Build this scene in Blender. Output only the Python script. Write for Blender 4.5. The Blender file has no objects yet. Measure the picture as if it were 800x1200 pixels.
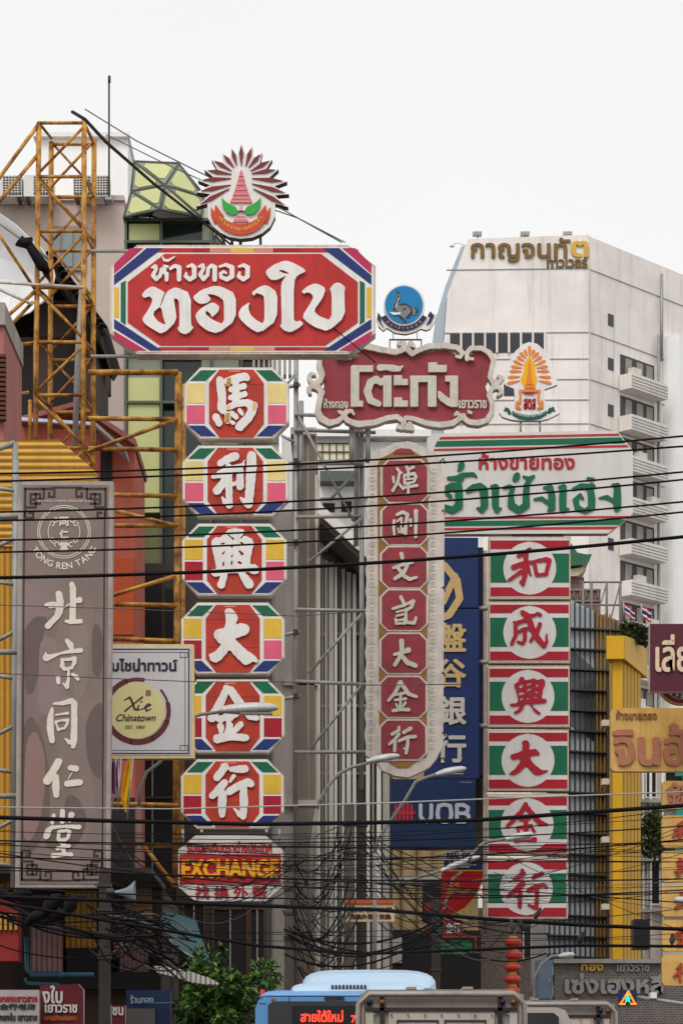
import bpy, bmesh, math, random
import numpy as np
from mathutils import Vector
random.seed(7)
R = math.radians
sc = bpy.context.scene
COL = sc.collection

# ---------------------------------------------------------------- camera, sky, sun, exposure
F = 3000.0            # focal length in photo pixels (photo is 800 x 1200), horizon at photo row 1300
HZ = 1300.0
CAMZ = 1.7
cam = bpy.data.cameras.new('camera')
cam.sensor_width = 36.0
cam.lens = F / 1200.0 * 36.0
cam.shift_y = (HZ - 600.0) / 1200.0
cam.clip_end = 5000.0
camo = bpy.data.objects.new('camera', cam)
COL.objects.link(camo)
camo.location = (0, 0, CAMZ)
camo.rotation_euler = (R(90), 0, 0)
sc.camera = camo

world = bpy.data.worlds.new("World")
sc.world = world
world.use_nodes = True
wt = world.node_tree
bgn = wt.nodes['Background']
sky = wt.nodes.new('ShaderNodeTexSky')
sky.sky_type = 'NISHITA'
sky.sun_disc = False
SUN_EL, SUN_AZ = R(50), R(198)       # sun behind the cloud deck, behind and left of the camera
sky.sun_elevation = SUN_EL
sky.sun_rotation = SUN_AZ
sky.air_density = 1.0
sky.dust_density = 3.0
hs = wt.nodes.new('ShaderNodeHueSaturation')
hs.inputs['Saturation'].default_value = 0.10
wn = wt.nodes.new('ShaderNodeTexNoise')
wn.inputs['Scale'].default_value = 3.0
wn.inputs['Detail'].default_value = 4.0
wr = wt.nodes.new('ShaderNodeMapRange')
wr.inputs['From Min'].default_value = 0.3
wr.inputs['From Max'].default_value = 0.7
wr.inputs['To Min'].default_value = 0.94
wr.inputs['To Max'].default_value = 1.06
wm = wt.nodes.new('ShaderNodeMix')
wm.data_type = 'RGBA'
wm.blend_type = 'MULTIPLY'
wm.inputs[0].default_value = 1.0
wt.links.new(sky.outputs[0], hs.inputs['Color'])
wt.links.new(wn.outputs[0], wr.inputs[0])
wt.links.new(hs.outputs[0], wm.inputs[6])
wt.links.new(wr.outputs[0], wm.inputs[7])
# the even light of a closed cloud deck over the clear-sky gradient
wc = wt.nodes.new('ShaderNodeMix')
wc.data_type = 'RGBA'
wc.inputs[0].default_value = 0.62
wc.inputs[7].default_value = (12.9, 12.85, 12.75, 1.0)
wt.links.new(wm.outputs[2], wc.inputs[6])
wt.links.new(wc.outputs[2], bgn.inputs['Color'])
bgn.inputs['Strength'].default_value = 0.10

sun = bpy.data.lights.new('sun', 'SUN')
sun.energy = 1.25
sun.angle = R(25)
sun.color = (1.0, 0.965, 0.92)
suno = bpy.data.objects.new('sun', sun)
COL.objects.link(suno)
# NISHITA: rotation 0 = +Y, clockwise seen from above
sd = Vector((math.sin(SUN_AZ) * math.cos(SUN_EL), math.cos(SUN_AZ) * math.cos(SUN_EL), math.sin(SUN_EL)))
suno.rotation_euler = (-sd).to_track_quat('-Z', 'Y').to_euler()
sc.view_settings.view_transform = 'Standard'
sc.view_settings.look = 'None'
sc.view_settings.exposure = 0.0
sc.view_settings.gamma = 1.0
sc.view_settings.use_curve_mapping = False

# ---------------------------------------------------------------- materials
def lin(c):
    c = c / 255.0
    return c / 12.92 if c <= 0.04045 else ((c + 0.055) / 1.055) ** 2.4

def rgb(r, g, b, k=1.0):
    return (min(lin(r) * k, 0.9), min(lin(g) * k, 0.9), min(lin(b) * k, 0.9), 1.0)

_mats = {}
def mat(name, col, rough=0.55, dirt=0.3, scale=1.5, streak=0.35, metal=0.0, bump=0.0, dirtcol=(60, 50, 42), emit=None, spec=0.35):
    """procedural paint / plaster / metal: blotchy tone, rain streaks and grime"""
    if name in _mats:
        return _mats[name]
    m = bpy.data.materials.new(name)
    m.use_nodes = True
    nt = m.node_tree
    N, L = nt.nodes, nt.links
    bs = N['Principled BSDF']
    bs.inputs['Roughness'].default_value = rough
    bs.inputs['Metallic'].default_value = metal
    bs.inputs['Specular IOR Level'].default_value = spec
    tc = N.new('ShaderNodeTexCoord')
    oi = N.new('ShaderNodeObjectInfo')
    ml = N.new('ShaderNodeMath'); ml.operation = 'MULTIPLY'; ml.inputs[1].default_value = 37.0
    L.new(oi.outputs['Random'], ml.inputs[0])
    ad = N.new('ShaderNodeVectorMath'); ad.operation = 'ADD'
    L.new(tc.outputs['Object'], ad.inputs[0]); L.new(ml.outputs[0], ad.inputs[1])
    n1 = N.new('ShaderNodeTexNoise'); n1.inputs['Scale'].default_value = scale; n1.inputs['Detail'].default_value = 6; n1.inputs['Roughness'].default_value = 0.65
    L.new(ad.outputs[0], n1.inputs['Vector'])
    mr = N.new('ShaderNodeMapRange'); mr.inputs['From Min'].default_value = 0.3; mr.inputs['From Max'].default_value = 0.72
    mr.inputs['To Min'].default_value = 1.0 - 0.45 * dirt; mr.inputs['To Max'].default_value = 1.0 + 0.18 * dirt
    L.new(n1.outputs[0], mr.inputs[0])
    m1 = N.new('ShaderNodeMix'); m1.data_type = 'RGBA'; m1.blend_type = 'MULTIPLY'; m1.inputs[0].default_value = 1.0
    m1.inputs[6].default_value = col
    L.new(mr.outputs[0], m1.inputs[7])
    out = m1.outputs[2]
    if streak > 0:
        mp = N.new('ShaderNodeMapping'); mp.inputs['Scale'].default_value = (scale * 4, scale * 4, scale * 0.22)
        L.new(ad.outputs[0], mp.inputs['Vector'])
        n2 = N.new('ShaderNodeTexNoise'); n2.inputs['Scale'].default_value = 1.0; n2.inputs['Detail'].default_value = 5; n2.inputs['Roughness'].default_value = 0.7
        L.new(mp.outputs[0], n2.inputs['Vector'])
        r2 = N.new('ShaderNodeMapRange'); r2.inputs['From Min'].default_value = 0.52; r2.inputs['From Max'].default_value = 0.8
        r2.inputs['To Min'].default_value = 0.0; r2.inputs['To Max'].default_value = streak
        L.new(n2.outputs[0], r2.inputs[0])
        m2 = N.new('ShaderNodeMix'); m2.data_type = 'RGBA'
        L.new(r2.outputs[0], m2.inputs[0]); L.new(out, m2.inputs[6])
        m2.inputs[7].default_value = rgb(*dirtcol)
        out = m2.outputs[2]
    L.new(out, bs.inputs['Base Color'])
    if bump > 0:
        b = N.new('ShaderNodeBump'); b.inputs['Strength'].default_value = bump; b.inputs['Distance'].default_value = 0.02
        L.new(n1.outputs[0], b.inputs['Height']); L.new(b.outputs[0], bs.inputs['Normal'])
    if emit:
        bs.inputs['Emission Color'].default_value = emit[0]
        bs.inputs['Emission Strength'].default_value = emit[1]
    _mats[name] = m
    return m

def stripes(name, c1, c2, period, axis='X', rough=0.6, duty=0.5, dirt=0.3, streak=0.3):
    """corrugated sheet / bars / boards: a hard or soft striping along one object axis"""
    m = mat(name, rgb(*c1), rough, dirt, 1.5, streak)
    nt = m.node_tree; N, L = nt.nodes, nt.links
    if N.get('wave'): return m
    tc = N.new('ShaderNodeTexCoord')
    w = N.new('ShaderNodeTexWave'); w.name = 'wave'
    w.bands_direction = axis
    w.inputs['Scale'].default_value = 1.0 / period * 0.314159
    w.inputs['Distortion'].default_value = 0.0
    L.new(tc.outputs['Object'], w.inputs['Vector'])
    b = N.new('ShaderNodeBump'); b.inputs['Strength'].default_value = 0.9; b.inputs['Distance'].default_value = 0.03
    L.new(w.outputs['Fac'], b.inputs['Height']); L.new(b.outputs[0], N['Principled BSDF'].inputs['Normal'])
    r = N.new('ShaderNodeMapRange'); r.inputs['From Min'].default_value = 0.05; r.inputs['From Max'].default_value = 0.3
    L.new(w.outputs['Fac'], r.inputs[0])
    link = N['Principled BSDF'].inputs['Base Color'].links[0]
    src = link.from_socket
    mx = N.new('ShaderNodeMix'); mx.data_type = 'RGBA'
    L.new(r.outputs[0], mx.inputs[0]); mx.inputs[6].default_value = rgb(*c2); L.new(src, mx.inputs[7])
    L.new(mx.outputs[2], N['Principled BSDF'].inputs['Base Color'])
    return m

def brick(name, c1, c2, mortar, scale):
    m = mat(name, rgb(*c1), 0.8, 0.4, 1.2, 0.4)
    nt = m.node_tree; N, L = nt.nodes, nt.links
    if N.get('bk'): return m
    tc = N.new('ShaderNodeTexCoord'); sx = N.new('ShaderNodeSeparateXYZ'); cx = N.new('ShaderNodeCombineXYZ')
    L.new(tc.outputs['Object'], sx.inputs[0]); L.new(sx.outputs[0], cx.inputs[0]); L.new(sx.outputs[2], cx.inputs[1])
    bk = N.new('ShaderNodeTexBrick'); bk.name = 'bk'; bk.inputs['Scale'].default_value = scale
    bk.inputs['Color1'].default_value = rgb(*c1); bk.inputs['Color2'].default_value = rgb(*c2); bk.inputs['Mortar'].default_value = rgb(*mortar)
    bk.inputs['Mortar Size'].default_value = 0.03
    L.new(cx.outputs[0], bk.inputs['Vector'])
    link = N['Principled BSDF'].inputs['Base Color'].links[0]
    src = link.from_node
    # the grime mix stays on top of the bricks
    base = [n for n in N if n.bl_idname == 'ShaderNodeMix' and n.blend_type == 'MULTIPLY'][0]
    L.new(bk.outputs[0], base.inputs[6])
    return m

def glass(name, col, rough=0.12):
    m = mat(name, rgb(*col), rough, 0.25, 0.8, 0.15, spec=0.5)
    return m

WHITE = mat('white paint', rgb(234, 231, 226), 0.5, 0.25, 2.0, 0.28)
RED = mat('red paint', rgb(192, 46, 44), 0.6, 0.5, 1.2, 0.32, dirtcol=(104, 40, 36))
BRICKRED = mat('orange red paint', rgb(188, 58, 40), 0.6, 0.6, 1.6, 0.34, dirtcol=(110, 44, 32))
CRIMSON = mat('crimson paint', rgb(172, 16, 40), 0.6, 0.5, 1.4, 0.32, dirtcol=(92, 24, 30))
MAGENTA = mat('magenta paint', rgb(190, 40, 90), 0.6, 0.3, 2, 0.15)
PINK = mat('faded pink paint', rgb(226, 96, 124), 0.6, 0.3, 2, 0.12)
NAVY = mat('royal blue paint', rgb(28, 48, 116), 0.6, 0.35, 2, 0.15)
GREEN = mat('green paint', rgb(0, 104, 70), 0.55, 0.5, 1.4, 0.28, dirtcol=(24, 62, 46))
YELLOW = mat('sign yellow paint', rgb(228, 186, 60), 0.6, 0.3, 2, 0.15)
CREAM = mat('faded cream paint', rgb(236, 212, 138), 0.6, 0.3, 2, 0.12)
SALMON = mat('salmon paint', rgb(214, 140, 116), 0.6, 0.3, 2, 0.15)
MAROON = mat('maroon paint', rgb(150, 58, 66), 0.65, 0.5, 2.5, 0.3, dirtcol=(70, 40, 42))
OFFWHITE = mat('off white paint', rgb(214, 210, 202), 0.55, 0.3, 1.8, 0.25)
PLASTERTRIM = mat('stained white moulding', rgb(214, 204, 194), 0.75, 0.55, 3.0, 0.45, bump=0.3)
GOLDPAINT = mat('old gold paint', rgb(150, 108, 54), 0.55, 0.6, 4.0, 0.3)
BLUESIGN = mat('dark blue sign paint', rgb(22, 46, 100), 0.5, 0.3, 1.0, 0.15)
BLUESHADE = mat('navy sign edge', rgb(20, 30, 72), 0.5, 0.3)
DARKSTEEL = mat('dark steel', rgb(62, 58, 56), 0.6, 0.5, 3, 0.3)
GREYSTEEL = mat('galvanised steel', rgb(160, 160, 156), 0.5, 0.5, 3, 0.4, metal=0.2, dirtcol=(96, 70, 52))
def rusty(name, col, brown):
    m = mat(name, rgb(*col), .7, .5, 2.0, .3, dirtcol=brown)
    N, L = m.node_tree.nodes, m.node_tree.links
    bs = N['Principled BSDF']; src = bs.inputs['Base Color'].links[0].from_socket
    tc = N.new('ShaderNodeTexCoord'); n = N.new('ShaderNodeTexNoise'); n.inputs['Scale'].default_value = 2.3; n.inputs['Detail'].default_value = 10; n.inputs['Roughness'].default_value = .72
    L.new(tc.outputs['Object'], n.inputs['Vector'])
    r = N.new('ShaderNodeMapRange'); r.inputs['From Min'].default_value = .40; r.inputs['From Max'].default_value = .62
    L.new(n.outputs[0], r.inputs[0])
    mx = N.new('ShaderNodeMix'); mx.data_type = 'RGBA'; L.new(r.outputs[0], mx.inputs[0]); L.new(src, mx.inputs[6]); mx.inputs[7].default_value = rgb(*brown)
    L.new(mx.outputs[2], bs.inputs['Base Color'])
    b = N.new('ShaderNodeBump'); b.inputs['Strength'].default_value = .3; b.inputs['Distance'].default_value = .02; L.new(n.outputs[0], b.inputs['Height']); L.new(b.outputs[0], bs.inputs['Normal'])
    return m
RUSTYELLOW = rusty('rusty yellow steel', (222, 164, 68), (112, 62, 34))
RUST = mat('rust streaked white edge', rgb(216, 204, 190), 0.6, 0.7, 4, 0.85, dirtcol=(120, 84, 58))
CABLE = mat('black cable sheath', rgb(20, 18, 22), 0.7, 0.3, 3, 0.0, spec=0.15)
CABLEGREY = mat('grey cable sheath', rgb(84, 80, 78), 0.6, 0.3, 3, 0.0)
CONCRETE = mat('weathered concrete', rgb(166, 158, 148), 0.85, 0.6, 0.8, 0.6, bump=0.2)
DARKCONC = mat('grimy concrete', rgb(96, 88, 80), 0.85, 0.6, 1.5, 0.6, bump=0.2)
VOID = mat('dark interior', rgb(36, 33, 33), 0.8, 0.4, 1, 0.2)

# ---------------------------------------------------------------- brush lettering field
def chaikin(P, n=1):
    for _ in range(n):
        Q = []
        for i in range(len(P)):
            a, b = P[i], P[(i + 1) % len(P)]
            Q.append((a[0] * .8 + b[0] * .2, a[1] * .8 + b[1] * .2)); Q.append((a[0] * .2 + b[0] * .8, a[1] * .2 + b[1] * .8))
        P = Q
    return P

def seg_d(X, Y, a, b):
    dx, dy = b[0] - a[0], b[1] - a[1]
    t = np.clip(((X - a[0]) * dx + (Y - a[1]) * dy) / max(dx * dx + dy * dy, 1e-9), 0, 1)
    return np.hypot(X - a[0] - t * dx, Y - a[1] - t * dy), t

def poly_f(X, Y, P):
    d = np.full(X.shape, 1e9); ins = np.zeros(X.shape, bool)
    n = len(P)
    for i in range(n):
        a, b = P[i], P[(i + 1) % n]
        d = np.minimum(d, seg_d(X, Y, a, b)[0])
        if a[1] != b[1]:
            c = ((a[1] > Y) != (b[1] > Y)) & (X < (b[0] - a[0]) * (Y - a[1]) / (b[1] - a[1]) + a[0])
            ins ^= c
    return np.where(ins, d, -d)

def parse(spec):
    out = []
    for s in spec.replace('\n', ' ').split(';'):
        s = s.strip()
        if not s: continue
        neg = s[0] == '-'
        if neg: s = s[1:].strip()
        kind = 's'
        if s[0] in 'pr': kind, s = s[0], s[1:].strip()
        out.append((neg, kind, [tuple(float(v) for v in w.split(',')) for w in s.split()]))
    return out

_fields = {}
def field_polys(spec, step=7.0, grow=0.0, wobble=3.0):
    """spec -> (faces, rims) in spec coordinates; strokes 'x,y,r ...', polygons 'p x,y ...', boxes 'r x0,y0 x1,y1', '-' cuts"""
    key = (spec, step, grow, wobble)
    if key in _fields: return _fields[key]
    els = parse(spec)
    xs = [q[0] for _, _, P in els for q in P]; ys = [q[1] for _, _, P in els for q in P]
    mr = max([q[2] for _, k, P in els if k == 's' for q in P] or [0]) + abs(grow) + 3 * step
    gx = np.arange(min(xs) - mr, max(xs) + mr, step); gy = np.arange(min(ys) - mr, max(ys) + mr, step)
    X, Y = np.meshgrid(gx, gy)
    Fd = np.full(X.shape, -1e9)
    for neg, kind, P in els:
        if kind == 's':
            f = np.full(X.shape, -1e9)
            if len(P) == 1: P = P * 2
            for a, b in zip(P, P[1:]):
                d, t = seg_d(X, Y, a, b)
                f = np.maximum(f, a[2] + (b[2] - a[2]) * t - d)
        elif kind == 'p':
            f = poly_f(X, Y, chaikin(P, 1))
        else:
            (x0, y0), (x1, y1) = P
            f = np.minimum(np.minimum(X - x0, x1 - X), np.minimum(Y - y0, y1 - Y))
        Fd = np.minimum(Fd, -f) if neg else np.maximum(Fd, f)
    Fd = Fd + grow + wobble * (np.sin(X * .061 + Y * .023) * np.sin(Y * .057 - X * .019))
    faces, rims = [], []
    ny, nx = Fd.shape
    I = Fd > 0
    full = I[:-1, :-1] & I[1:, :-1] & I[:-1, 1:] & I[1:, 1:]
    anyi = I[:-1, :-1] | I[1:, :-1] | I[:-1, 1:] | I[1:, 1:]
    for j in range(ny - 1):
        if not anyi[j].any(): continue
        i = 0
        while i < nx - 1:
            if full[j, i]:
                k = i
                while k < nx - 1 and full[j, k]: k += 1
                faces.append([(gx[i], gy[j]), (gx[k], gy[j]), (gx[k], gy[j + 1]), (gx[i], gy[j + 1])])
                i = k; continue
            if anyi[j, i]:
                C = [(j, i), (j, i + 1), (j + 1, i + 1), (j + 1, i)]
                pts, cross = [], []
                for q in range(4):
                    a, b = C[q], C[(q + 1) % 4]
                    fa, fb = Fd[a], Fd[b]
                    if fa > 0: pts.append((gx[a[1]], gy[a[0]])); cross.append(0)
                    if (fa > 0) != (fb > 0):
                        t = fa / (fa - fb)
                        pts.append((gx[a[1]] + t * (gx[b[1]] - gx[a[1]]), gy[a[0]] + t * (gy[b[0]] - gy[a[0]]))); cross.append(1)
                if len(pts) >= 3:
                    faces.append(pts)
                    for q in range(len(pts)):
                        if cross[q] and cross[(q + 1) % len(pts)]: rims.append((pts[q], pts[(q + 1) % len(pts)]))
            i += 1
    _fields[key] = (faces, rims)
    return _fields[key]

_texts = {}
def text_mesh(body, shear=0.0):
    """flat outline of a line of writing in Blender's own font: (verts2d, faces)"""
    k = (body, shear)
    if k in _texts: return _texts[k]
    c = bpy.data.curves.new('writing', 'FONT')
    c.body = body; c.size = 1.0; c.shear = shear; c.resolution_u = 3
    o = bpy.data.objects.new('writing', c)
    COL.objects.link(o)
    dg = bpy.context.evaluated_depsgraph_get(); dg.update()
    me = bpy.data.meshes.new_from_object(o.evaluated_get(dg))
    V = [(v.co.x, v.co.y) for v in me.vertices]; Fc = [tuple(p.vertices) for p in me.polygons]
    cnt = {}
    for f in Fc:
        for a, b in zip(f, f[1:] + f[:1]): cnt[(min(a, b), max(a, b))] = cnt.get((min(a, b), max(a, b)), 0) + 1
    E = [e for e, n in cnt.items() if n == 1]
    bpy.data.objects.remove(o); bpy.data.curves.remove(c); bpy.data.meshes.remove(me)
    par = list(range(len(V)))
    def find(i):
        while par[i] != i:
            par[i] = par[par[i]]; i = par[i]
        return i
    for f in Fc:
        for i in f[1:]: par[find(i)] = find(f[0])
    ids = {}
    isl = [ids.setdefault(find(i), len(ids)) for i in range(len(V))]
    _texts[k] = (V, Fc, E, isl)
    return _texts[k]

# ---------------------------------------------------------------- mesh builder
class MB:
    def __init__(self, map2=None, s=1.0):
        self.v, self.f, self.mi, self.mats = [], [], [], []
        self.map = map2 or (lambda x, y: (x, y)); self.s = s; self.smooth = set()
    def m(self, mt):
        if mt not in self.mats: self.mats.append(mt)
        return self.mats.index(mt)
    def face(self, pts, mt, smooth=False):
        b = len(self.v); self.v += [tuple(p) for p in pts]
        if smooth: self.smooth.add(len(self.f))
        self.f.append(tuple(range(b, b + len(pts)))); self.mi.append(self.m(mt))
    # ---- in metres, local
    def hexa(self, P, mt):            # 8 corners: bottom 4 (ccw), top 4
        b = len(self.v); self.v += [tuple(p) for p in P]; k = self.m(mt)
        for q in ((3, 2, 1, 0), (4, 5, 6, 7), (0, 1, 5, 4), (1, 2, 6, 5), (2, 3, 7, 6), (3, 0, 4, 7)):
            self.f.append(tuple(b + i for i in q)); self.mi.append(k)
    def box(self, x0, x1, y0, y1, z0, z1, mt):
        self.hexa([(x0, y0, z0), (x1, y0, z0), (x1, y1, z0), (x0, y1, z0), (x0, y0, z1), (x1, y0, z1), (x1, y1, z1), (x0, y1, z1)], mt)
    def obox(self, o, u, a0, a1, w0, w1, z0, z1, mt):
        """box along a wall: o origin (x,y), u unit direction, w outward (u turned clockwise)"""
        n = (u[1], -u[0])
        g = lambda a, w, z: (o[0] + u[0] * a + n[0] * w, o[1] + u[1] * a + n[1] * w, z)
        self.hexa([g(a0, w1, z0), g(a1, w1, z0), g(a1, w0, z0), g(a0, w0, z0), g(a0, w1, z1), g(a1, w1, z1), g(a1, w0, z1), g(a0, w0, z1)], mt)
    def prism_y(self, P, y0, y1, mt, side=None):
        """polygon P [(x,z)] extruded between y0 (near) and y1"""
        n = len(P); b = len(self.v)
        self.v += [(x, y0, z) for x, z in P] + [(x, y1, z) for x, z in P]
        k = self.m(mt); ks = self.m(side or mt)
        self.f.append(tuple(range(b, b + n))); self.mi.append(k)
        self.f.append(tuple(range(b + 2 * n - 1, b + n - 1, -1))); self.mi.append(ks)
        for i in range(n):
            j = (i + 1) % n
            self.f.append((b + i, b + n + i, b + n + j, b + j)); self.mi.append(ks)
    def prism_z(self, P, z0, z1, mt):
        n = len(P); b = len(self.v)
        self.v += [(x, y, z0) for x, y in P] + [(x, y, z1) for x, y in P]; k = self.m(mt)
        self.f.append(tuple(range(b + n - 1, b - 1, -1))); self.mi.append(k)
        self.f.append(tuple(range(b + n, b + 2 * n))); self.mi.append(k)
        for i in range(n):
            j = (i + 1) % n
            self.f.append((b + i, b + j, b + n + j, b + n + i)); self.mi.append(k)
    def loft(self, rings, mt, cap=True):
        b = len(self.v); n = len(rings[0]); k = self.m(mt)
        for r in rings: self.v += [tuple(p) for p in r]
        for i in range(len(rings) - 1):
            for q in range(n):
                self.f.append((b + i * n + q, b + i * n + (q + 1) % n, b + (i + 1) * n + (q + 1) % n, b + (i + 1) * n + q)); self.mi.append(k)
        if cap:
            self.f.append(tuple(range(b + n - 1, b - 1, -1))); self.mi.append(k)
            e = b + (len(rings) - 1) * n; self.f.append(tuple(range(e, e + n))); self.mi.append(k)
    def tube(self, P, r, mt, n=6, cap=True):
        P = [Vector(p) for p in P]; rr = r if isinstance(r, (list, tuple)) else [r] * len(P)
        b = len(self.v); k = self.m(mt)
        up = None
        for i, p in enumerate(P):
            t = (P[min(i + 1, len(P) - 1)] - P[max(i - 1, 0)])
            t = t.normalized() if t.length > 1e-9 else Vector((0, 0, 1))
            if up is None: up = Vector((0, 0, 1)) if abs(t.z) < .9 else Vector((0, 1, 0))
            a = t.cross(up).normalized(); c = a.cross(t).normalized(); up = c
            for q in range(n):
                th = 2 * math.pi * q / n
                self.v.append(tuple(p + (a * math.cos(th) + c * math.sin(th)) * rr[i]))
        for i in range(len(P) - 1):
            for q in range(n):
                self.smooth.add(len(self.f))
                self.f.append((b + i * n + q, b + i * n + (q + 1) % n, b + (i + 1) * n + (q + 1) % n, b + (i + 1) * n + q)); self.mi.append(k)
        if cap:
            self.f.append(tuple(range(b + n - 1, b - 1, -1))); self.mi.append(k)
            e = b + (len(P) - 1) * n
            self.f.append(tuple(range(e, e + n))); self.mi.append(k)
    def bar(self, a, b_, w, mt):
        """square steel section between two points"""
        self.tube([a, b_], w * .56, mt, 4)
    def lathe(self, prof, c, mt, n=20, axis='z'):
        b = len(self.v); k = self.m(mt)
        for r, h in prof:
            for q in range(n):
                th = 2 * math.pi * q / n
                x, y = r * math.cos(th), r * math.sin(th)
                self.v.append((c[0] + x, c[1] + y, c[2] + h) if axis == 'z' else ((c[0] + x, c[1] + h, c[2] + y) if axis == 'y' else (c[0] + h, c[1] + x, c[2] + y)))
        for i in range(len(prof) - 1):
            for q in range(n):
                self.smooth.add(len(self.f))
                self.f.append((b + i * n + q, b + i * n + (q + 1) % n, b + (i + 1) * n + (q + 1) % n, b + (i + 1) * n + q)); self.mi.append(k)
    # ---- in photo pixels on the sign's face; d = metres towards the camera
    def P(self, px, py, d=0.0):
        x, z = self.map(px, py); return (x, -d, z)
    def poly(self, pts, d0, d1, mt, side=None):
        self.prism_y([self.map(*p) for p in pts], -d1, -d0, mt, side)
    def rect(self, x0, y0, x1, y1, d0, d1, mt, side=None):
        self.poly([(x0, y1), (x1, y1), (x1, y0), (x0, y0)], d0, d1, mt, side)
    def octo(self, x0, y0, x1, y1, cx, cy, d0, d1, mt, side=None):
        self.poly([(x0 + cx, y1), (x1 - cx, y1), (x1, y1 - cy), (x1, y0 + cy), (x1 - cx, y0), (x0 + cx, y0), (x0, y0 + cy), (x0, y1 - cy)], d0, d1, mt, side)
    def disc(self, cx, cy, rx, d0, d1, mt, side=None, n=40, ry=None):
        ry = ry or rx
        self.poly([(cx + rx * math.cos(2 * math.pi * i / n), cy + ry * math.sin(2 * math.pi * i / n)) for i in range(n)], d0, d1, mt, side)
    def ring(self, cx, cy, r0, r1, d0, d1, mt, n=48, a0=0.0, a1=360.0):
        for i in range(n):
            t0, t1 = R(a0 + (a1 - a0) * i / n), R(a0 + (a1 - a0) * (i + 1) / n)
            self.poly([(cx + r * math.cos(t), cy + r * math.sin(t)) for r, t in ((r0, t0), (r1, t0), (r1, t1), (r0, t1))], d0, d1, mt)
    def line(self, pts, w, d0, d1, mt, closed=False):
        """flat ribbon of width w photo pixels"""
        if closed: pts = list(pts) + [pts[0]]
        for k, (a, b) in enumerate(zip(pts, pts[1:])):
            dx, dy = b[0] - a[0], b[1] - a[1]; l = math.hypot(dx, dy) or 1
            nx, ny = -dy / l * w / 2, dx / l * w / 2
            ex, ey = dx / l * w / 2 * .98, dy / l * w / 2 * .98
            e = .0004 * (k % 2)
            self.poly([(a[0] + nx - ex, a[1] + ny - ey), (a[0] - nx - ex, a[1] - ny - ey), (b[0] - nx + ex, b[1] - ny + ey), (b[0] + nx + ex, b[1] + ny + ey)], d0, d1 + e, mt)
    def rim(self, a, b, d0, d1, k):
        x0, z0 = self.map(*a); x1, z1 = self.map(*b)
        q = len(self.v)
        self.v += [(x0, -d0, z0), (x1, -d0, z1), (x1, -d1, z1), (x0, -d1, z0)]
        self.f.append((q, q + 1, q + 2, q + 3)); self.mi.append(k)
    def glyph(self, spec, ox, oy, sc_, d0, d1, mt, side=None, grow=0.0, step=7.0, wobble=3.0):
        """brush lettering; spec units are photo pixels * sc_ from (ox, oy)"""
        faces, rims = field_polys(spec, step, grow, wobble)
        k = self.m(mt); ks = self.m(side or mt)
        g = lambda p: (ox + p[0] / sc_, oy + p[1] / sc_)
        for fc in faces:
            q = len(self.v)
            for p in fc:
                x, z = self.map(*g(p)); self.v.append((x, -d1, z))
            self.f.append(tuple(range(q + len(fc) - 1, q - 1, -1))); self.mi.append(k)
        for a, b in rims: self.rim(g(a), g(b), d0, d1, ks)
    def text(self, body, x0, y0, x1, y1, d0, d1, mt, bold=0.0, shear=0.0, side=None):
        """a line of writing fitted to a box in photo pixels; bold in photo pixels"""
        V, Fc, E, isl = text_mesh(body, shear)
        if not V: return
        xs = [a for a, _ in V]; ys = [b for _, b in V]
        ax, bx, ay, by = min(xs), max(xs), min(ys), max(ys)
        g = lambda p: (x0 + bold + (p[0] - ax) / (bx - ax) * (x1 - x0 - 2 * bold), y1 - bold - (p[1] - ay) / (by - ay) * (y1 - y0 - 2 * bold))
        k = self.m(mt)
        offs = [(0, 0)]
        if bold > 0:
            offs += [(bold * math.cos(R(45 * i)), bold * math.sin(R(45 * i))) for i in range(8)]
        isl = [0] * len(V) if len(set(isl)) < 2 else isl
        for n, (ex, ey) in enumerate(offs):
            q = len(self.v); dd = d1 + .0003 * n
            for p, w in zip(V, isl):
                u = g(p); x, z = self.map(u[0] + ex, u[1] + ey); self.v.append((x, -dd - .003 * (w % 4) - .0001 * (w % 7), z))
            for f in Fc: self.f.append(tuple(q + i for i in f)); self.mi.append(k)
            for a, b in E:
                ua, ub = g(V[a]), g(V[b])
                self.rim((ua[0] + ex, ua[1] + ey), (ub[0] + ex, ub[1] + ey), d0, dd, self.m(side or mt))
    def arc_text(self, body, cx, cy, r, a0, a1, h, d0, d1, mt, bold=0.0, below=True):
        """writing along an arc; angles in degrees, clockwise from the right in picture sense"""
        cl = []
        for ch in body:
            if cl and (0x0E31 == ord(ch) or 0x0E34 <= ord(ch) <= 0x0E3A or 0x0E47 <= ord(ch) <= 0x0E4E): cl[-1] += ch
            else: cl.append(ch)
        wd = []
        for c in cl:
            V = text_mesh(c)[0]
            wd.append((max(p[0] for p in V) - min(p[0] for p in V) + .12) if V else .35)
        tot = sum(wd); acc = 0
        for c, w in zip(cl, wd):
            t = R(a0 + (a1 - a0) * (acc + w / 2) / tot); acc += w
            V, Fc, E, isl = text_mesh(c)
            if not V: continue
            mx = (max(p[0] for p in V) + min(p[0] for p in V)) / 2
            bx, by = cx + r * math.cos(t), cy + r * math.sin(t)
            # outward radial in picture space is (cos, sin); below: letters stand with tops towards the centre
            up = (-math.cos(t), -math.sin(t)) if below else (math.cos(t), math.sin(t))
            rt = (-up[1], up[0])
            offs = [(0, 0)] + ([(bold, 0), (-bold, 0), (0, bold), (0, -bold)] if bold else [])
            for n, (ex, ey) in enumerate(offs):
                q = len(self.v)
                for p in V:
                    u, v = (p[0] - mx) * h, p[1] * h
                    x, z = self.map(bx + rt[0] * u + up[0] * v + ex, by + rt[1] * u + up[1] * v + ey); self.v.append((x, -d1 - .0003 * n, z))
                for f in Fc: self.f.append(tuple(q + i for i in f)); self.mi.append(self.m(mt))
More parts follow.
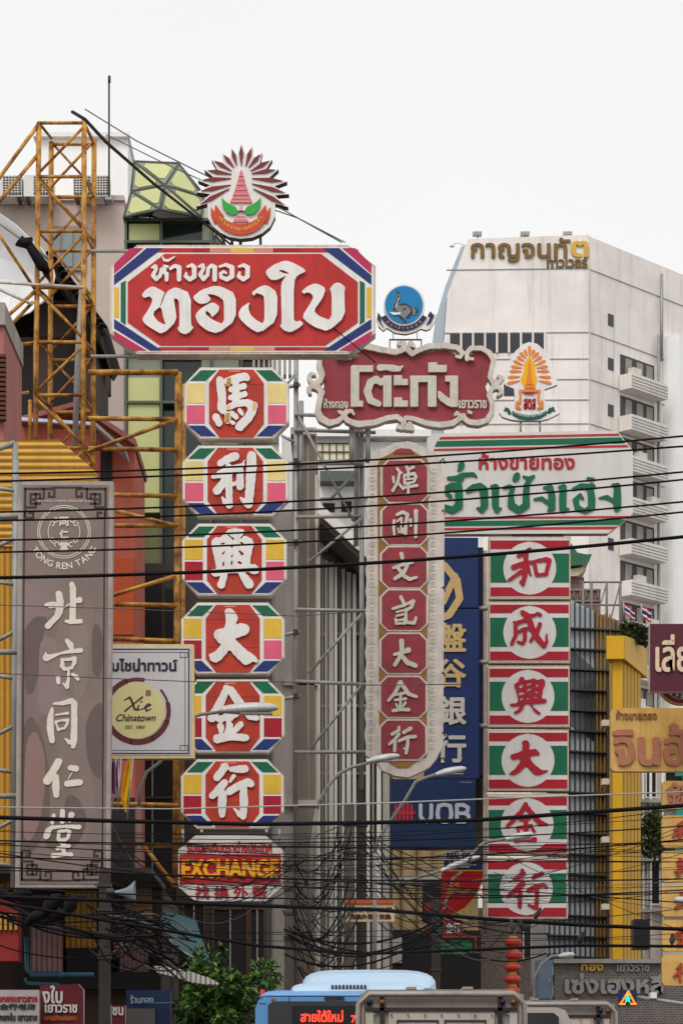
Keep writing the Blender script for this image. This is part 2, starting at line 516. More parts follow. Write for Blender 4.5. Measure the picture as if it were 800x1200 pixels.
    def pieces(self):
        par = list(range(len(self.v)))
        def find(i):
            while par[i] != i:
                par[i] = par[par[i]]; i = par[i]
            return i
        for f in self.f:
            for i in f[1:]: par[find(i)] = find(f[0])
        groups = {}
        for k, f in enumerate(self.f): groups.setdefault(find(f[0]), []).append(k)
        out = []
        for ks in groups.values():
            m = MB(self.map, self.s); rm = {}
            for k in ks:
                for i in self.f[k]:
                    if i not in rm: rm[i] = len(m.v); m.v.append(self.v[i])
                if k in self.smooth: m.smooth.add(len(m.f))
                m.f.append(tuple(rm[i] for i in self.f[k])); m.mi.append(m.m(self.mats[self.mi[k]]))
            out.append(m)
        return out
    def build(self, name, parent=None):
        me = bpy.data.meshes.new(name)
        me.from_pydata(self.v, [], self.f)
        for mt in self.mats: me.materials.append(mt)
        me.polygons.foreach_set('material_index', self.mi)
        sm = [i in self.smooth for i in range(len(self.f))]
        me.polygons.foreach_set('use_smooth', sm)
        me.update()
        o = bpy.data.objects.new(name, me)
        COL.objects.link(o)
        if parent is not None: o.parent = parent
        return o

def wpos(px, py, Y):
    return ((px - 400.0) * Y / F, Y, CAMZ + (HZ - py) * Y / F)

def tag(o, label, cat, group=None):
    o['label'] = label; o['category'] = cat
    if group: o['group'] = group
    return o

# parts that are one mesh per piece
SPLIT = {'horizontal_strut', 'diagonal_strut', 'leg', 'side_brace', 'brace', 'post', 'colour_block', 'petal_ray', 'leaf', 'ray', 'support_post', 'hook', 'bracket', 'rail', 'drain_pipe', 'column',
         'balcony', 'opening', 'pane', 'gold_ornament', 'clamp', 'panel_moulding', 'maroon_panel', 'floor_edge', 'pilaster', 'mounting_rail', 'hanger', 'foot', 'cable_end', 'side_window',
         'rear_panel', 'vent_slot', 'red_stripe', 'green_stripe', 'border_stripe', 'support_frame', 'mounting_arm', 'window_rail', 'cornice', 'small_window', 'window', 'printed_patch', 'shutter', 'upper_pane', 'lower_pane',
         'louvre', 'teal_panel', 'timber_panel', 'panel', 'glazing_bar', 'frame_bar', 'lower_pipe', 'roof_slab', 'door', 'rear_trim', 'roof_rib', 'body_trim'}

class Thing:
    """an Empty at the thing's base that parents its parts; px, py, Y: where the base is"""
    def __init__(self, name, label, cat, px, py, Y, group=None, ground=False):
        self.px, self.py, self.Y, self.s = px, py, Y, Y / F
        o = bpy.data.objects.new(name, None); COL.objects.link(o)
        x, y, z = wpos(px, py, Y)
        if ground:
            z = 0.0; self.py = HZ + CAMZ / self.s
        o.location = (x, y, z); o.empty_display_size = .3
        tag(o, label, cat, group); self.o = o
    def mb(self):
        return MB(lambda a, b: ((a - self.px) * self.s, (self.py - b) * self.s), self.s)
    def part(self, name, mb, parent=None, label=None):
        first = None
        for piece in (mb.pieces() if name in SPLIT else [mb]):
            o = piece.build(name, parent or self.o)
            if label: o['label'] = label
            first = first or o
        return first

def copy_tree(o, parent=None):
    c = o.copy(); COL.objects.link(c); c.parent = parent
    for ch in list(o.children): copy_tree(ch, c)
    return c

def structure(name, mb, kind='structure'):
    o = mb.build(name); o['kind'] = kind; return o
# ---------------------------------------------------------------- brush characters (10 units = 1 photo pixel)
OCT_G = dict(
horse='''210,140,46 225,250,50 235,350,48 230,460,50 245,490,42; 290,150,40 400,115,45 500,95,48 525,108,38; 395,120,42 395,400,45;
340,245,34 490,205,36; 340,340,34 495,298,36; 310,455,32 400,412,38 520,398,42 595,440,56 580,510,50 530,590,50 440,680,52; 365,630,30;
165,570,45 200,640,40; 300,540,36 302,615,34; 345,520,26 395,565,34; 440,490,26 470,530,22; -440,180,5 530,150,6; -440,275,5 520,255,5; -470,455,6 500,462,14 505,485,6; -300,215,6 295,390,10; -350,590,10 400,620,14 450,575,10''',
profit='''230,210,36 320,160,45 405,130,50; 150,370,22 250,330,50 400,280,50 500,230,25 520,175,8; 330,250,40 340,700,40; 255,610,10 290,660,36;
300,400,45 195,530,48; 390,450,28 440,420,20; 465,300,42 465,480,44; 600,120,54 600,250,60 580,500,54 565,690,48; 470,615,14 530,670,38; -395,365,6 400,410,16; -528,180,7 524,520,7''',
prosper='''p 150,200 200,150 250,160 300,120 350,60 430,50 520,60 540,90 500,150 560,140 620,170 650,230 620,330 600,470 660,470 710,520 700,580 650,590 580,560 480,575 350,575 290,590 190,625 135,570 150,530 210,525 190,420 150,260;
300,600,38 265,710,46; 510,590,38 590,700,56; -265,232,10 300,225,8; -495,222,11 515,228,11; -390,265,12; -285,350,11 305,325,8; -385,382,10 400,365,8; -480,320,11 510,350,17; -290,450,10 288,490,9; -382,470,10 392,440,8; -470,445,12 495,460,13; -350,130,8 405,175,12; -530,130,6 495,165,8; -230,150,14''',
big='''p 310,100 340,65 400,70 450,130 470,180 445,260 500,240 570,250 610,300 590,360 540,385 430,420 480,470 560,550 640,600 710,670 690,700 640,690 600,720 555,735 500,690 440,630 370,545 320,620 260,680 200,705 150,680 125,605 180,590 230,550 275,485 240,470 190,400 185,350 235,310 310,300 330,230 325,150''',
gold='''340,92,38 270,250,48 165,440,50; 320,72,20 300,80,8; 385,115,46 500,280,52 620,420,46 690,440,30; 290,335,36 400,312,34; 260,450,46 440,392,42; 375,330,38 370,650,44;
265,530,38 290,620,36; 500,515,36 435,585,34; 230,685,52 370,655,46 560,672,40; -p 370,215 398,275 320,300; -315,560,6 305,610,6; -400,480,10 415,500,8; -290,515,10; -245,410,6 290,395,8''',
row='''330,82,46 235,205,44; 300,60,20; 320,270,44 240,370,48 180,420,40; 300,400,48 295,520,52 295,640,36; 400,110,28 480,110,44 560,105,44; 430,190,26 385,260,14; 380,370,44 480,310,44 600,262,48 632,282,40; 545,340,44 550,500,50 540,660,38; 430,565,9 500,640,34''')
COLUMN_G = dict(
harmony='''400,140,24 340,185,22 275,215,24; 360,200,26 350,400,34 322,545,24; 292,520,12; 210,350,30 320,310,28 400,290,22; 400,300,18 470,280,18 600,255,26 635,270,22; 630,280,26 592,430,22; 460,320,24 482,440,22; 490,440,20 600,430,20; 300,400,24 160,500,18; 380,340,20 410,440,12''',
become='''320,160,30 370,200,34 400,260,34 430,350,34 500,470,34 570,550,28 600,500,17 600,410,8; 490,170,20 525,190,22; 400,200,26 460,190,18; 215,270,12 240,285,26 360,250,24; 240,290,24 235,430,24 190,530,20; 270,390,20 340,350,20 380,350,18; 350,360,20 345,450,24 330,520,20; 262,502,15 320,525,16; 520,295,24 490,390,24 410,495,18''',
prosper='''p 230,260 280,240 310,175 350,175 370,215 430,205 465,190 510,210 570,195 610,225 580,310 555,430 620,435 625,475 560,485 460,490 440,500 500,560 550,590 545,615 520,615 470,570 430,500 390,490 360,500 350,550 280,605 235,605 235,585 290,550 320,510 220,525 185,500 200,490 270,480 290,455 265,350;
-310,290,15 335,270,16; -395,265,11 435,250,13; -508,270,18; -310,370,19 340,360,16; -395,330,11 430,312,12; -497,348,16; -320,435,15 340,420,13; -395,382,10; -430,370,10; -390,430,9 430,425,9; -490,412,17''',
big='''p 330,170 370,155 415,170 420,215 410,265 450,265 490,255 540,310 530,330 490,330 420,345 450,410 520,480 580,510 650,505 600,540 540,560 490,565 430,510 375,450 330,510 260,560 200,560 175,545 240,500 300,430 315,370 260,375 220,385 185,345 220,320 290,300 340,270 340,220''',
gold='''385,170,28 330,260,28 250,340,28 170,420,20; 395,200,30 470,290,30 550,380,32 640,400,8; 320,350,14 420,330,24; 385,350,26 390,480,28 385,570,22; 290,440,20 380,430,18 450,410,18; 480,480,20 455,425,12; 300,480,16 310,520,14; 270,590,24 380,580,18 490,580,30''',
row='''355,200,22 362,240,34 265,310,24; 360,350,34 280,430,32 185,505,20; 330,450,26 325,620,26; 480,285,22 590,235,24; 430,430,28 510,390,28 600,370,24 640,395,14; 530,410,24 525,530,24 520,640,24; 430,605,12 490,630,24''')
HALL_G = dict(
north='''345,215,38 360,300,44 350,420,44 320,480,34 215,590,34; 190,340,16 250,345,38 300,340,34; 415,370,8 460,335,8; 495,100,30 510,150,36 510,300,36 505,500,38; 520,300,24 585,285,36; 430,535,18 480,540,26 600,535,26''',
capital='''440,110,24 480,160,38 495,210,24; 200,310,44 250,300,28 350,265,13 450,240,20 600,225,28; 190,255,8 195,290,24; 385,340,20 385,410,28 410,450,16; 380,335,18 470,328,18 530,320,26 525,370,24 500,420,14; 410,445,20 500,428,18; 460,450,14 455,560,17 440,650,26; 395,610,9 430,650,18; 335,540,24 340,600,24; 500,505,16 545,530,27 570,560,20''',
same='''265,260,18 245,380,38 245,500,40 265,630,34; 285,200,13 380,195,24 490,165,34 530,200,34; 525,220,36 525,450,37 520,640,40 510,700,26; 420,610,9 470,650,28; 310,330,11 380,320,11 450,310,17; 305,410,13 340,510,15; 300,410,13 380,395,13 450,390,19 440,440,17 410,490,13; 345,500,13 410,485,13''',
kind='''340,180,44 290,270,44 210,400,50; 310,360,38 310,480,44 315,570,34; 480,250,32 545,260,36; 500,310,6 455,380,6; 445,435,38 590,420,36''',
hall='''285,160,24 268,245,20; 388,110,30 385,230,28; 492,150,36 470,225,18; 200,400,38 220,340,36 260,300,24 400,285,17 520,290,24 580,295,28; 345,350,20 340,440,22 370,480,18; 345,345,17 440,335,20 470,350,23 450,420,20; 370,445,20 430,435,20; 400,470,28 400,620,24; 330,545,24 450,520,24 470,515,18; 280,630,30 400,615,24 490,615,24''')
SCROLL_G = [   # (spec, origin x, origin y, units per pixel)
('300,300,15 330,340,15 310,450,17 250,560,17; 255,400,15 260,460,13; 320,480,14 370,540,15; 330,360,12 355,350,12; 410,280,17 430,330,17 430,400,14; 430,310,15 490,285,17; 380,380,14 390,480,14; 390,380,13 500,360,18 520,400,16 500,450,14; 390,430,9 490,418,9; 390,480,12 490,460,12; 380,522,16 530,500,17; 430,470,15 430,590,15', 435, 520, 10.0),
('300,840,16 370,810,19 420,840,21 400,960,18 400,1080,17; 265,910,15 260,1000,17 265,1070,13; 300,920,10 350,880,13 350,950,11; 300,960,9 380,945,9; 310,1000,9 320,1050,9; 370,1000,10 368,1055,11; 345,970,8 345,1050,9; 455,900,17 460,970,14; 520,800,25 520,950,19 515,1100,18', 435, 520, 10.0),
('300,85,20 310,125,18; 220,225,14 320,190,17 410,170,15; 360,200,17 320,280,19 235,335,17; 265,225,16 330,310,19 380,340,17 450,320,13', 435, 640, 8.571),
('295,520,18 320,570,16; 215,635,13 330,600,15; 250,668,10 325,650,10; 250,708,10 325,690,10; 242,740,13 250,785,13; 260,752,10 320,745,10; 250,785,11 330,780,11; 330,735,12 330,785,12; 350,590,13 420,560,19 400,620,16 350,650,14; 345,640,13 345,770,16 430,780,15 445,725,13', 435, 640, 8.571),
('300,960,24 305,1030,22 300,1090,20 235,1200,18; 230,1095,13 290,1080,17 370,1050,26; 305,1110,19 360,1175,24 440,1205,22', 435, 640, 8.571),
('345,180,22 290,290,19 220,370,13; 360,200,19 430,300,20 510,330,15; 290,310,12 390,290,14; 290,365,12 400,350,14; 345,300,13 345,460,15; 300,405,10 318,440,12; 395,395,14 370,430,11; 270,475,17 350,462,16 430,465,18', 430, 780, 8.889),
('330,645,13 330,680,15 260,720,17; 330,720,15 290,770,15 230,825,13; 290,790,15 285,890,17; 380,700,18 450,660,20; 330,790,15 420,750,17 500,745,17; 425,760,15 415,860,17 405,915,16; 385,870,10', 430, 780, 8.889)]
TITLE_A = '''p 35,280 60,245 105,222 183,262 172,295 200,250 250,228 342,270 342,470 360,478 335,510 305,525 270,510 257,485 272,470 268,320 255,302 235,300 240,330 255,440 165,525 100,490 50,455 38,425 75,375 105,310 85,285 50,298;
-p 102,390 155,345 170,420 187,468 130,440; -183,262,3 168,300,3 152,345,3'''
TITLE_B = '''p 355,290 400,250 480,222 530,225 622,272 622,435 510,520 440,500 385,455 368,410 385,380 430,345 480,322 520,350 515,380 470,420 465,395 435,375 432,395 470,430 548,465 548,315 520,290 480,275 440,272 470,305 440,330 395,335 365,310'''
TITLE_C = '''p 132,265 180,228 225,215 295,262 292,435 182,518 120,485 60,430 50,395 70,355 125,320 112,355 125,400 160,435 213,462 213,290 195,275 160,265 150,285'''
TITLE_D = '''p 218,130 270,90 340,62 400,80 480,128 420,155 398,190 395,430 410,448 435,438 458,458 420,490 375,512 335,500 308,470 322,455 315,230 325,190 355,155 290,185 255,185 235,165; -p 295,125 330,122 375,148 340,145'''
TITLE_E = '''p 443,258 480,225 530,203 597,235 575,300 520,375 550,410 632,440 632,265 618,240 650,205 680,200 718,230 712,260 716,415 610,505 540,485 480,450 447,412 500,330 520,290 500,265 475,262 460,272'''
TITLE_SMALL = '''100,105,8 120,98,13 125,115,11 105,155,13 125,178,13 150,155,12 160,115,11 185,118,7; 165,130,11 190,145,13 190,183,11; 175,97,9 197,100,7; 165,42,5 176,60,8 200,62,8 240,38,4; 215,112,10 240,95,11 268,105,15 268,180,14;
320,100,7 348,90,11 362,105,15 362,163,14 335,180,13 310,160,13 312,140,7; 392,100,8 415,92,13 420,110,11 400,150,13 420,178,13 445,150,12 450,110,11 470,92,11 490,105,15 490,180,14; 520,100,7 560,88,11 598,105,15 598,160,15 565,180,13 530,165,12 525,145,9 545,130,9 560,140,7; 640,100,7 670,90,11 695,105,15 695,160,14 668,180,13 640,160,13 645,135,7'''
TOH = '''r 372,236 438,550; r 380,228 548,278; r 372,505 468,550; 590,528,22 525,500,28 502,430,30 525,360,28 570,335,26 605,362,24 650,330,20; r 625,308 690,550; 600,245,26 650,242,20 700,250,27 745,255,20 775,235,7;
r 708,305 818,382; r 708,478 818,550; -r 772,296 830,334; -r 772,470 830,502; r 835,345 898,550; r 835,308 1040,358; r 972,320 1040,550; r 975,225 1120,280; r 975,205 1045,262; r 1145,308 1208,550; r 1108,308 1208,355; p 1050,415 1150,495 1208,500 1208,552 1140,552 1050,488'''
HENG = '''100,325,18 160,300,28 215,305,28 215,380,31 215,455,31 165,488,27 110,468,24; 115,350,14 150,382,16; 135,238,14 190,238,18 250,212,18 330,205,13 355,228,6; 220,262,20 245,240,12; p 205,130 235,105 262,120 255,160 225,185 200,180 210,160;
285,335,18 330,310,26 380,300,26 410,330,32 415,450,30 395,488,22 360,472,8; 470,300,10 500,310,28 500,450,27 512,490,20 545,472,6; 565,312,10 610,300,14 640,312,14 620,360,20 625,450,29 685,490,26 740,450,29 740,350,26 745,290,22 770,245,18 720,225,8; 770,240,18 800,222,10; p 640,210 670,188 695,205 685,250 655,268 630,255;
880,312,10 930,310,22 940,380,29 940,470,28 912,490,8; 805,402,8 860,395,15 912,430,14; 1000,305,10 1030,310,26 1025,400,29 1025,480,26 1072,478,6; 1105,318,8 1170,295,18 1240,310,26 1250,400,29 1250,465,27 1200,495,18 1140,470,22 1125,410,22 1160,370,15 1185,398,9; 1225,242,14 1265,245,10; 1250,285,14 1275,300,8; 1415,288,10 1450,300,26 1450,400,31 1450,465,29 1440,495,8; 1310,392,6 1370,385,17 1430,422,12'''
XIE = '''150,515,4 200,490,8 215,520,10 240,590,10 268,602,5; 305,488,8 240,540,6 158,607,8; 275,560,7 262,595,8 292,595,4; 297,528,8; 300,592,4 340,575,7 375,555,8 355,543,5 330,575,8 342,606,8 382,588,4'''
# ================================================================ GROUND
ASPH = mat('asphalt', (0.05, 0.05, 0.052, 1), .85, .4, .6, .1, bump=.2)
b = MB(); b.box(-400, 400, -60, 900, -.3, -.004, mat('city ground', (0.16, 0.15, 0.14, 1), .9, .4, .1, 0)); structure('ground', b)
b = MB(); b.face([(-5.2, -40, .004), (6.4, -40, .004), (6.4, 60, .004), (-5.2, 60, .004)], ASPH); b.face([(-5.2, 60, .004), (6.4, 60, .004), (14.5, 190, .004), (4.5, 190, .004)], ASPH); structure('road', b)
b = MB(); PAVE = brick('pavement tile', (150, 142, 132), (132, 124, 116), (100, 95, 90), 1.6)
b.box(-7.6, -5.2, -40, 60, 0, .13, PAVE); structure('pavement', b)
b = MB(); b.box(6.4, 8.6, -40, 60, 0, .13, PAVE); structure('pavement', b)
b = MB()
for y in range(-30, 60, 6): b.face([(.5, y, .009), (.62, y, .009), (.62, y + 3, .009), (.5, y + 3, .009)], WHITE)
structure('lane_marking', b)

# ================================================================ FAR RIGHT TOWER
YR = 200.0
TW = mat('tower white render', rgb(236, 229, 223), .7, .35, .3, .55, dirtcol=(150, 140, 132))
TW2 = mat('tower balcony white', rgb(226, 218, 210), .75, .3, .3, .4, dirtcol=(120, 110, 102))
TGL = glass('tower dark glass', (44, 46, 54)); TBL = mat('tower blue grey side', rgb(170, 182, 192), .6, .2, .1, .1)
t = Thing('tower_block', 'tall white tower with gilded Thai name on its roof and balconies down one side', 'building', 690, 1300, YR, ground=True)
s = t.s
def front(P, d0, d1, m, b):       # front face polygon extruded back (d metres behind)
    b.prism_y([t.mb().map(*p) for p in P], d0, d1, m)
b = t.mb()
gz = t.py
front([(520, gz), (690, gz), (690, 275), (548, 280), (524, 345), (520, 400)], 0, 14, TW, b)
# wing receding to the right
u = Vector((.68, .733)); n = Vector((-.733, .68))
def wing(b, a0, a1, y0, y1, w0, w1, m):
    """box on the receding wing: a metres along, y photo rows at the corner, w metres out from the face"""
    b.obox((0, 0), (u.x, u.y), a0, a1, w0, w1, (t.py - y1) * s, (t.py - y0) * s, m)
ztop = (t.py - 275.5) * s
b.prism_z([(0.02, 0.02), (.68 * 46, .733 * 46), (.68 * 46 - 10, .733 * 46 + 9), (-1, 13)], 0, ztop - .1, TW)
t.part('wall', b)
b = t.mb(); front([(513, gz), (519.5, gz), (519.5, 400), (523.5, 345), (547.5, 280.5), (541, 283), (522, 330), (510, 372)], 1.2, 13, TBL, b); t.part('side_panel', b)
b = t.mb(); GRV = mat('groove grey', rgb(150, 156, 160), .7, .2)
for y in (316, 390, 421, 445, 469, 497, 530, 560, 590): b.prism_y([b.map(523 if y < 390 else 520, y + 1.0), b.map(689, y + 1 - (2 if y < 330 else 1)), b.map(689, y - (2 if y < 330 else 1)), b.map(523 if y < 390 else 520, y)], -.06, .1, GRV)
for y in (316, 390, 445, 497, 545): wing(b, .1, 14, y - 1, y - .2, -.1, .06, GRV)
t.part('facade_groove', b)
fr = t.mb(); gl = t.mb()
for i in range(8):
    x0 = 527 + i * 14.0
    gl.prism_y([gl.map(x0, 413.5), gl.map(x0 + 11.5, 413.5), gl.map(x0 + 11.5, 391), gl.map(x0, 391)], -.05, .2, TGL)
    fr.prism_y([fr.map(x0 + 11.5, 414), fr.map(x0 + 14, 414), fr.map(x0 + 14, 390.5), fr.map(x0 + 11.5, 390.5)], -.25, .2, TW2)
w_ = t.part('window', fr); t.part('pane', gl, w_)
gl = t.mb()
gl.prism_y([gl.map(590, 464), gl.map(602, 464), gl.map(602, 452), gl.map(590, 452)], -.05, .2, TGL)
t.part('window', gl)
for y in (365, 417, 472, 525, 578, 630):
    b = t.mb(); wing(b, 2.4, 3.1, y - 6, y + 8, -.2, .05, TGL); t.part('small_window', b)
# balconies: each floor a slab with a lined parapet, recess shade painted flat, lightened for haze
k = 0
PLM = mat('air conditioner cream', rgb(214, 208, 198), .5, .4, 3, .4)
for y in range(424, 1000, 49):
    b = t.mb(); RCS = mat('balcony recess painted shade', rgb(78, 74, 74), .8, .4, .5, .3); wing(b, 4.0, 8.5, y - 22, y + 5, -.2, .05, RCS); wing(b, 11.4, 20, y - 22, y + 5, -.2, .05, RCS)
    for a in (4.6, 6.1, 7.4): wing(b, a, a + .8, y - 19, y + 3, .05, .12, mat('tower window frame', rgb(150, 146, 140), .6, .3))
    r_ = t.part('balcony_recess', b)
    b = t.mb()
    for a0, a1 in ((3.8, 8.6), (11.3, 20)):
        wing(b, a0, a1, y + 4, y + 22, .06, 1.3, TW2)
        for j in range(4): wing(b, a0 - .02, a1 + .02, y + 7.5 + j * 3.7, y + 8.2 + j * 3.7, 1.25, 1.34, GRV)
    t.part('balcony', b)
    if k % 3 != 1:
        b = t.mb(); a = 4.6 + (k * 1.7) % 2.6; wing(b, a, a + 1.0, y - 6, y + 3.4, .3, .9, PLM); t.part('air_conditioner', b)
    k += 1
b = t.mb(); wing(b, 9.9, 11.2, 362, 1330, -.2, 1.5, mat('bright white pilaster', rgb(246, 244, 244), .6, .1, .3, .1)); t.part('pilaster', b)
b = t.mb(); b.tube([(.68 * 9.0 + .3, .733 * 9.0 - .3, z) for z in (ztop - 8, ztop - 1)], .13, GREYSTEEL); b.tube([(.68 * 8.6 + .3, .733 * 8.6 - .3, z) for z in (0, ztop - 6)], .13, GREYSTEEL); t.part('drain_pipe', b)
GLD = mat('gilded letter', rgb(122, 94, 50), .45, .6, 1.5, .5, metal=.3, dirtcol=(60, 46, 34)); GLD2 = mat('bright gilded letter', rgb(206, 168, 78), .4, .5, 1.5, .3, metal=.3)
b = t.mb(); b.text('กาญจนทั', 551, 279, 668, 308, .02, .16, GLD, bold=.8); b.text('ต', 668, 283, 689, 302, .02, .16, GLD2, bold=1.2); t.part('name_lettering', b)
b = t.mb(); b.text('ทาวเวอร์', 640, 301, 688, 314.5, .02, .14, GLD, bold=.6); t.part('small_lettering', b)
for x in (560, 616, 666):
    b = t.mb(); z0 = ztop - .15; X = (x - 690) * s; b.tube([(X, .6, z0), (X, .6, z0 + .35)], .06, GREYSTEEL); b.box(X - .4, X + .3, .3, .9, z0 + .3, z0 + .55, GREYSTEEL); t.part('roof_floodlight', b)
b = t.mb(); b.tube([(-9.6, .5, ztop - .7), (-10.2, .3, ztop - .5), (-10.6, .2, ztop - .6)], .04, WHITE); b.lathe([(0.03, .12), (.16, .08), (.2, -.1), (.03, -.14)], (-10.7, .2, ztop - .75), WHITE, 10); t.part('wall_lamp', b)
# Thai flags hung on a balcony
def flag(nm, lab, px, py, Y, w, h, stripes_, group=None, sway=.4):
    q = Thing(nm, lab, 'flag', px, py + h, Y, group)
    b = q.mb(); b.tube([q.mb().P(px - 1, py - 2, 0), q.mb().P(px - 1, py + h + 3, 0)], .02 * Y / 60, GREYSTEEL); q.part('pole', b)
    b = q.mb(); n = 8
    tot = sum(f for f, _ in stripes_)
    for i in range(n):
        x0, x1 = px + w * i / n, px + w * (i + 1) / n
        d0, d1 = .12 * math.sin(i * 1.3), .12 * math.sin((i + 1) * 1.3)
        y0 = 0
        for f, m in stripes_:
            y1 = y0 + h * f / tot; sl = sway * h
            a = lambda x, y: (q.mb().map(x, py + y + (x - px) / w * sl))
            p = [a(x0, y0), a(x1, y0), a(x1, y1), a(x0, y1)]
            b.face([(p[0][0], d0, p[0][1]), (p[1][0], d1, p[1][1]), (p[2][0], d1, p[2][1]), (p[3][0], d0, p[3][1])], m)
            y0 = y1
    q.part('cloth', b)
FLR, FLW, FLB = mat('flag red', rgb(196, 40, 56), .8, .2), mat('flag white', rgb(226, 222, 220), .8, .2), mat('flag blue', rgb(42, 48, 110), .8, .2)
TH = [(1, FLR), (1, FLW), (2, FLB), (1, FLW), (1, FLR)]
flag('flag', 'small striped Thai flag leaning left on the tower balcony above the planter', 731, 707, 195, 12, 11, TH, sway=.9)
flag('flag', 'small striped Thai flag hanging right of another on the tower balcony', 752, 709, 195, 10, 14, TH, sway=.5)

# ================================================================ LEFT BACKGROUND
t = Thing('apartment_building', 'plain white rooftop block behind the yellow lattice tower', 'building', 110, 1300, 104, ground=True)
b = t.mb(); b.rect(42, 162, 150, t.py, -14, 0, mat('bright white render', rgb(246, 244, 242), .7, .12, .3, .1)); t.part('wall', b)
b = t.mb(); b.rect(40, 158, 152, 163, -14.2, .3, WHITE); t.part('parapet', b)

t = Thing('shop_building', 'beige concrete building with air conditioners along its flat roof', 'building', 70, 1300, 92, ground=True)
BG = mat('pinkish beige render', rgb(200, 182, 172), .75, .25, .35, .3, dirtcol=(120, 104, 96))
b = t.mb(); b.rect(-120, 234, 145, t.py, -9, 0, BG); t.part('wall', b)
b = t.mb(); b.rect(-120, 230, 146, 236, -9.1, .12, BG); t.part('parapet', b)
b = t.mb(); b.rect(58, 266, 101, 318, 0.002, .12, mat('window frame grey', rgb(150, 140, 132), .6, .3)); w_ = t.part('window', b)
b = t.mb()
for x in (61, 75, 89): b.rect(x, 271, x + 10.5, 314, .13, .16, glass('pale grey glass', (132, 146, 146)))
t.part('pane', b, w_)
for i, x in enumerate((-8, 28, 86)):
    q = Thing('air_conditioner', ['white rooftop air conditioner at the left edge of the photo', 'white rooftop air conditioner behind the left legs of the lattice tower', 'wide white twin-fan rooftop air conditioner behind the right legs of the lattice tower'][i], 'air conditioner', x + 18, 233, 91, 'rooftop air conditioners')
    w = 34 if i < 2 else 42
    b = q.mb(); b.rect(x, 205, x + w, 230, -.8, 0, mat('air conditioner white', rgb(226, 224, 220), .5, .3, 3, .3)); q.part('casing', b)
    b = q.mb()
    for xx in ((x + 12, x + w - 1),) if i < 2 else ((x + 1, x + 20), (x + 22, x + w - 1)):
        b.rect(xx[0], 207, xx[1], 228, .002, .03, mat('grille dark', rgb(70, 70, 70), .6, .3))
        for g in range(1, 7): b.rect(xx[0], 207 + g * 3, xx[1], 207.9 + g * 3, .03, .06, PLM)
        for g in range(1, 6): gx = xx[0] + (xx[1] - xx[0]) * g / 6; b.rect(gx - .4, 207, gx + .4, 228, .03, .061, PLM)
    q.part('fan_grille', b)
    b = q.mb(); b.rect(x + 2, 230, x + 6, 233.5, -.6, -.1, DARKSTEEL); b.rect(x + w - 6, 230, x + w - 2, 233.5, -.6, -.1, DARKSTEEL); q.part('foot', b)

# green glass building with faceted skylight
YGL = 82.0
t = Thing('glass_building', 'green glass building with a faceted rooftop skylight and lit yellow-green panels', 'building', 245, 1300, YGL, ground=True)
GLS = glass('grey green glass', (126, 132, 114), .15); GLY = mat('yellow green glass', rgb(192, 194, 132), .25, .25, .5, .1, spec=.5); GLD_ = glass('dark green glass', (34, 48, 42), .1); MUL = mat('dark mullion', rgb(84, 90, 78), .5, .3)
b = t.mb(); b.rect(147, 258, 250, t.py, -10, -.4, GLD_); b.rect(250, 330, 318, t.py, -10, -.4, GLD_); t.part('wall', b)
b = t.mb()
for y in (256, 282, 412, 470): b.rect(146, y, 250 if y < 300 else 318, y + 3, -.42, .05, MUL)
for x in (146.5, 188, 246, 282, 315): b.rect(x, 256 if x < 260 else 330, x + 2.6, t.py, -.41, .04, MUL)
t.part('mullion', b)
b = t.mb()
b.rect(151, 261, 187, 281, -.4, -.1, GLY); b.rect(237, 262, 246, 281, -.4, -.1, GLS); t.part('upper_pane', b)
b = t.mb(); b.rect(150, 416, 188, 468, -.39, -.1, GLS); b.rect(150, 442, 187, 600, -.38, -.05, GLY); b.rect(150, 608, 190, 690, -.39, -.1, glass('olive glass', (110, 112, 74)));b.rect(236, 416, 280, 520, -.39, -.1, GLS); t.part('lower_pane', b)
# skylight: facets
V_ = {}
def vx(px, py, d): return t.mb().P(px, py, d)
A, B_, C_, D_ = vx(146, 257, .2), vx(190, 257, .9), vx(236, 257, .2), vx(262, 257, -3)
E_, F_, G_ = vx(153, 219, -.4), vx(194, 221, .3), vx(238, 226, -.4)
H_, I_, J_ = vx(154, 173, -1.2), vx(207, 178, -1.0), vx(233, 206, -1.4)
K_, L2 = vx(148, 257, -6), vx(160, 176, -6); M_, N_ = vx(262, 257, -6), vx(232, 205, -6)
fac = [(A, B_, E_), (B_, F_, E_), (B_, C_, F_), (C_, G_, F_), (E_, F_, H_), (F_, I_, H_), (F_, G_, I_), (G_, J_, I_), (C_, D_, G_), (D_, J_, G_), (K_, A, E_), (K_, E_, H_), (K_, H_, L2), (D_, M_, N_), (D_, N_, J_), (H_, I_, L2), (I_, N_, L2), (I_, J_, N_)]
b = t.mb()
for f in fac: b.face(f, GLS)
sky_ = t.part('skylight', b)
b = t.mb()
for f in fac[:10]:
    c = sum((Vector(p) for p in f), Vector()) / 3
    q = [c + (Vector(p) - c) * .76 + Vector((0, -.03, 0)) for p in f]
    q2 = []
    for i in range(3):
        for w in (.17, .83): q2.append(q[i].lerp(q[(i + 1) % 3], w))
    b.face(q2, GLY)
t.part('skylight_pane', b, sky_)
b = t.mb(); ed = set()
for f in fac:
    for p, q in zip(f, f[1:] + f[:1]): ed.add(tuple(sorted((p, q))))
for p, q in ed: b.bar(p, q, .08, MUL)
t.part('skylight_frame', b, sky_)
b = t.mb()
for x in range(296, 346, 6): b.rect(x, 412, x + 3, 440, -.4, .1, CONCRETE)
for x in (262, 272, 282): b.tube([vx(x, 262, .1), vx(x, 290, .1)], .05, DARKSTEEL)
t.part('louvre', b)

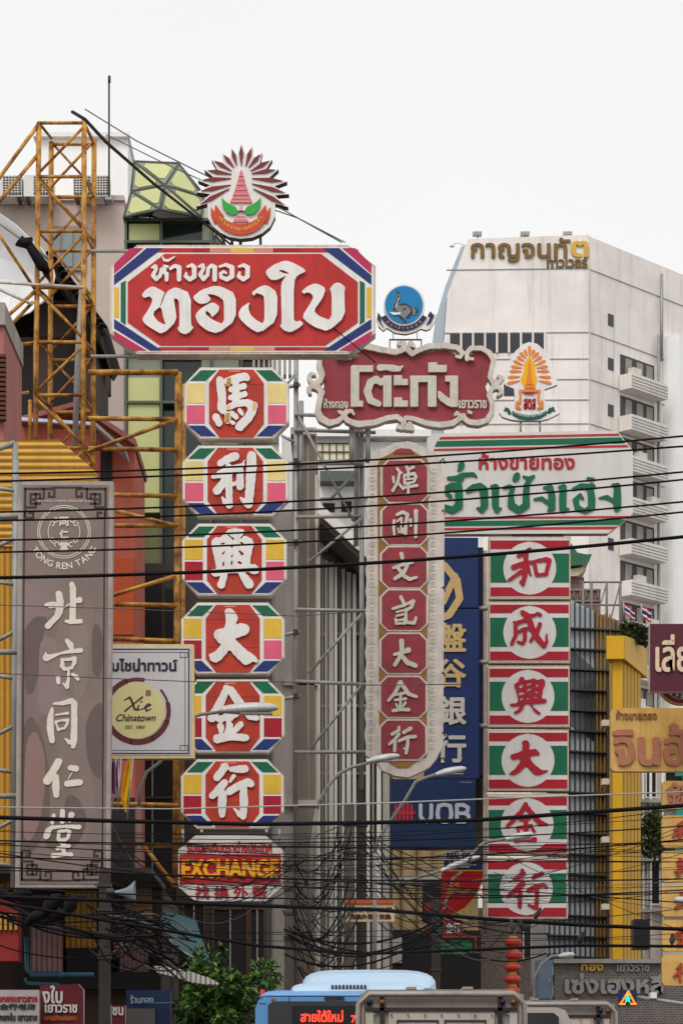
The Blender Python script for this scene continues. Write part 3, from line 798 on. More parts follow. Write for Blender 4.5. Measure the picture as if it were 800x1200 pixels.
# old dark house with a tiled roof and white tarpaulin
t = Thing('shophouse', 'old dark shophouse with a steep black tiled roof behind the lattice tower', 'building', 70, 1300, 72, ground=True)
OLD = mat('soot brown wall', rgb(74, 62, 56), .85, .5, .6, .4); TILE = stripes('old roof tile', (66, 58, 56), (34, 30, 30), .22, 'X', .85)
b = t.mb(); b.rect(0, 395, 112, t.py, -4, 0, OLD); b.rect(40, 352, 108, 396, -6, 0, OLD); t.part('wall', b)
b = t.mb(); b.rect(14, 400, 40, 490, 0.002, .05, VOID); b.rect(58, 398, 92, 490, .002, .05, VOID); t.part('opening', b)
b = t.mb(); P3 = t.mb().P
for p in ([(62, 330), (72, 318), (131, 398), (122, 412)], [(72, 318), (62, 330), (-6, 385), (-14, 372)]):
    b.hexa([P3(*p[0], 1.2), P3(*p[1], 1.2), P3(*p[1], -3), P3(*p[0], -3), P3(*p[3], 1.2), P3(*p[2], 1.2), P3(*p[2], -3), P3(*p[3], -3)], TILE)
for i in range(15):
    f = i / 14; x, y = 66 + f * 61, 322 + f * 84
    b.lathe([(.12, 0), (.12, -.35)], (P3(x, y, 1.35)[0], -1.35, P3(x, y)[1 + 1]), TILE, 8, 'y')
t.part('roof', b)
t = Thing('tarpaulin', 'white tarpaulin sheet sagging beside the lattice tower at the left edge', 'tarpaulin', 20, 385, 68)
b = t.mb(); TP = mat('white tarpaulin cloth', rgb(232, 232, 234), .8, .15, .6, .15)
n = 8
top = [(-30, 240), (0, 250), (20, 264), (36, 280), (50, 292), (62, 310), (66, 325), (62, 340), (60, 345)]
bot = [(-30, 400), (0, 391), (8, 380), (18, 378), (26, 372), (36, 368), (45, 360), (55, 352), (60, 346)]
for i in range(n):
    for j in range(6):
        g = lambda a, c: (lambda f: P_(top[a][0] * (1 - f) + bot[a][0] * f, top[a][1] * (1 - f) + bot[a][1] * f, -.5 * math.sin(f * 3.1) + .02 * a))(c / 6)
        P_ = t.mb().P
        b.face([g(i, j), g(i + 1, j), g(i + 1, j + 1), g(i, j + 1)], TP)
o = t.part('sheet', b)
sm_ = o.modifiers.new('thick', 'SOLIDIFY'); sm_.thickness = .03
b = t.mb(); b.tube([P_(-30, 240, .1), P_(62, 308, .1)], .05, GREYSTEEL); t.part('ridge_pole', b)

# salmon gabled house
t = Thing('shophouse', 'salmon pink gabled shophouse with dark windows left of the eight-sided panels', 'building', 110, 1300, 68, ground=True)
SAL = mat('salmon render', rgb(180, 92, 72), .8, .3, .5, .4, dirtcol=(110, 66, 54)); ORW = mat('burnt orange render', rgb(186, 84, 44), .8, .3, .5, .3)
b = t.mb(); b.poly([(-60, t.py), (158, t.py), (158, 524), (93, 481), (28, 500), (-60, 520)], -3.5, 0, SAL); t.part('wall', b)
b = t.mb()
for p in ([(92, 476), (93, 481), (160, 527), (161, 520)], [(93, 481), (92, 476), (26, 494), (27, 500)]):
    b.hexa([P3(0, 0)] * 0 or [t.mb().P(*p[0], .5), t.mb().P(*p[1], .5), t.mb().P(*p[1], -3.6), t.mb().P(*p[0], -3.6), t.mb().P(*p[3], .5), t.mb().P(*p[2], .5), t.mb().P(*p[2], -3.6), t.mb().P(*p[3], -3.6)], mat('faded rust roof', rgb(150, 92, 80), .8, .4))
t.part('roof', b)
b = t.mb(); b.poly([(60, 502), (104, 502), (93, 486), (62, 494)], .003, .04, mat('dull red gable board', rgb(120, 46, 40), .8, .4)); t.part('gable_board', b)
b = t.mb(); b.rect(-20, 655, 157, 744, .003, .05, ORW); t.part('orange_band', b)
b = t.mb(); b.rect(118, 520, 131, 640, .003, .05, VOID); b.rect(60, 935, 158.4, 1330, .003, .06, VOID); t.part('opening', b)
b = t.mb(); b.poly([(5, 496), (114, 503.5), (114, 507), (5, 500)], .6, .75, mat('pale blue fascia', rgb(196, 212, 236), .5, .2)); b.rect(112, 504, 116, 526, .4, .7, GREYSTEEL); t.part('fascia', b)
b = t.mb(); b.hexa([b.P(112, 508, .1), b.P(152, 544, .1), b.P(152, 544, 1.2), b.P(112, 508, 1.2), b.P(112, 504, .1), b.P(152, 540, .1), b.P(152, 540, 1.2), b.P(112, 504, 1.2)], GREYSTEEL); t.part('eave', b)

t = Thing('shophouse', 'dark open-fronted shophouse with black window openings behind the yellow steel frame', 'building', 190, 1300, 74, ground=True)
DW = mat('grimy dark wall', rgb(70, 66, 58), .85, .5, .6, .4)
b = t.mb(); b.rect(120, 660, 312, t.py, -6, 0, DW); t.part('wall', b)
for (x0, y0, x1, y1) in ((156, 670, 190, 745), (194, 690, 212, 745)):
    b = t.mb(); b.rect(x0, y0, x1, y1, -2, .03, VOID); t.part('upper_opening', b)
for (x0, y0, x1, y1) in ((150, 760, 208, 935), (150, 945, 208, 1060), (215, 1060, 240, 1180), (250, 1065, 290, 1190), (293, 1065, 310, 1150)):
    b = t.mb(); b.rect(x0, y0, x1, y1, .003, .06, VOID); f_ = t.part('opening', b)
    b = t.mb(); b.line([(x0, y0), (x1, y0), (x1, y1), (x0, y1)], 2.4, .06, .12, mat('timber frame', rgb(84, 66, 44), .7, .4), closed=True); b.rect((x0 + x1) / 2 - .8, y0, (x0 + x1) / 2 + .8, y1, .06, .1, GREYSTEEL); t.part('frame', b, f_)

# pink wall with louvres at the very left, near
t = Thing('shophouse', 'narrow strip of a pink wall with rust brown louvres at the left edge', 'building', -60, 1300, 54, ground=True)
PK = mat('dusty pink wall', rgb(172, 110, 104), .8, .4, .6, .4)
b = t.mb(); b.rect(-260, 380, 5, t.py, -3, 0, PK); b.rect(-260, 356, 7, 382, -3, .1, CONCRETE); t.part('wall', b)
b = t.mb()
for i in range(14): b.rect(-80, 418 + i * 5.6, 8, 421.5 + i * 5.6, .0, .2, mat('rust brown louvre', rgb(96, 52, 44), .7, .4))
t.part('louvre', b)

# yellow corrugated billboard box behind the brown board
YC = stripes('yellow corrugated sheet', (218, 164, 62), (150, 104, 34), .13, 'Z', .6)
YCV = stripes('yellow corrugated sheet upright', (206, 150, 44), (140, 96, 26), .11, 'X', .6)
t = Thing('billboard', 'yellow corrugated sheet box standing behind the tall brown board', 'billboard', 40, 1040, 48.5)
b = t.mb(); b.poly([(-40, 640), (112, 640), (112, 552), (69, 515), (-40, 517)], -.6, 0, YC); t.part('upper_box', b)
b = t.mb(); b.rect(-30, 640, 20, 1040, -.5, -.05, YCV); t.part('upright_sheet', b)
b = t.mb()
for a in ((-30, 545, 22, 527), (22, 527, 22, 640)): b.bar(b.P(a[0], a[1], .5), b.P(a[2], a[3], .5), .1, GREYSTEEL)
t.part('frame', b)
t = Thing('steel_ladder', 'grey steel ladder frame along the left side of the tall brown board', 'ladder', 8, 1040, 46.5)
b = t.mb()
b.bar(b.P(19, 540, 0), b.P(16, 1040, 0), .1, GREYSTEEL); b.bar(b.P(-8, 560, 0), b.P(-10, 1040, 0), .1, GREYSTEEL); t.part('rail', b)
for i, y in enumerate(range(575, 1030, 55)):
    b = t.mb(); b.bar(b.P(18, y, 0), b.P(-9, y + (14 if i % 2 else -4), 0), .07, GREYSTEEL); t.part('rung', b)

# ================================================================ MIDDLE: grey classical block
YMID = 86.0
t = Thing('shop_building', 'grey classical building with tall pilasters and a sloping concrete canopy between the signs', 'building', 390, 1300, YMID, ground=True)
STN = mat('stained concrete wall', rgb(222, 212, 200), .85, .35, .5, .5, bump=.2, dirtcol=(104, 92, 84)); PIL = mat('pale pilaster', rgb(228, 222, 210), .75, .3, .4, .5, dirtcol=(130, 120, 110)); PIG = mat('grey pilaster', rgb(182, 177, 168), .8, .5, .4, .5)
b = t.mb(); b.rect(316, 600, 349, t.py, -8, .4, STN); b.rect(343, 515, 352, 600, -8, .4, STN); b.rect(349, 515, 369, t.py, -8, .55, mat('brown stained column', rgb(150, 134, 120), .85, .6, .6, .7, bump=.2, dirtcol=(84, 70, 60))); b.rect(369, 560, 372, t.py, -8, .4, PIL); b.rect(372, 640, 460, t.py, -8, -.3, glass('old window glass', (92, 92, 88), .2)); b.rect(372, 600, 384, 645, -8, 0, STN); t.part('wall', b)
b = t.mb()
x = 372.5; rr = random.Random(3)
for x0, x1, m, d in ((372, 375.5, PIL, .5), (377, 379, PIG, .2), (380.5, 384, PIG, .3), (385.5, 391, STN, .35), (392, 395, PIL, .5), (397.5, 399, PIG, .15), (400.5, 404, PIL, .4), (406, 411, PIL, .3), (413, 417, PIL, .55), (424, 427, DARKSTEEL, .1), (428.5, 433, PIL, .6), (435.5, 438, PIG, .3), (441, 446, PIL, .5), (448, 456, PIG, .2)):
    b.rect(x0, 655 + max(0, (x0 - 374) * .55), x1, t.py, -.29, d, m)
t.part('pilaster', b)
b = t.mb()
for y in (742, 826, 905, 1000): b.rect(372, y, 430, y + 3, -.28, .12, PIG)
t.part('window_rail', b)
b = t.mb(); q_ = b.P
b.hexa([q_(374, 628, 3.2), q_(429, 678, 3.2), q_(429, 678, -.2), q_(374, 628, -.2), q_(374, 615, 3.2), q_(429, 663, 3.2), q_(429, 663, -.2), q_(374, 615, -.2)], PIL)
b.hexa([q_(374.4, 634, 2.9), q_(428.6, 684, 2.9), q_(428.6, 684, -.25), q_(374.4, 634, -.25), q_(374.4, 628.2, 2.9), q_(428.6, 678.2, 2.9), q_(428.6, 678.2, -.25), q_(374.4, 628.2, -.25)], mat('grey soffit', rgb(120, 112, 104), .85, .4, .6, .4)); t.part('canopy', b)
b = t.mb(); b.rect(341, 508, 371, 516, -8.2, .8, STN); b.rect(333, 800, 372, 806, .4, .55, STN); b.rect(333, 940, 372, 947, .4, .6, STN); t.part('cornice', b)
b = t.mb()
for x in (347, 361): b.tube([b.P(x, 520, .5), b.P(x, 1250, .5)], .06, GREYSTEEL)
t.part('drain_pipe', b)

t = Thing('apartment_building', 'pale distant building with a cream grid window under the maroon signboard', 'building', 395, 1300, 135, ground=True)
b = t.mb(); b.rect(330, 512, 500, t.py, -10, 0, mat('pale grey render', rgb(206, 204, 202), .75, .3, .3, .3)); t.part('wall', b)
b = t.mb(); b.rect(345, 506, 505, 514, -10.2, .5, WHITE); b.rect(375, 560, 420, 572, 0, 1.5, mat('grey green awning', rgb(90, 98, 92), .7, .3)); b.rect(375, 572, 430, 585, 0.01, .4, WHITE); t.part('roof_slab', b)
b = t.mb(); b.rect(369, 520, 420, 541, .002, .12, mat('cream glazing', rgb(232, 222, 190), .5, .2)); w_ = t.part('window', b)
b = t.mb()
for i in range(7): b.rect(369 + i * 8.2, 520, 370.2 + i * 8.2, 541, .12, .2, DARKSTEEL)
for i in range(3): b.rect(369, 520 + i * 10, 420, 521 + i * 10, .12, .21, DARKSTEEL)
t.part('glazing_bar', b, w_)
b = t.mb(); b.rect(378, 590, 392, 600, .002, .1, VOID); b.rect(400, 588, 412, 600, .002, .1, VOID); t.part('small_window', b)

t = Thing('shop_building', 'cream building with round columns below the square bank board', 'building', 480, 1300, 112, ground=True)
CRM = mat('ochre cream render', rgb(172, 148, 108), .8, .4, .5, .5)
b = t.mb(); b.rect(432, 905, 560, t.py, -9, 0, CRM); t.part('wall', b)
b = t.mb()
for x in (458, 476, 494): b.lathe([(.34, 0), (.34, 14)], (b.P(x + 3, 0)[0], -.15, 0), CRM, 14)
t.part('column', b)
b = t.mb(); b.rect(462, 1040, 474, 1100, .01, .08, VOID); b.rect(494, 1032, 518, 1082, .01, .5, VOID); b.rect(480, 1045, 492, 1100, .01, .08, VOID); t.part('window', b)
b = t.mb(); b.rect(430, 1092, 562, 1300, .02, .9, VOID); b.rect(440, 1100, 470, 1130, .9, 1.0, PIG); t.part('shopfront', b)
b = t.mb(); b.rect(432, 1028, 560, 1032, 0, .6, PIG); t.part('cornice', b)

# ================================================================ RIGHT SIDE BUILDINGS
t = Thing('glass_building', 'narrow curtain wall building with bluish vertical mullions beside the striped panels', 'building', 690, 1300, 98, ground=True)
CG = glass('curtain glass painted sky reflection', (168, 178, 186), .15); CB = glass('bronze glass painted yellow reflection', (122, 102, 66), .2); CM = mat('curtain mullion', rgb(58, 58, 62), .5, .3)  # sky and yellow reflections painted into the two glass colours
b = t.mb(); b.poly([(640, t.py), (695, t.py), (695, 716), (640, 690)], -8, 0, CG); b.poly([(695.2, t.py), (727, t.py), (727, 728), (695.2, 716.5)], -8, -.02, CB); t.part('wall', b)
b = t.mb()
for x in range(642, 727, 6): b.rect(x, 692 + max(0, (x - 640)) * .45, x + (1.7 if x < 695 else 1.5), t.py, 0, .1, CM)
for x in (696, 700, 705, 711): b.rect(x + 2, 720, x + 3.4, t.py, 0, .15, mat('bronze mullion', rgb(160, 122, 50), .5, .3))
t.part('mullion', b)
b = t.mb()
for y in range(735, 1180, 24): b.poly([(640, y + 1.6), (727, y + 5.6), (727, y + 4), (640, y)], .0, .26, CM)
t.part('transom', b)
b = t.mb(); b.poly([(668, 760), (697, 785), (697, 870), (668, 850)], .02, .03, glass('dark reflecting glass', (70, 76, 84), .1));t.part('dark_pane', b)
b = t.mb(); STL = mat('rooftop cage steel', rgb(132, 126, 120), .6, .4)
for x in (684, 694, 712, 728): b.bar(b.P(x, 740, -.5), b.P(x, 678, -.5), .09, STL)
for y in (679, 706, 730): b.bar(b.P(680, y, -.5), b.P(730, y, -.5), .07, STL)
b.bar(b.P(694, 740, -.5), b.P(712, 680, -.5), .05, STL); b.bar(b.P(712, 740, -.5), b.P(728, 680, -.5), .05, STL); t.part('roof_cage', b)

t = Thing('temple_pavilion', 'red brick pavilion with a curled green tiled eave beside the top striped panel', 'building', 680, 1300, 150, ground=True)
b = t.mb(); b.rect(655, 690, 703, t.py, -5, 0, brick('red brown brick', (128, 84, 72), (106, 70, 60), (150, 130, 120), 3)); b.rect(658, 676, 684, 690, -4, -.1, brick('red brown brick', (128, 84, 72), (106, 70, 60), (150, 130, 120), 3)); t.part('wall', b)
b = t.mb(); ET = mat('green glazed tile', rgb(42, 100, 72), .4, .4, 2, .2)
b.poly([(645, 668), (682, 664), (690, 657), (692, 652), (684, 652), (675, 650), (668, 640), (660, 634), (645, 630)], -4, .6, ET); b.poly([(645, 677), (676, 676), (686, 668), (682, 666), (645, 671)], -3.5, .3, mat('eave cream trim', rgb(200, 186, 160), .7, .3)); t.part('roof', b)
b = t.mb()
for y in (692, 705): b.bar(b.P(656, y, .1), b.P(703, y, .1), .12, STL)
for x in range(658, 704, 7): b.bar(b.P(x, 705, .1), b.P(x, 690, .1), .08, STL)
t.part('railing', b)

t = Thing('shop_building', 'bright yellow building corner with a heavy beam and a fluted column', 'building', 732, 1300, 92, ground=True)
YW = mat('chrome yellow render', rgb(222, 168, 22), .6, .3, .5, .3, dirtcol=(130, 90, 30)); YW2 = stripes('fluted yellow render', (208, 156, 28), (120, 86, 20), .17, 'X', .65)
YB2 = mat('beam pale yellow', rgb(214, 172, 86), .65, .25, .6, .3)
b = t.mb(); q = t.mb().P
b.hexa([q(710, 772), q(731, 772), (q(769, 0)[0], 3.0, q(0, 778)[2]), (q(747, 0)[0], 4.5, q(0, 772)[2]), q(710, 745), q(731, 745), (q(769, 0)[0], 3.0, q(0, 737)[2]), (q(747, 0)[0], 4.5, q(0, 737)[2])], YW); t.part('beam', b)
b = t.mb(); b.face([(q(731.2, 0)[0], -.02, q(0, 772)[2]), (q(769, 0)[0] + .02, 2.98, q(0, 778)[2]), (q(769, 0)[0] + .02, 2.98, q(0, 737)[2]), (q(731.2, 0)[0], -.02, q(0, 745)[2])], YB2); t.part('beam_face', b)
b = t.mb(); b.rect(718.5, 771, 729.5, t.py, -1.5, -.3, YW); b.hexa([(q(729.6, 0)[0], .32, 0), (q(759.5, 0)[0], 2.4, 0), (q(752, 0)[0], 3.2, 0), (q(727, 0)[0], 1.2, 0), (q(729.6, 0)[0], .32, q(0, 773)[2]), (q(759.5, 0)[0], 2.4, q(0, 775)[2]), (q(752, 0)[0], 3.2, q(0, 773)[2]), (q(727, 0)[0], 1.2, q(0, 775)[2])], YW2); t.part('column', b)
b = t.mb(); b.rect(737, 772, 760, t.py, -8, -4, VOID); b.rect(719, 780, 726, t.py, -2.5, -2, DARKSTEEL)
t.part('rear_wall', b)
b = t.mb()
for y in (836, 906, 975, 1055): b.rect(710, y, 719, y + 7, -2, -1.5, PIL)
t.part('floor_edge', b)

def foliage(name, lab, cat, px, py, Y, w, h, n, leaf, c1, c2, trunk=True, group=None, seed=1, kind=None):
    """clumped leaf cards through an uneven crown; px, py: foot of the plant"""
    rr = random.Random(seed)
    t = Thing(name, lab, cat, px, py, Y, group)
    W, H = w * t.s, h * t.s
    m1 = mat('leaf ' + name + str(seed), rgb(*c1), .55, .6, 4, 0, spec=.3); m2 = mat('young leaf ' + name + str(seed), rgb(*c2), .5, .5, 4, 0, spec=.3)
    m3 = mat('old leaf ' + name + str(seed), rgb(int(c1[0] * .8), int(c1[1] * .74), int(c1[2] * .9)), .6, .6, 4, 0, spec=.2)
    cl = []
    for i in range(36):
        a, e = rr.uniform(0, 6.28), rr.random() ** .5
        zz = rr.uniform(.2, .97); k_ = 1.15 - .55 * abs(zz - .5)
        cl.append((math.cos(a) * e * W * .43 * k_, math.sin(a) * e * W * .36, zz * H, rr.uniform(.06, .17) * W))
    b = t.mb()
    for i in range(n):
        c = cl[rr.randrange(len(cl))]; d = Vector((rr.gauss(0, 1), rr.gauss(0, 1), rr.gauss(0, 1))).normalized() * c[3] * rr.uniform(.4, 1.05)
        p = Vector(c[:3]) + d
        ax = (d.normalized() + Vector((rr.uniform(-.8, .8), rr.uniform(-.8, .8), rr.uniform(-.9, .3)))).normalized()
        sd = ax.cross(Vector((rr.uniform(-1, 1), rr.uniform(-1, 1), 1))).normalized(); L_ = leaf * rr.uniform(.6, 1.3); up = sd.cross(ax) * L_ * .15
        m = m2 if rr.random() < .34 and d.z > 0 else (m3 if rr.random() < .3 else m1)
        b.face([p, p + ax * L_ * .5 + sd * L_ * .28 + up, p + ax * L_, p + ax * L_ * .5 - sd * L_ * .28 + up], m)
    t.part('foliage', b)
    if trunk:
        b = t.mb(); bk_ = mat('bark', rgb(84, 70, 58), .9, .5)
        b.tube([(0, 0, 0), (.02 * W, 0, H * .25), (-.02 * W, 0, H * .5)], [W * .05, W * .04, W * .02], bk_)
        for c in cl[:18]: b.tube([(0, 0, H * .25), Vector(c[:3]) * .6 + Vector((0, 0, H * .12)), c[:3]], [W * .025, W * .015, W * .006], bk_, 5)
        t.part('trunk', b)
    return t
for i, x in enumerate((735, 744, 752)):
    foliage('planter_shrub', ['leftmost of three green shrubs in the planter on the yellow beam', 'middle one of three green shrubs in the planter on the yellow beam', 'rightmost of three green shrubs in the planter on the yellow beam'][i], 'shrub', x, 752 + i * 2, 93.5, 14, 22, 260, .22, (70, 84, 50), (104, 112, 66), True, 'shrubs in the planter', 20 + i)

t = Thing('apartment_building', 'grey weathered building with drain pipes behind the golden panels', 'building', 770, 1300, 104, ground=True)
b = t.mb(); b.rect(748, 868, 900, t.py, -9, 0, STN); t.part('wall', b)
for (x0, y0, x1, y1) in ((756, 880, 768, 935), (778, 905, 800, 925), (758, 1010, 772, 1060), (780, 960, 800, 1010)):
    b = t.mb(); b.rect(x0, y0, x1, y1, .003, .08, VOID); f_ = t.part('window', b)
    b = t.mb(); b.line([(x0, y0), (x1, y0), (x1, y1), (x0, y1)], 1.6, .08, .14, WHITE, closed=True); t.part('frame', b, f_)
b = t.mb()
for x in (752, 761, 775): b.tube([b.P(x, 880, .2), b.P(x, 1200, .2)], .06, WHITE)
for y in (938, 1006, 1066): b.rect(748, y, 830, y + 4, 0, .5, PIG)
t.part('drain_pipe', b)
b = t.mb(); b.rect(788, 903, 830, 912, .5, .8, mat('teal shutter', rgb(44, 150, 150), .6, .3)); b.rect(788, 940, 800, 1000, .5, .7, mat('teal shutter', rgb(44, 150, 150))); t.part('teal_panel', b)
foliage('potted_tree', 'small leafy tree growing on the ledge beside the golden panels', 'tree', 766, 1015, 100, 34, 66, 900, .26, (84, 104, 52), (136, 154, 84), True, None, 31)
t = Thing('metal_cabinet', 'tall black cabinet box standing beside the yellow column', 'cabinet', 754, 1112, 90)
b = t.mb(); b.rect(742, 1077, 761, 1112, -.8, 0, mat('black cabinet', rgb(28, 28, 32), .5, .3)); t.part('casing', b)
b = t.mb(); b.rect(744, 1079, 750.8, 1110, .003, .03, VOID); b.rect(752, 1079, 759, 1110, .003, .03, VOID); t.part('door', b)

t = Thing('shop_wall', 'grey brick shop wall carrying raised silver Thai lettering', 'wall', 712, 1300, 82, ground=True)
GBK = brick('grey brick', (112, 104, 100), (92, 84, 82), (140, 134, 128), 3.4)
b = t.mb(); b.rect(650, 1127, 830, t.py, -.5, 0, GBK); t.part('wall', b)
b = t.mb(); b.rect(648, 1124, 832, 1129, -.6, .2, CONCRETE); t.part('coping', b)
SIL = mat('silver letter', rgb(158, 156, 154), .35, .5, 3, .4, metal=.4, dirtcol=(80, 76, 74))
b = t.mb(); b.text('เซ่งเฮงหลี', 661, 1140, 776, 1165, .01, .14, SIL, bold=1.1); t.part('silver_lettering', b)
b = t.mb(); b.text('ทอง', 680, 1130, 706, 1138, .01, .08, GLD2, bold=.5); b.text('เยาวราช', 722, 1130.5, 760, 1138.5, .01, .06, SIL, bold=.3); t.part('small_lettering', b)
t = Thing('steel_cabinet', 'blue grey steel cabinet door beside the grey brick wall', 'cabinet', 638, 1172, 80)
b = t.mb(); b.rect(628, 1125, 647, 1172, -.6, 0, mat('blue grey steel', rgb(112, 130, 148), .5, .4)); t.part('casing', b)
b = t.mb(); b.rect(630, 1128, 644, 1170, .003, .04, mat('blue grey steel', rgb(112, 130, 148))); b.rect(642, 1145, 643.5, 1152, .04, .08, GREYSTEEL); t.part('door', b)

t = Thing('shophouse', 'far dim brick shophouse at the end of the street behind the cables', 'building', 600, 1300, 150, ground=True)
b = t.mb(); b.rect(470, 1064, 720, t.py, -9, 0, brick('dim brick', (104, 88, 80), (84, 70, 64), (96, 88, 82), 2.4)); t.part('wall', b)
b = t.mb()
for x in (498, 525, 612, 640): b.rect(x, 1085, x + 12, 1120, .01, .1, VOID)
for x in range(612, 665, 9): b.rect(x, 1086, x + 1.2, 1125, .1, .3, PIG)
t.part('window', b)
b = t.mb(); b.rect(520, 1078, 536, 1190, .02, .5, mat('faded rose render', rgb(170, 128, 126), .8, .4)); t.part('bay', b)

# ================================================================ unseen street past the camera: shophouse rows added to shade the lower signs
def row(lab, x0, x1, y0, y1, face):
    """unseen shophouses added along the pavement for their shade; face = x of the street front"""
    rr_ = random.Random(int(abs(x0) * 7))
    y = y0
    while y < y1:
        d = rr_.uniform(5.5, 8); h = rr_.uniform(14.5, 18.5)
        o = bpy.data.objects.new('shophouse', None); COL.objects.link(o); o.location = ((x0 + x1) / 2, y, 0)
        tag(o, lab, 'building', 'unseen shading rows beside the camera')
        ox = (x0 + x1) / 2
        wm_ = mat('street render ' + str(int(h)), rgb(150 + int(h) * 2, 150, 140), .8, .5, .5, .5)
        b = MB(); b.box(x0 - ox, x1 - ox, 0, d - .02, 0, h, wm_); w = b.build('wall', o)
        sx = 1 if face > ox else -1; f = face - ox
        for fl in range(1, int(h / 3.4)):
            for k in range(2):
                a = .8 + k * (d - 1.4) / 2; z = fl * 3.4 + .9
                b = MB(); b.box(min(f, f + sx * .08), max(f, f + sx * .08), a, a + (d - 2.4) / 2, z, z + 1.6, VOID); g_ = b.build('window', o)
                b = MB(); b.box(min(f, f + sx * .16), max(f, f + sx * .16), a - .1, a + (d - 2.4) / 2 + .1, z - .14, z - .02, PIG); b.build('sill', g_)
        b = MB(); b.box(min(f, f + sx * 1.2), max(f, f + sx * 1.2), .1, d - .1, 3.2, 3.4, PIG); b.build('canopy', o)
        y += d
row('unseen rendered shophouse added left of the camera to shade the street', -19, -8.2, -38, 20, -8.2)
row('unseen rendered shophouse added right of the camera to shade the street', 9.2, 20, -38, 26, 9.2)
# ================================================================ SIGNS
# ---------------------------------------------------------------- gold shop sign 1: long eight-sided board with badge
YG = 58.0
t = Thing('shop_sign', 'long eight-sided red signboard with huge white Thai lettering and blue corner stripes', 'shop sign', 284, 417, YG)
b = t.mb(); b.octo(129, 287, 440, 415, 32, 25, -.45, 0, RUST, RUST)
t.part('board', b)
b = t.mb()
b.octo(131.5, 289.5, 437.5, 412.5, 31, 24.5, .002, .01, WHITE)
t.part('white_face', b)
b = t.mb()
# stripe cells along top and bottom, ends
cols = [RED, CRIMSON, SALMON, YELLOW, SALMON, CRIMSON, RED]
xs = [184, 226, 246, 270, 297, 320, 352, 388]
for c, a, e in zip(cols, xs, xs[1:]):
    b.rect(a, 291, e, 296, .012, .016, c)
xs = [186, 220, 245, 270, 297, 322, 350, 386]
for c, a, e in zip(cols, xs, xs[1:]):
    b.rect(a, 407, e, 411, .012, .016, c)
def quad(b, P, m): b.poly(P, .0125, .021, m)
for mir in (0, 1):
    g = (lambda P: P) if not mir else (lambda P: [(569 - x, y) for x, y in P][::-1])
    quad(b, g([(134, 321), (134, 310), (153, 291), (168, 291)]), MAGENTA); quad(b, g([(134, 334), (134, 323), (172, 291), (191, 291)]), NAVY)
    quad(b, g([(134, 385), (134, 374), (190, 411), (176, 411)][::-1]), NAVY); quad(b, g([(134, 397), (134, 388), (172, 411), (156, 411)][::-1]), MAGENTA)
    quad(b, g([(134, 372), (134, 337), (139.5, 337), (139.5, 372)][::-1]), YELLOW); quad(b, g([(141.8, 377), (141.8, 332), (147.6, 329), (147.6, 381)][::-1]), GREEN)
t.part('border_stripe', b)
b = t.mb(); b.poly([(188, 405), (381, 405), (419, 378), (419, 331), (376, 298), (193, 298), (150, 331), (150, 378)], .012, .03, RED)
t.part('red_field', b)
b = t.mb()
for sp, ox in ((TITLE_A, 160), (TITLE_B, 160), (TITLE_C, 270), (TITLE_D, 270), (TITLE_E, 270)):
    b.glyph(sp, ox, 295, 5.333, .03, .10, WHITE, RUST, step=4.0, wobble=0.6)
t.part('large_lettering', b)
b = t.mb(); b.glyph(TITLE_SMALL, 160, 295, 5.333, .03, .08, WHITE, RUST, step=3.2, wobble=0.4)
t.part('small_lettering', b)
b = t.mb()
for y in (289, 413):
    b.tube([b.P(105, y, -.3), b.P(420, y, -.3)], .04, GREYSTEEL)
t.part('mounting_rail', b)

t = Thing('emblem_sign', 'sunburst shop badge of dark red petals with pagoda, two green leaves and ribbon', 'emblem', 284, 287, YG)
k = 1 / 6.667
E1 = lambda x, y: (225 + x * k, 165 + y * k)
PET = [(385, 20, 385, 205), (308, 55, 352, 200), (238, 100, 332, 215), (160, 150, 315, 240), (105, 230, 315, 265), (55, 310, 315, 295), (45, 400, 310, 345), (40, 510, 300, 372), (470, 45, 418, 205), (545, 95, 440, 215), (620, 150, 455, 240), (668, 225, 460, 260), (735, 318, 460, 295), (750, 415, 460, 335), (745, 515, 470, 372)]
b = t.mb()
pts = []
for x0, y0, x1, y1 in sorted(PET, key=lambda p: math.atan2(p[1] - 330, p[0] - 385) if True else 0):
    an = math.atan2(y0 - 330, x0 - 385); d = math.hypot(x0 - 385, y0 - 330)
    pts.append((an, d))
pts.sort(key=lambda p: (p[0] + math.pi * 1.5 - .75) % (2 * math.pi))
star = []
for i, (an, d) in enumerate(pts):
    star.append(E1(385 + (d + 8) * math.cos(an), 330 + (d + 8) * math.sin(an)))
    if i < len(pts) - 1:
        a2 = pts[i + 1][0]
        if a2 < an: a2 += 2 * math.pi
        m_ = (an + a2) / 2; dm = min(d, pts[i + 1][1]) * .74
        star.append(E1(385 + dm * math.cos(m_), 330 + dm * math.sin(m_)))
star += [E1(650, 490), E1(650, 590), E1(610, 670), E1(550, 720), E1(470, 755), E1(380, 765), E1(290, 750), E1(220, 715), E1(160, 665), E1(125, 600), E1(120, 490)]
b.poly(star[::-1], -.25, 0, WHITE, DARKSTEEL)
t.part('backing_board', b)
PETAL = mat('dark red petal', rgb(126, 44, 52), .6, .3, 3, .1)
b = t.mb()
for x0, y0, x1, y1 in PET:
    dx, dy = x1 - x0, y1 - y0; L_ = math.hypot(dx, dy); nx, ny = -dy / L_, dx / L_
    w = 17
    g = lambda f, s: E1(x0 + dx * f + nx * w * s, y0 + dy * f + ny * w * s)
    b.poly([g(.1, 0), g(.42, 1), g(.97, .12), g(.97, -.12), g(.42, -1)], .004, .03, PETAL)
t.part('petal_ray', b)
PGD = mat('pale pagoda pink', rgb(222, 120, 128), .6, .3, 6, .2); PGL = mat('pagoda light pink', rgb(236, 170, 172), .6, .3, 6, .2)
b = t.mb()
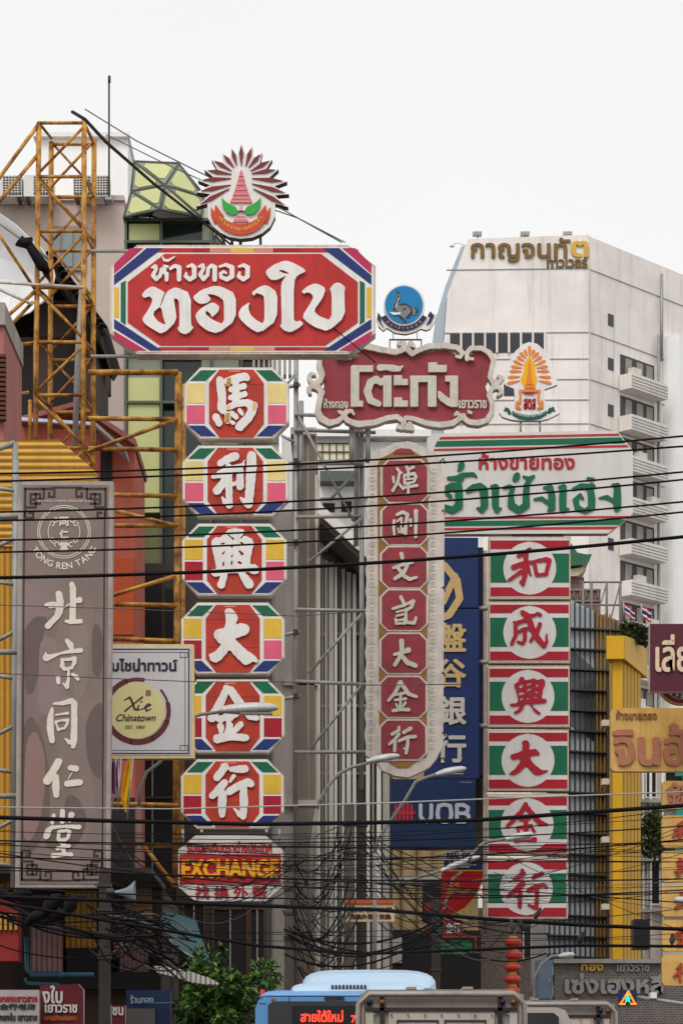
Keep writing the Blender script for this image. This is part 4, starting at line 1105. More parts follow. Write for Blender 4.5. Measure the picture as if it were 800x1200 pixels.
b.poly([E1(298, 490), E1(468, 490), E1(385, 225)][::-1], .004, .015, mat('pale grey ground', rgb(214, 210, 212), .6, .3))
tiers = [(235, 285, 6, 18), (280, 315, 18, 28), (318, 352, 26, 36), (356, 392, 38, 50), (398, 430, 52, 64), (436, 462, 62, 76), (464, 488, 80, 86)]
for y0, y1, w0, w1 in tiers:
    b.poly([E1(385 - w1, y1), E1(385 + w1, y1), E1(385 + w0, y0), E1(385 - w0, y0)], .016, .04, PGD)
    b.poly([E1(385 - w1 * .8, y1 - 5), E1(385 + w1 * .8, y1 - 5), E1(385 + w1 * .75, y1 - 11), E1(385 - w1 * .75, y1 - 11)], .041, .046, PGL)
b.poly([E1(318, 640), E1(446, 640), E1(410, 590), E1(352, 590)], .016, .04, PGD)
b.poly([E1(338, 622), E1(428, 622), E1(420, 612), E1(345, 612)], .041, .046, PGL)
b.poly([E1(372, 560), E1(392, 560), E1(390, 495), E1(376, 495)], .016, .03, PGL)
t.part('pagoda', b)
LEAF = mat('painted leaf green', rgb(48, 166, 66), .5, .3, 5, .1)
b = t.mb()
lf = [(232, 448), (262, 480), (300, 505), (338, 520), (360, 555), (345, 580), (310, 584), (270, 565), (240, 520)]
b.poly([E1(*p) for p in lf][::-1], .02, .06, LEAF)
b.poly([E1(770 - x, y) for x, y in lf], .02, .06, LEAF)
b.line([E1(350, 560), E1(385, 552), E1(418, 560)], 1.2, .02, .05, DARKSTEEL)
t.part('leaf', b)
RIB = mat('ribbon vermilion', rgb(206, 76, 48), .6, .4, 4, .15)
b = t.mb()
rib = []
for i in range(17):
    a = R(158 - i * (136 / 16)); rib.append((a))
outer = [E1(380 + 228 * math.cos(a), 512 + 228 * math.sin(a)) for a in rib]
inner = [E1(380 + 200 * math.cos(a), 462 + 195 * math.sin(a)) for a in rib]
for i in range(16): b.poly([outer[i], outer[i + 1], inner[i + 1], inner[i]], .02, .05, RIB)
for sx in (1, -1):
    X = lambda x: 380 + sx * (x - 380)
    P_ = [E1(X(225), 600), E1(X(175), 655), E1(X(150), 590), E1(X(148), 520), E1(X(175), 560), E1(X(185), 500), E1(X(215), 545), E1(X(250), 590)]
    b.poly(P_ if sx > 0 else P_[::-1], .015, .035, RIB)
t.part('ribbon', b)
b = t.mb(); b.arc_text('เครื่องหมายการค้า', *E1(380, 505), 190 * k * 1.06, 150, 30, 6.4, .05, .06, mat('ribbon gold', rgb(232, 176, 60), .5, .2), bold=.18)
t.part('ribbon_lettering', b)
b = t.mb()
for x in (262, 305): b.tube([b.P(x, 262, -.15), b.P(x, 292, -.2)], .03, DARKSTEEL)
t.part('support_post', b)

# ---------------------------------------------------------------- six eight-sided panels
OCT = [(215.6, 430.5, 338.6, 514.5, 'horse', PINK, PINK, (237, 433), 'with a rust stained white character, topmost of its column'),
       (213.6, 522, 338, 605, 'profit', PINK, PINK, (235, 523), 'with pink blocks, crossed by two thin cables near its top'),
       (213.4, 613.5, 336, 698, 'prosper', CRIMSON, PINK, (233, 615), 'with a dense white character, one crimson and one pink block'),
       (212.2, 706, 333.4, 790, 'big', CRIMSON, PINK, (232, 707), 'with a simple three-stroke character, beside the white restaurant sign'),
       (212.2, 796, 333.4, 882, 'gold', CRIMSON, CRIMSON, (232, 798), 'with a white character partly behind a street lamp head'),
       (212, 889.5, 332.6, 971, 'row', CRIMSON, CRIMSON, (231, 891), 'lowest of the column, just above the money exchange board')]
for (x0, y0, x1, y1, gl, cl, cr, (gx, gy), lab) in OCT:
    t = Thing('sign_panel', 'eight-sided shop panel ' + lab, 'sign panel', (x0 + x1) / 2, y1, YG, 'eight-sided panels of the gold shop column')
    b = t.mb(); b.octo(x0, y0, x1, y1, 19, 20, -.34, 0, RUST, RUST); t.part('box', b)
    b = t.mb(); b.octo(x0 + 1.3, y0 + 1.3, x1 - 1.3, y1 - 1.3, 18.6, 19.6, .002, .012, WHITE); t.part('white_face', b)
    X = lambda f: x0 + f * (x1 - x0) / 123.0
    Y_ = lambda f: y0 + f * (y1 - y0) / 84.0
    L_, H_ = [], []
    b = t.mb()
    for sx, mid in ((0, cl), (1, cr)):
        g = (lambda P: [(X(u), Y_(v)) for u, v in P]) if sx == 0 else (lambda P: [(X(123 - u), Y_(v)) for u, v in P][::-1])
        top = CREAM if gl in ('horse', 'profit') else YELLOW
        b.poly(g([(7, 16), (25.5, 16), (38.5, 3.6), (20, 3.6)]), .014, .022, GREEN)
        b.poly(g([(3.2, 42), (24.5, 42), (24.5, 19), (3.2, 19)]), .014, .022, top)
        b.poly(g([(3.2, 66), (24.5, 66), (24.5, 44.6), (3.2, 44.6)]), .014, .022, mid)
        b.poly(g([(20, 81), (38, 81), (24.5, 68.5), (5.5, 68.5)]), .014, .022, NAVY)
    t.part('colour_block', b)
    b = t.mb(); b.octo(X(29.5), Y_(3), X(93.5), Y_(82), 12, 16, .014, .03, BRICKRED); t.part('centre_panel', b)
    b = t.mb(); b.glyph(OCT_G[gl], gx, gy, 10.0, .03, .085, WHITE, RUST); t.part('character', b)
    b = t.mb()
    for f in (.24, .63): b.rect(X(30.5), Y_(84 * f), X(92.5), Y_(84 * f) + .35, .0302, .033, DARKSTEEL)
    b.rect(X(52), Y_(4), X(66), Y_(5.6), .0302, .034, SALMON); t.part('seam', b)
    if gl == 'horse':
        ST = mat('ochre rust stain', rgb(206, 150, 72), .7, .8, 9, .6); ST2 = mat('pale rust stain', rgb(230, 196, 140), .7, .7, 9, .5)
        b = t.mb(); b.poly([(265, 454), (270.5, 454), (271, 444), (266.5, 444)], .0855, .0865, ST); b.poly([(264, 496.5), (269, 497), (270, 485), (265, 485)], .0855, .0865, ST)
        b.poly([(265.5, 482), (270, 480), (270, 475), (266, 477)], .0855, .0865, ST2); b.poly([(296, 483), (301, 481), (301, 474), (297, 472)], .0855, .0865, ST2); 
        for q in b.pieces(): t.part('rust_stain', q)

YEX = 57.5
t = Thing('exchange_sign', 'white and red money exchange board with yellow English lettering under the eight-sided panels', 'shop sign', 270, 1056, YEX)
b = t.mb(); b.octo(209, 979, 331, 1056, 20, 17, -.3, 0, OFFWHITE, RUST); t.part('board', b)
b = t.mb(); b.rect(210.5, 1001, 329, 1036, .004, .02, mat('deep red band', rgb(170, 32, 36), .6, .35, 2, .2)); t.part('red_band', b)
b = t.mb(); b.text('EXCHANGE', 213, 1007, 327, 1029.5, .02, .05, mat('exchange yellow', rgb(246, 178, 28), .5, .2, 2, .1), bold=1.1); t.part('english_lettering', b)
CR = mat('sign letter red', rgb(176, 34, 46), .6, .3, 2, .1)
b = t.mb(); b.text('รับแลกเงินตราต่างประเทศ', 219, 985.5, 319, 999, .004, .02, CR, bold=.55); t.part('thai_lettering', b)
b = t.mb()
for i, c in enumerate('找換外幣'):
    x = 229 + i * 22.3; b.text(c, x, 1038, x + 17, 1053.5, .004, .02, CR, bold=.45)
t.part('chinese_lettering', b)
b = t.mb(); b.rect(232, 975, 316, 979.5, -.25, -.02, DARKSTEEL)
for x in (214, 236, 312, 327): b.tube([b.P(x, 971, -.15), b.P(x, 985, -.15)], .03, GREYSTEEL)
t.part('hanger', b)

# ---------------------------------------------------------------- maroon scroll sign, elephant badge, long vertical board
YM = 66.0
t = Thing('shop_sign', 'maroon signboard in a white scrolled frame with blocky off-white Thai letters', 'shop sign', 480, 505, YM)
tp = [(362, 455), (372, 440), (371, 415), (385, 407), (430, 405), (455, 413), (470, 412), (478, 398), (486, 412), (510, 408), (530, 404), (543, 413), (560, 406), (575, 415), (580, 440), (588, 452), (588, 466), (579, 480), (576, 495), (565, 500), (545, 494), (520, 502), (500, 498), (478, 503), (460, 499), (430, 502), (405, 497), (385, 500), (371, 490), (370, 470)]
b = t.mb(); b.poly([(374, 488), (388, 494), (404, 488), (430, 496), (470, 491), (505, 491), (530, 496), (546, 488), (560, 494), (573, 486), (574, 470), (568, 452), (576, 435), (572, 418), (560, 411), (545, 419), (522, 411), (480, 415), (455, 414), (430, 410), (405, 416), (390, 411), (376, 416), (378, 440), (380, 452), (374, 468)], -.35, 0, MAROON, PLASTERTRIM); t.part('board', b)
# scroll moulding, in 6.667 units from (355,395)
sc1 = '''100,380,9 60,355,17 45,320,15 65,292,13 95,300,9; 130,150,18 128,230,22 150,300,22 130,350,22 90,372,18; 55,440,15 45,410,16 70,390,18 120,400,24 145,440,24 125,520,22 115,590,24 140,640,28 200,680,24 270,665,20 315,630,18 340,590,18 380,585,14 395,610,8; 280,590,11 300,600,15 345,660,20 430,690,24 560,675,22 660,640,20 735,632,20 790,670,18 770,715,18 735,715,12 740,690,8;
330,80,22 430,70,22 520,85,24 620,110,22 720,125,22 780,110,18 785,60,22 750,55,18; 270,165,16 320,165,18 360,165,18 400,145,14'''
sc2 = ''';810,100,24 850,140,18 900,110,20 980,80,22 1100,75,22 1200,90,20 1245,130,16 1225,165,14 1195,160,11; 840,60,24 870,85,10; 1280,180,18 1275,130,16 1310,95,18 1390,95,18 1450,130,20 1485,190,20 1470,260,20 1455,320,18 1480,360,18 1530,360,17 1550,330,15 1520,310,11; 1320,180,12 1290,175,12; 1480,390,16 1530,400,17 1550,440,14 1520,460,11; 1520,390,15 1470,410,18 1450,460,20 1475,530,20 1470,600,20 1430,660,20 1360,680,22 1290,670,20 1250,640,20 1200,600,13 1185,615,11; 1290,590,12 1310,600,10; 1250,620,18 1170,680,22 1060,695,22 960,680,20 860,645,18 800,640,17; 830,690,22 850,720,20 800,720,14'''
b = t.mb(); b.glyph(sc1 + sc2, 355, 395, 6.667, -.2, .12, PLASTERTRIM, PLASTERTRIM, step=5.0, wobble=1.5); t.part('scroll_frame', b)
LET = mat('weathered letter white', rgb(206, 202, 190), .6, .4, 6, .4, dirtcol=(110, 96, 84))
b = t.mb(); b.glyph(TOH, 355, 395, 6.667, 0, .09, LET, RUST, step=4.0, wobble=.5); t.part('large_lettering', b)
b = t.mb(); b.text('ห้างทอง', 379, 467, 408, 479, 0, .03, LET, bold=.35); b.text('เยาวราช', 537, 469, 570, 479, 0, .03, LET, bold=.45); t.part('small_lettering', b)
b = t.mb()
for x in (412, 431): b.tube([b.P(x, 490, -.2), b.P(x, 540, -.2)], .07, GREYSTEEL)
b.tube([b.P(425, 512, -.3), b.P(500, 512, -.3)], .05, GREYSTEEL)
t.part('support_post', b)

t = Thing('emblem_sign', 'round blue badge with grey elephant head and navy banner above maroon sign', 'emblem', 473, 400, YM)
E2 = lambda x, y: (435 + x * .1, 325 + y * .1)
b = t.mb(); b.disc(*E2(385, 325), 24.2, -.14, 0, WHITE, DARKSTEEL)
wing = [(60, 480), (80, 400), (115, 455), (160, 450), (200, 520), (280, 580), (385, 600), (480, 580), (560, 520), (610, 450), (650, 460), (690, 385), (710, 440), (770, 425), (740, 520), (690, 600), (640, 620), (580, 600), (500, 640), (400, 665), (280, 650), (180, 590), (140, 625), (80, 570)]
b.poly([E2(*p) for p in wing][::-1], -.14, -.01, WHITE, DARKSTEEL); t.part('backing_board', b)
b = t.mb(); b.disc(*E2(380, 325), 22.2, .002, .02, mat('badge sky blue', rgb(12, 126, 186), .5, .3, 4, .1)); t.part('blue_disc', b)
EG = mat('elephant grey', rgb(132, 134, 132), .6, .5, 12, .2); ED = mat('elephant dark grey', rgb(58, 60, 68), .6, .4, 12, .2)
b = t.mb()
b.glyph('''300,175,14 322,205,15 312,250,18 285,300,22 275,350,26 310,390,32; 330,360,34 390,350,34 440,380,36 420,430,40 370,430,40; 440,400,34 500,390,30 500,420,26; 370,470,26 380,500,20; 290,390,30 340,420,24''', 435, 325, 10, .022, .04, EG, step=7)
b.glyph('''300,170,8 322,190,7; 318,220,6 296,280,8 270,330,9 265,380,9 300,410,7; 330,325,6 400,318,7 440,345,7; 460,360,9 470,410,11 440,450,10 420,470,9; 500,360,6 535,380,8 520,420,8; 330,460,8 370,490,10 400,520,8; 370,380,5 395,370,7''', 435, 325, 10, .041, .055, ED, step=6)
b.glyph('225,420,9 260,432,14 330,430,12; 285,360,4 300,300,5 320,250,4', 435, 325, 10, .041, .052, WHITE, step=6); t.part('elephant_head', b)
BAN = mat('banner navy', rgb(30, 34, 84), .5, .3)
b = t.mb()
for i in range(14):
    a0, a1 = R(150 - i * 8.6), R(150 - (i + 1) * 8.6)
    b.poly([E2(380 + r * math.cos(a), 320 + r * math.sin(a)) for r, a in ((308, a0), (308, a1), (250, a1), (250, a0))], .004, .03, BAN)
b.poly([E2(75, 415), E2(70, 490), E2(110, 550), E2(155, 600), E2(110, 530), E2(110, 460)], .004, .02, BAN)
b.poly([E2(690, 400), E2(660, 450), E2(690, 470), E2(640, 560), E2(690, 540), E2(735, 450)][::-1], .004, .02, BAN); t.part('banner', b)
b = t.mb(); b.arc_text('ตราช้างทอง', *E2(380, 320), 29.4, 138, 42, 4.6, .03, .04, mat('banner gold', rgb(196, 158, 96), .5, .2), bold=.1); t.part('banner_lettering', b)
b = t.mb()
FR = mat('navy steel frame', rgb(44, 44, 92), .5, .3)
b.line([E2(215, 860), E2(215, 722), E2(585, 722), E2(585, 860)], 1.2, -.1, -.04, FR)
for x in (255, 535): b.line([E2(x, 620), E2(x, 720)], .8, -.1, -.05, FR)
t.part('support_frame', b)

t = Thing('vertical_sign', 'tall maroon board of seven white Chinese characters in a chipped white scalloped border', 'shop sign', 473, 912, YM)
b = t.mb()
out = []
for i in range(0, 27):
    y = 560 + i * 12; w = 1.3 if i % 2 else -.5
    out.append((430 - (y - 560) * .006 - w, y))
lft = [(x, y) for x, y in out]; rgt = [(519.5 - (y - 560) * .006 + (1.3 if int(y) % 24 else -.6), y) for x, y in out]
poly = lft + [(428, 885), (440, 892), (448, 903), (462, 909), (478, 911), (492, 905), (503, 899), (512, 888)] + rgt[::-1] + [(517, 548), (512, 532), (500, 526), (490, 520), (478, 517), (462, 519), (450, 525), (438, 530), (431, 545)]
b.poly(poly, -.32, 0, PLASTERTRIM, PLASTERTRIM); t.part('board', b)
# raised scroll relief along both borders
b = t.mb()
for sx in (436, 507.5):
    y = 552
    while y < 880:
        x = sx - (y - 560) * .006
        b.ring(x, y, 2.5, 3.4, 0, .014, PLASTERTRIM, 10, 20, 320)
        b.ring(x + (1 if sx < 450 else -1) * .6, y, .7, 1.6, 0, .014, PLASTERTRIM, 8, 0, 360)
        y += 9.5
t.part('relief_scroll', b)
b = t.mb(); b.poly([(444.5, 888), (499.5, 888), (501.5, 545), (500, 537), (490, 533), (480, 526), (466, 526), (455, 533), (446, 537), (442, 545)], .002, .02, GOLDPAINT)
b.poly([(452, 887), (456, 894), (466, 900), (478, 900), (487, 893), (491, 887)][::-1], .002, .02, GOLDPAINT)
t.part('gold_ground', b)
b = t.mb()
PAN = []
ys = [(540, 588.5), (591.5, 638), (641.5, 688.5), (692, 738.5), (743, 789), (793.5, 840.5), (844.5, 890)]
for i, (a, e) in enumerate(ys):
    o_ = -(a - 560) * .007
    b.octo(445.2 + o_, a - 1.6, 502.8 + o_, e + 1.6, 9.5, 9.5, .022, .04, PLASTERTRIM)
t.part('panel_moulding', b)
b = t.mb()
for i, (a, e) in enumerate(ys):
    o_ = -(a - 560) * .007
    b.octo(448.2 + o_, a + .4, 499.8 + o_, e - .4, 7.5, 7.5, .042, .055, MAROON)
b.poly([(461, 532), (485, 532), (482, 527), (470, 525.5), (463, 528)], .022, .04, MAROON)
t.part('maroon_panel', b)
for (sp, ox, oy, sc_) in SCROLL_G:
    b = t.mb(); b.glyph(sp, ox, oy, sc_, .055, .10, LET, RUST, grow=1.0, step=5.0, wobble=1.0); t.part('character', b)
b = t.mb()
for y in (540, 600, 690, 790, 860, 890):
    b.tube([b.P(515, y, -.1), b.P(519, y - 2, .05), b.P(521.5, y + 1, -.2)], .02, DARKSTEEL)
t.part('hook', b)

# ---------------------------------------------------------------- green and red sign
YH = 72.0
t = Thing('shop_sign', 'white signboard with ornate green Thai lettering and red and green stripes', 'shop sign', 625, 627, YH)
EDGE = mat('tarnished aluminium edge', rgb(206, 188, 168), .45, .6, 4, .7, metal=.2, dirtcol=(110, 70, 46))
BLW = mat('greying white enamel', rgb(216, 212, 208), .5, .25, 1.2, .15)
b = t.mb(); b.poly([(500, 626), (712, 625), (741, 602), (741, 528), (722, 504.5), (507, 508), (500, 514)], -.35, 0, BLW, EDGE); t.part('board', b)
b = t.mb()
b.poly([(516, 512), (724, 508.2), (725.5, 510.5), (514, 515)][::-1], .003, .014, RED)
b.poly([(512, 517), (727, 512.5), (732, 519.5), (509, 523.5)][::-1], .003, .014, GREEN)
b.poly([(508, 526), (734, 521.5), (736, 524), (508, 528.5)][::-1], .003, .014, RED)
b.poly([(505, 606), (737, 604.6), (735, 607), (505, 608.4)][::-1], .003, .014, RED)
b.poly([(505, 611), (732, 608.6), (725, 615), (505, 616.6)][::-1], .003, .014, GREEN)
b.poly([(505, 619), (722, 617), (718, 620), (505, 621.4)][::-1], .003, .014, RED); t.part('border_stripe', b)
b = t.mb(); b.glyph(HENG, 505, 525, 6.667, .003, .05, GREEN, GREEN, step=4.0, wobble=.5); t.part('large_lettering', b)
b = t.mb(); b.text('ห้างขายทอง', 560.5, 530.5, 673, 550.5, .003, .03, CR, bold=.65); t.part('small_lettering', b)
b = t.mb(); b.rect(600, 626, 660, 629, -.3, -.05, DARKSTEEL); t.part('maker_strip', b)

t = Thing('emblem_sign', 'white arched badge with golden spire, orange rays and dark green ribbon', 'emblem', 621, 505, YH)
E3 = lambda x, y: (575 + x / 8.889, 395 + y / 8.889)
b = t.mb()
P_ = [(310, 870), (510, 870), (600, 850), (680, 810), (715, 790), (680, 700), (580, 700), (550, 640), (555, 545), (690, 495), (680, 420), (640, 290), (570, 150), (480, 70), (400, 50), (330, 75), (250, 150), (180, 270), (140, 400), (133, 490), (240, 540), (250, 640), (230, 700), (140, 710), (85, 785), (120, 830), (210, 860)]
b.poly([E3(*p) for p in P_], -.2, 0, WHITE, EDGE); t.part('backing_board', b)
ORG = mat('badge orange', rgb(232, 132, 38), .5, .3, 5, .1); AMB = mat('badge amber', rgb(248, 178, 10), .5, .2, 5, .1)
b = t.mb()
RY = [(400, 90, 400, 200), (347, 130, 375, 200), (300, 160, 365, 225), (268, 203, 350, 255), (230, 245, 335, 295), (205, 305, 325, 325), (190, 357, 320, 358), (172, 420, 300, 413), (165, 485, 300, 455)]
for x0, y0, x1, y1 in RY:
    for sx in ((1, -1) if x0 != 400 else (1,)):
        X = lambda x: 398 + sx * (x - 398)
        dx, dy = X(x1) - X(x0), y1 - y0; l = math.hypot(dx, dy); nx, ny = -dy / l, dx / l
        g = lambda f, w: E3(X(x0) + dx * f + nx * w, y0 + dy * f + ny * w)
        b.poly([g(0, 0), g(.12, 14), g(.35, 17), g(1, 5), g(1, -5), g(.35, -17), g(.12, -14)], .003, .02, ORG)
t.part('ray', b)
b = t.mb(); b.glyph('400,225,22 400,300,58 398,370,62 395,440,84 398,470,60', 575, 395, 8.889, .003, .02, AMB, step=6, wobble=0)
t.part('flame', b)
b = t.mb(); b.glyph('398,240,4 398,320,10 398,380,16; 398,380,16 396,440,26 396,500,36; 360,520,18 398,530,26 440,520,18; 335,562,15 465,562,15; 300,555,11 305,620,10 300,690,11; 500,555,11 490,620,10 498,690,11; 270,680,12 270,730,18 300,745,12; 530,670,12 525,730,18 490,745,12; -385,330,3 385,420,3; -410,360,3 412,440,3; -370,500,4 430,505,4; -340,540,4 460,542,4', 575, 395, 8.889, .021, .045, ORG, step=6, wobble=2)
b.rect(*E3(345, 578), *E3(450, 598), .046, .055, CRIMSON); t.part('crown', b)
b = t.mb(); b.text('สตส', *E3(335, 640), *E3(465, 755), .004, .03, CR, bold=.45); t.part('monogram', b)
DGR = mat('ribbon dark green', rgb(18, 84, 76), .55, .3, 4, .1)
b = t.mb()
arc = [(220, 770, 220, 815), (300, 800, 290, 855), (400, 815, 395, 872), (495, 800, 505, 855), (575, 768, 578, 812)]
for a, c in zip(arc, arc[1:]): b.poly([E3(a[2], a[3]), E3(c[2], c[3]), E3(c[0], c[1]), E3(a[0], a[1])], .003, .02, DGR)
b.poly([E3(*p) for p in [(150, 730), (185, 745), (215, 800), (190, 815), (160, 775), (130, 770)]][::-1], .003, .015, DGR)
b.poly([E3(*p) for p in [(650, 725), (600, 745), (575, 795), (610, 800), (640, 775), (670, 775)]], .003, .015, DGR); t.part('ribbon', b)
b = t.mb(); b.arc_text('เครื่องหมายการค้า', *E3(398, 470), 41, 117, 63, 4.2, .02, .03, WHITE, bold=.06); t.part('ribbon_lettering', b)
b = t.mb()
for x in (310, 512): b.tube([b.P(*E3(x, 860), -.1), b.P(*E3(x, 990), -.1)], .03, GREYSTEEL)
t.part('support_post', b)

HS = [(572.5, 629, 668, 702, 'harmony', (580, 630), 'crossed by a thick black cable, just under the white signboard'),
      (572, 705, 667.5, 777, 'become', (580, 702), 'with a hooked character, second from the top'),
      (571.5, 780, 667, 852, 'prosper', (578, 776), 'with a dense gridded character, third from the top'),
      (570.8, 855, 666, 926.5, 'big', (578, 852), 'with a simple three-stroke red character on its white disc'),
      (570.3, 930, 665.4, 1001.5, 'gold', (577, 926), 'with a character partly behind a street lamp'),
      (569.5, 1005, 664.8, 1076.5, 'row', (576, 1000), 'lowest of its column, above the red lanterns')]
for (x0, y0, x1, y1, gl, (gx, gy), lab) in HS:
    t = Thing('sign_panel', 'red and green striped panel ' + lab, 'sign panel', (x0 + x1) / 2, y1, YH, 'striped panels with white discs')
    b = t.mb(); b.rect(x0, y0, x1, y1, -.42, 0, EDGE, EDGE); t.part('box', b)
    b = t.mb(); b.rect(x0 + 1.6, y0 + 1.8, x1 - 1.6, y1 - 1.8, .002, .01, BLW); t.part('white_face', b)
    # disc centre and radius in photo pixels
    cx, cy = gx + 40.2, gy + {'harmony': 35.8, 'become': 39, 'prosper': 40, 'big': 39, 'gold': 40.2, 'row': 41.2}[gl]; r = 31
    def band(b, ya, yb, m):
        # stripe kept clear of the disc on both sides
        for sx in (-1, 1):
            P_ = [((x0 + 1.8) if sx < 0 else (x1 - 1.8), ya), ((x0 + 1.8) if sx < 0 else (x1 - 1.8), yb)]
            arc_ = []
            for i in range(13):
                y = yb + (ya - yb) * i / 12; q = r * r - (y - cy) ** 2
                arc_.append((cx + sx * (math.sqrt(q) if q > 0 else 0), y))
            P_ = P_ + arc_
            b.poly(P_ if sx < 0 else P_[::-1], .012, .02, m)
    b = t.mb()
    band(b, cy - 32.3, cy - 22.4, CRIMSON); band(b, cy + 22.6, cy + 33, CRIMSON); t.part('red_stripe', b)
    b = t.mb(); band(b, cy - 17, cy + 17, GREEN); t.part('green_stripe', b)
    b = t.mb(); b.glyph(COLUMN_G[gl], gx, gy, 10.0, .01, .05, CRIMSON, CRIMSON); t.part('character', b)

# ---------------------------------------------------------------- bank signs
YB = 78.0
GB = mat('dull gold lettering', rgb(206, 176, 120), .5, .3, 3, .15); WB = mat('pale blue white lettering', rgb(190, 196, 208), .5, .3, 3, .1)
t = Thing('vertical_sign', 'dark blue vertical bank board with pale gold Chinese characters', 'bank sign', 535, 912, YB)
b = t.mb(); b.rect(497, 713.5, 561, 912, -.5, 0, BLUESIGN, BLUESHADE); t.part('lower_board', b)
b = t.mb(); b.rect(499, 630, 560, 712, -.5, 0, BLUESIGN, BLUESHADE); t.part('upper_board', b)
b = t.mb(); b.rect(500, 637, 567, 906, -.9, -.52, BLUESHADE); b.rect(567.2, 640, 572, 1075, -1.1, -.6, EDGE); t.part('rear_board', b)
b = t.mb(); b.rect(558, 903, 573, 1004, -1.5, -1.2, DARKCONC); b.rect(568.5, 1004, 573, 1090, -1.5, -1.2, DARKCONC); t.part('mounting_post', b)
b = t.mb()
for i, (c, y) in enumerate(zip('盤谷銀行', (730, 772, 816, 860))):
    b.text(c, 510, y, 546, y + 34, .002, .04, GB if i < 2 else LET, bold=1.0)
t.part('chinese_lettering', b)
b = t.mb(); b.glyph('300,160,8 345,180,11 385,230,13 395,290,12 360,345,12 300,370,10; 300,330,8 340,300,12 380,215,10', 400, 600, 2.857, .002, .04, GB, step=3, wobble=0); t.part('swirl_logo', b)
b = t.mb()
for y in (712, 775, 850): b.bar(b.P(561, y, -.2), b.P(573, y - 1, -.2), .14, GREYSTEEL)
t.part('bracket', b)

t = Thing('bank_sign', 'square navy bank board with grey block letters and a red emblem', 'bank sign', 509, 995, 77)
b = t.mb(); b.rect(457.5, 913, 557, 994.5, -.4, 0, mat('deep navy enamel', rgb(12, 44, 84), .5, .25, 1, .1), BLUESHADE); t.part('board', b)
b = t.mb(); b.glyph('370,375,9 370,425,9 380,447,10 400,452,10 415,445,9 420,425,9 420,375,9', 400, 850, 4.0, .002, .04, WB, step=2.5, wobble=0)
b.glyph('482,372,9 455,378,9 449,415,10 455,448,9 482,454,9 508,448,9 514,415,10 508,378,9 482,372,9', 400, 850, 4.0, .002, .04, WB, step=2.5, wobble=0)
b.glyph('540,374,9 540,452,9 575,452,9 596,440,9 594,422,9 575,413,8 540,413,8; 575,413,8 590,402,9 592,386,9 572,374,9 540,374,9', 400, 850, 4.0, .002, .04, WB, step=2.5, wobble=0); t.part('block_lettering', b)
b = t.mb(); UR = mat('bank red', rgb(196, 34, 60), .5, .3)
for i in range(5): b.rect(462 + i * 4.6, 940 + abs(i - 2) * 1.5, 465 + i * 4.6, 966 - abs(i - 2) * 1.5, .002, .03, UR)
b.rect(460, 951, 486, 954.5, .032, .036, UR); t.part('red_emblem', b)
b = t.mb(); b.text('ธนาคารยูโอบี', 539, 915.5, 552, 918, .002, .01, WB); t.part('small_lettering', b)

# ---------------------------------------------------------------- brown medicine hall sign (left)
YT = 45.0
t = Thing('vertical_sign', 'tall brown medicine shop board with five pale brush characters and fretwork corners', 'shop sign', 76, 1040, YT)
FRM = mat('worn grey sign frame', rgb(168, 158, 148), .5, .6, 3, .6, metal=.1, dirtcol=(92, 72, 62))
b = t.mb(); b.poly([(18, 1040), (128, 1040), (132.5, 564), (22, 564)], -.3, 0, FRM, FRM); t.part('frame', b)
# backing vinyl: camouflage-like curved patches printed in close browns
def vinyl():
    m = mat('brown printed vinyl', rgb(120, 102, 94), .5, .35, 1.2, .3, dirtcol=(98, 84, 78))
    nt = m.node_tree; N, L = nt.nodes, nt.links
    tc = N.new('ShaderNodeTexCoord'); mp = N.new('ShaderNodeMapping'); mp.inputs['Scale'].default_value = (1.3, 1, .55); mp.inputs['Location'].default_value = (3.1, 0, 1.7)
    n = N.new('ShaderNodeTexNoise'); n.inputs['Scale'].default_value = .9; n.inputs['Detail'].default_value = 0
    L.new(tc.outputs['Object'], mp.inputs[0]); L.new(mp.outputs[0], n.inputs['Vector'])
    cr = N.new('ShaderNodeValToRGB'); e = cr.color_ramp; e.interpolation = 'CONSTANT'
    e.elements[0].position = 0; e.elements[0].color = rgb(132, 115, 107)
    e.elements[1].position = .42; e.elements[1].color = rgb(135, 118, 110)
    x = e.elements.new(.52); x.color = rgb(137, 119, 112)
    x = e.elements.new(.62); x.color = rgb(131, 114, 106)
    L.new(n.outputs[0], cr.inputs[0])
    base = [q for q in N if q.bl_idname == 'ShaderNodeMix' and q.blend_type == 'MULTIPLY'][0]
    L.new(cr.outputs[0], base.inputs[6])
    return m
b = t.mb(); b.poly([(23, 1036), (123.5, 1036), (127.5, 568.5), (27, 568.5)], .002, .012, vinyl()); t.part('vinyl_face', b)
BRK = mat('dark brown print', rgb(58, 46, 44), .55, .2, 2, .05); PALE = mat('pale beige print', rgb(228, 220, 204), .55, .25, 4, .12)
V1 = [mat('mauve print', rgb(144, 122, 120), .5, .25, 2, .1), mat('umber print', rgb(108, 92, 86), .5, .25, 2, .1), mat('dusty rose print', rgb(148, 118, 110), .5, .25, 2, .1), mat('taupe print', rgb(142, 127, 117), .5, .25, 2, .1)]
b = t.mb()
E4 = 'p 28,680 36,682 58,700 70,720 70,735 58,724 40,724 30,735 28,735'
b.poly([(28, 740), (28, 682), (40, 684), (58, 697), (66, 716), (58, 722), (42, 722), (33, 732)][::-1], .0125, .0132, V1[0])
b.poly(chaikin([(30, 815), (26, 740), (42, 722), (58, 724), (50, 745), (46, 790), (40, 812)], 2)[::-1], .0134, .0141, V1[1])
b.poly(chaikin([(46, 815), (46, 755), (55, 745), (68, 752), (70, 780), (80, 815), (70, 838), (46, 838)], 2)[::-1], .0143, .015, V1[0])
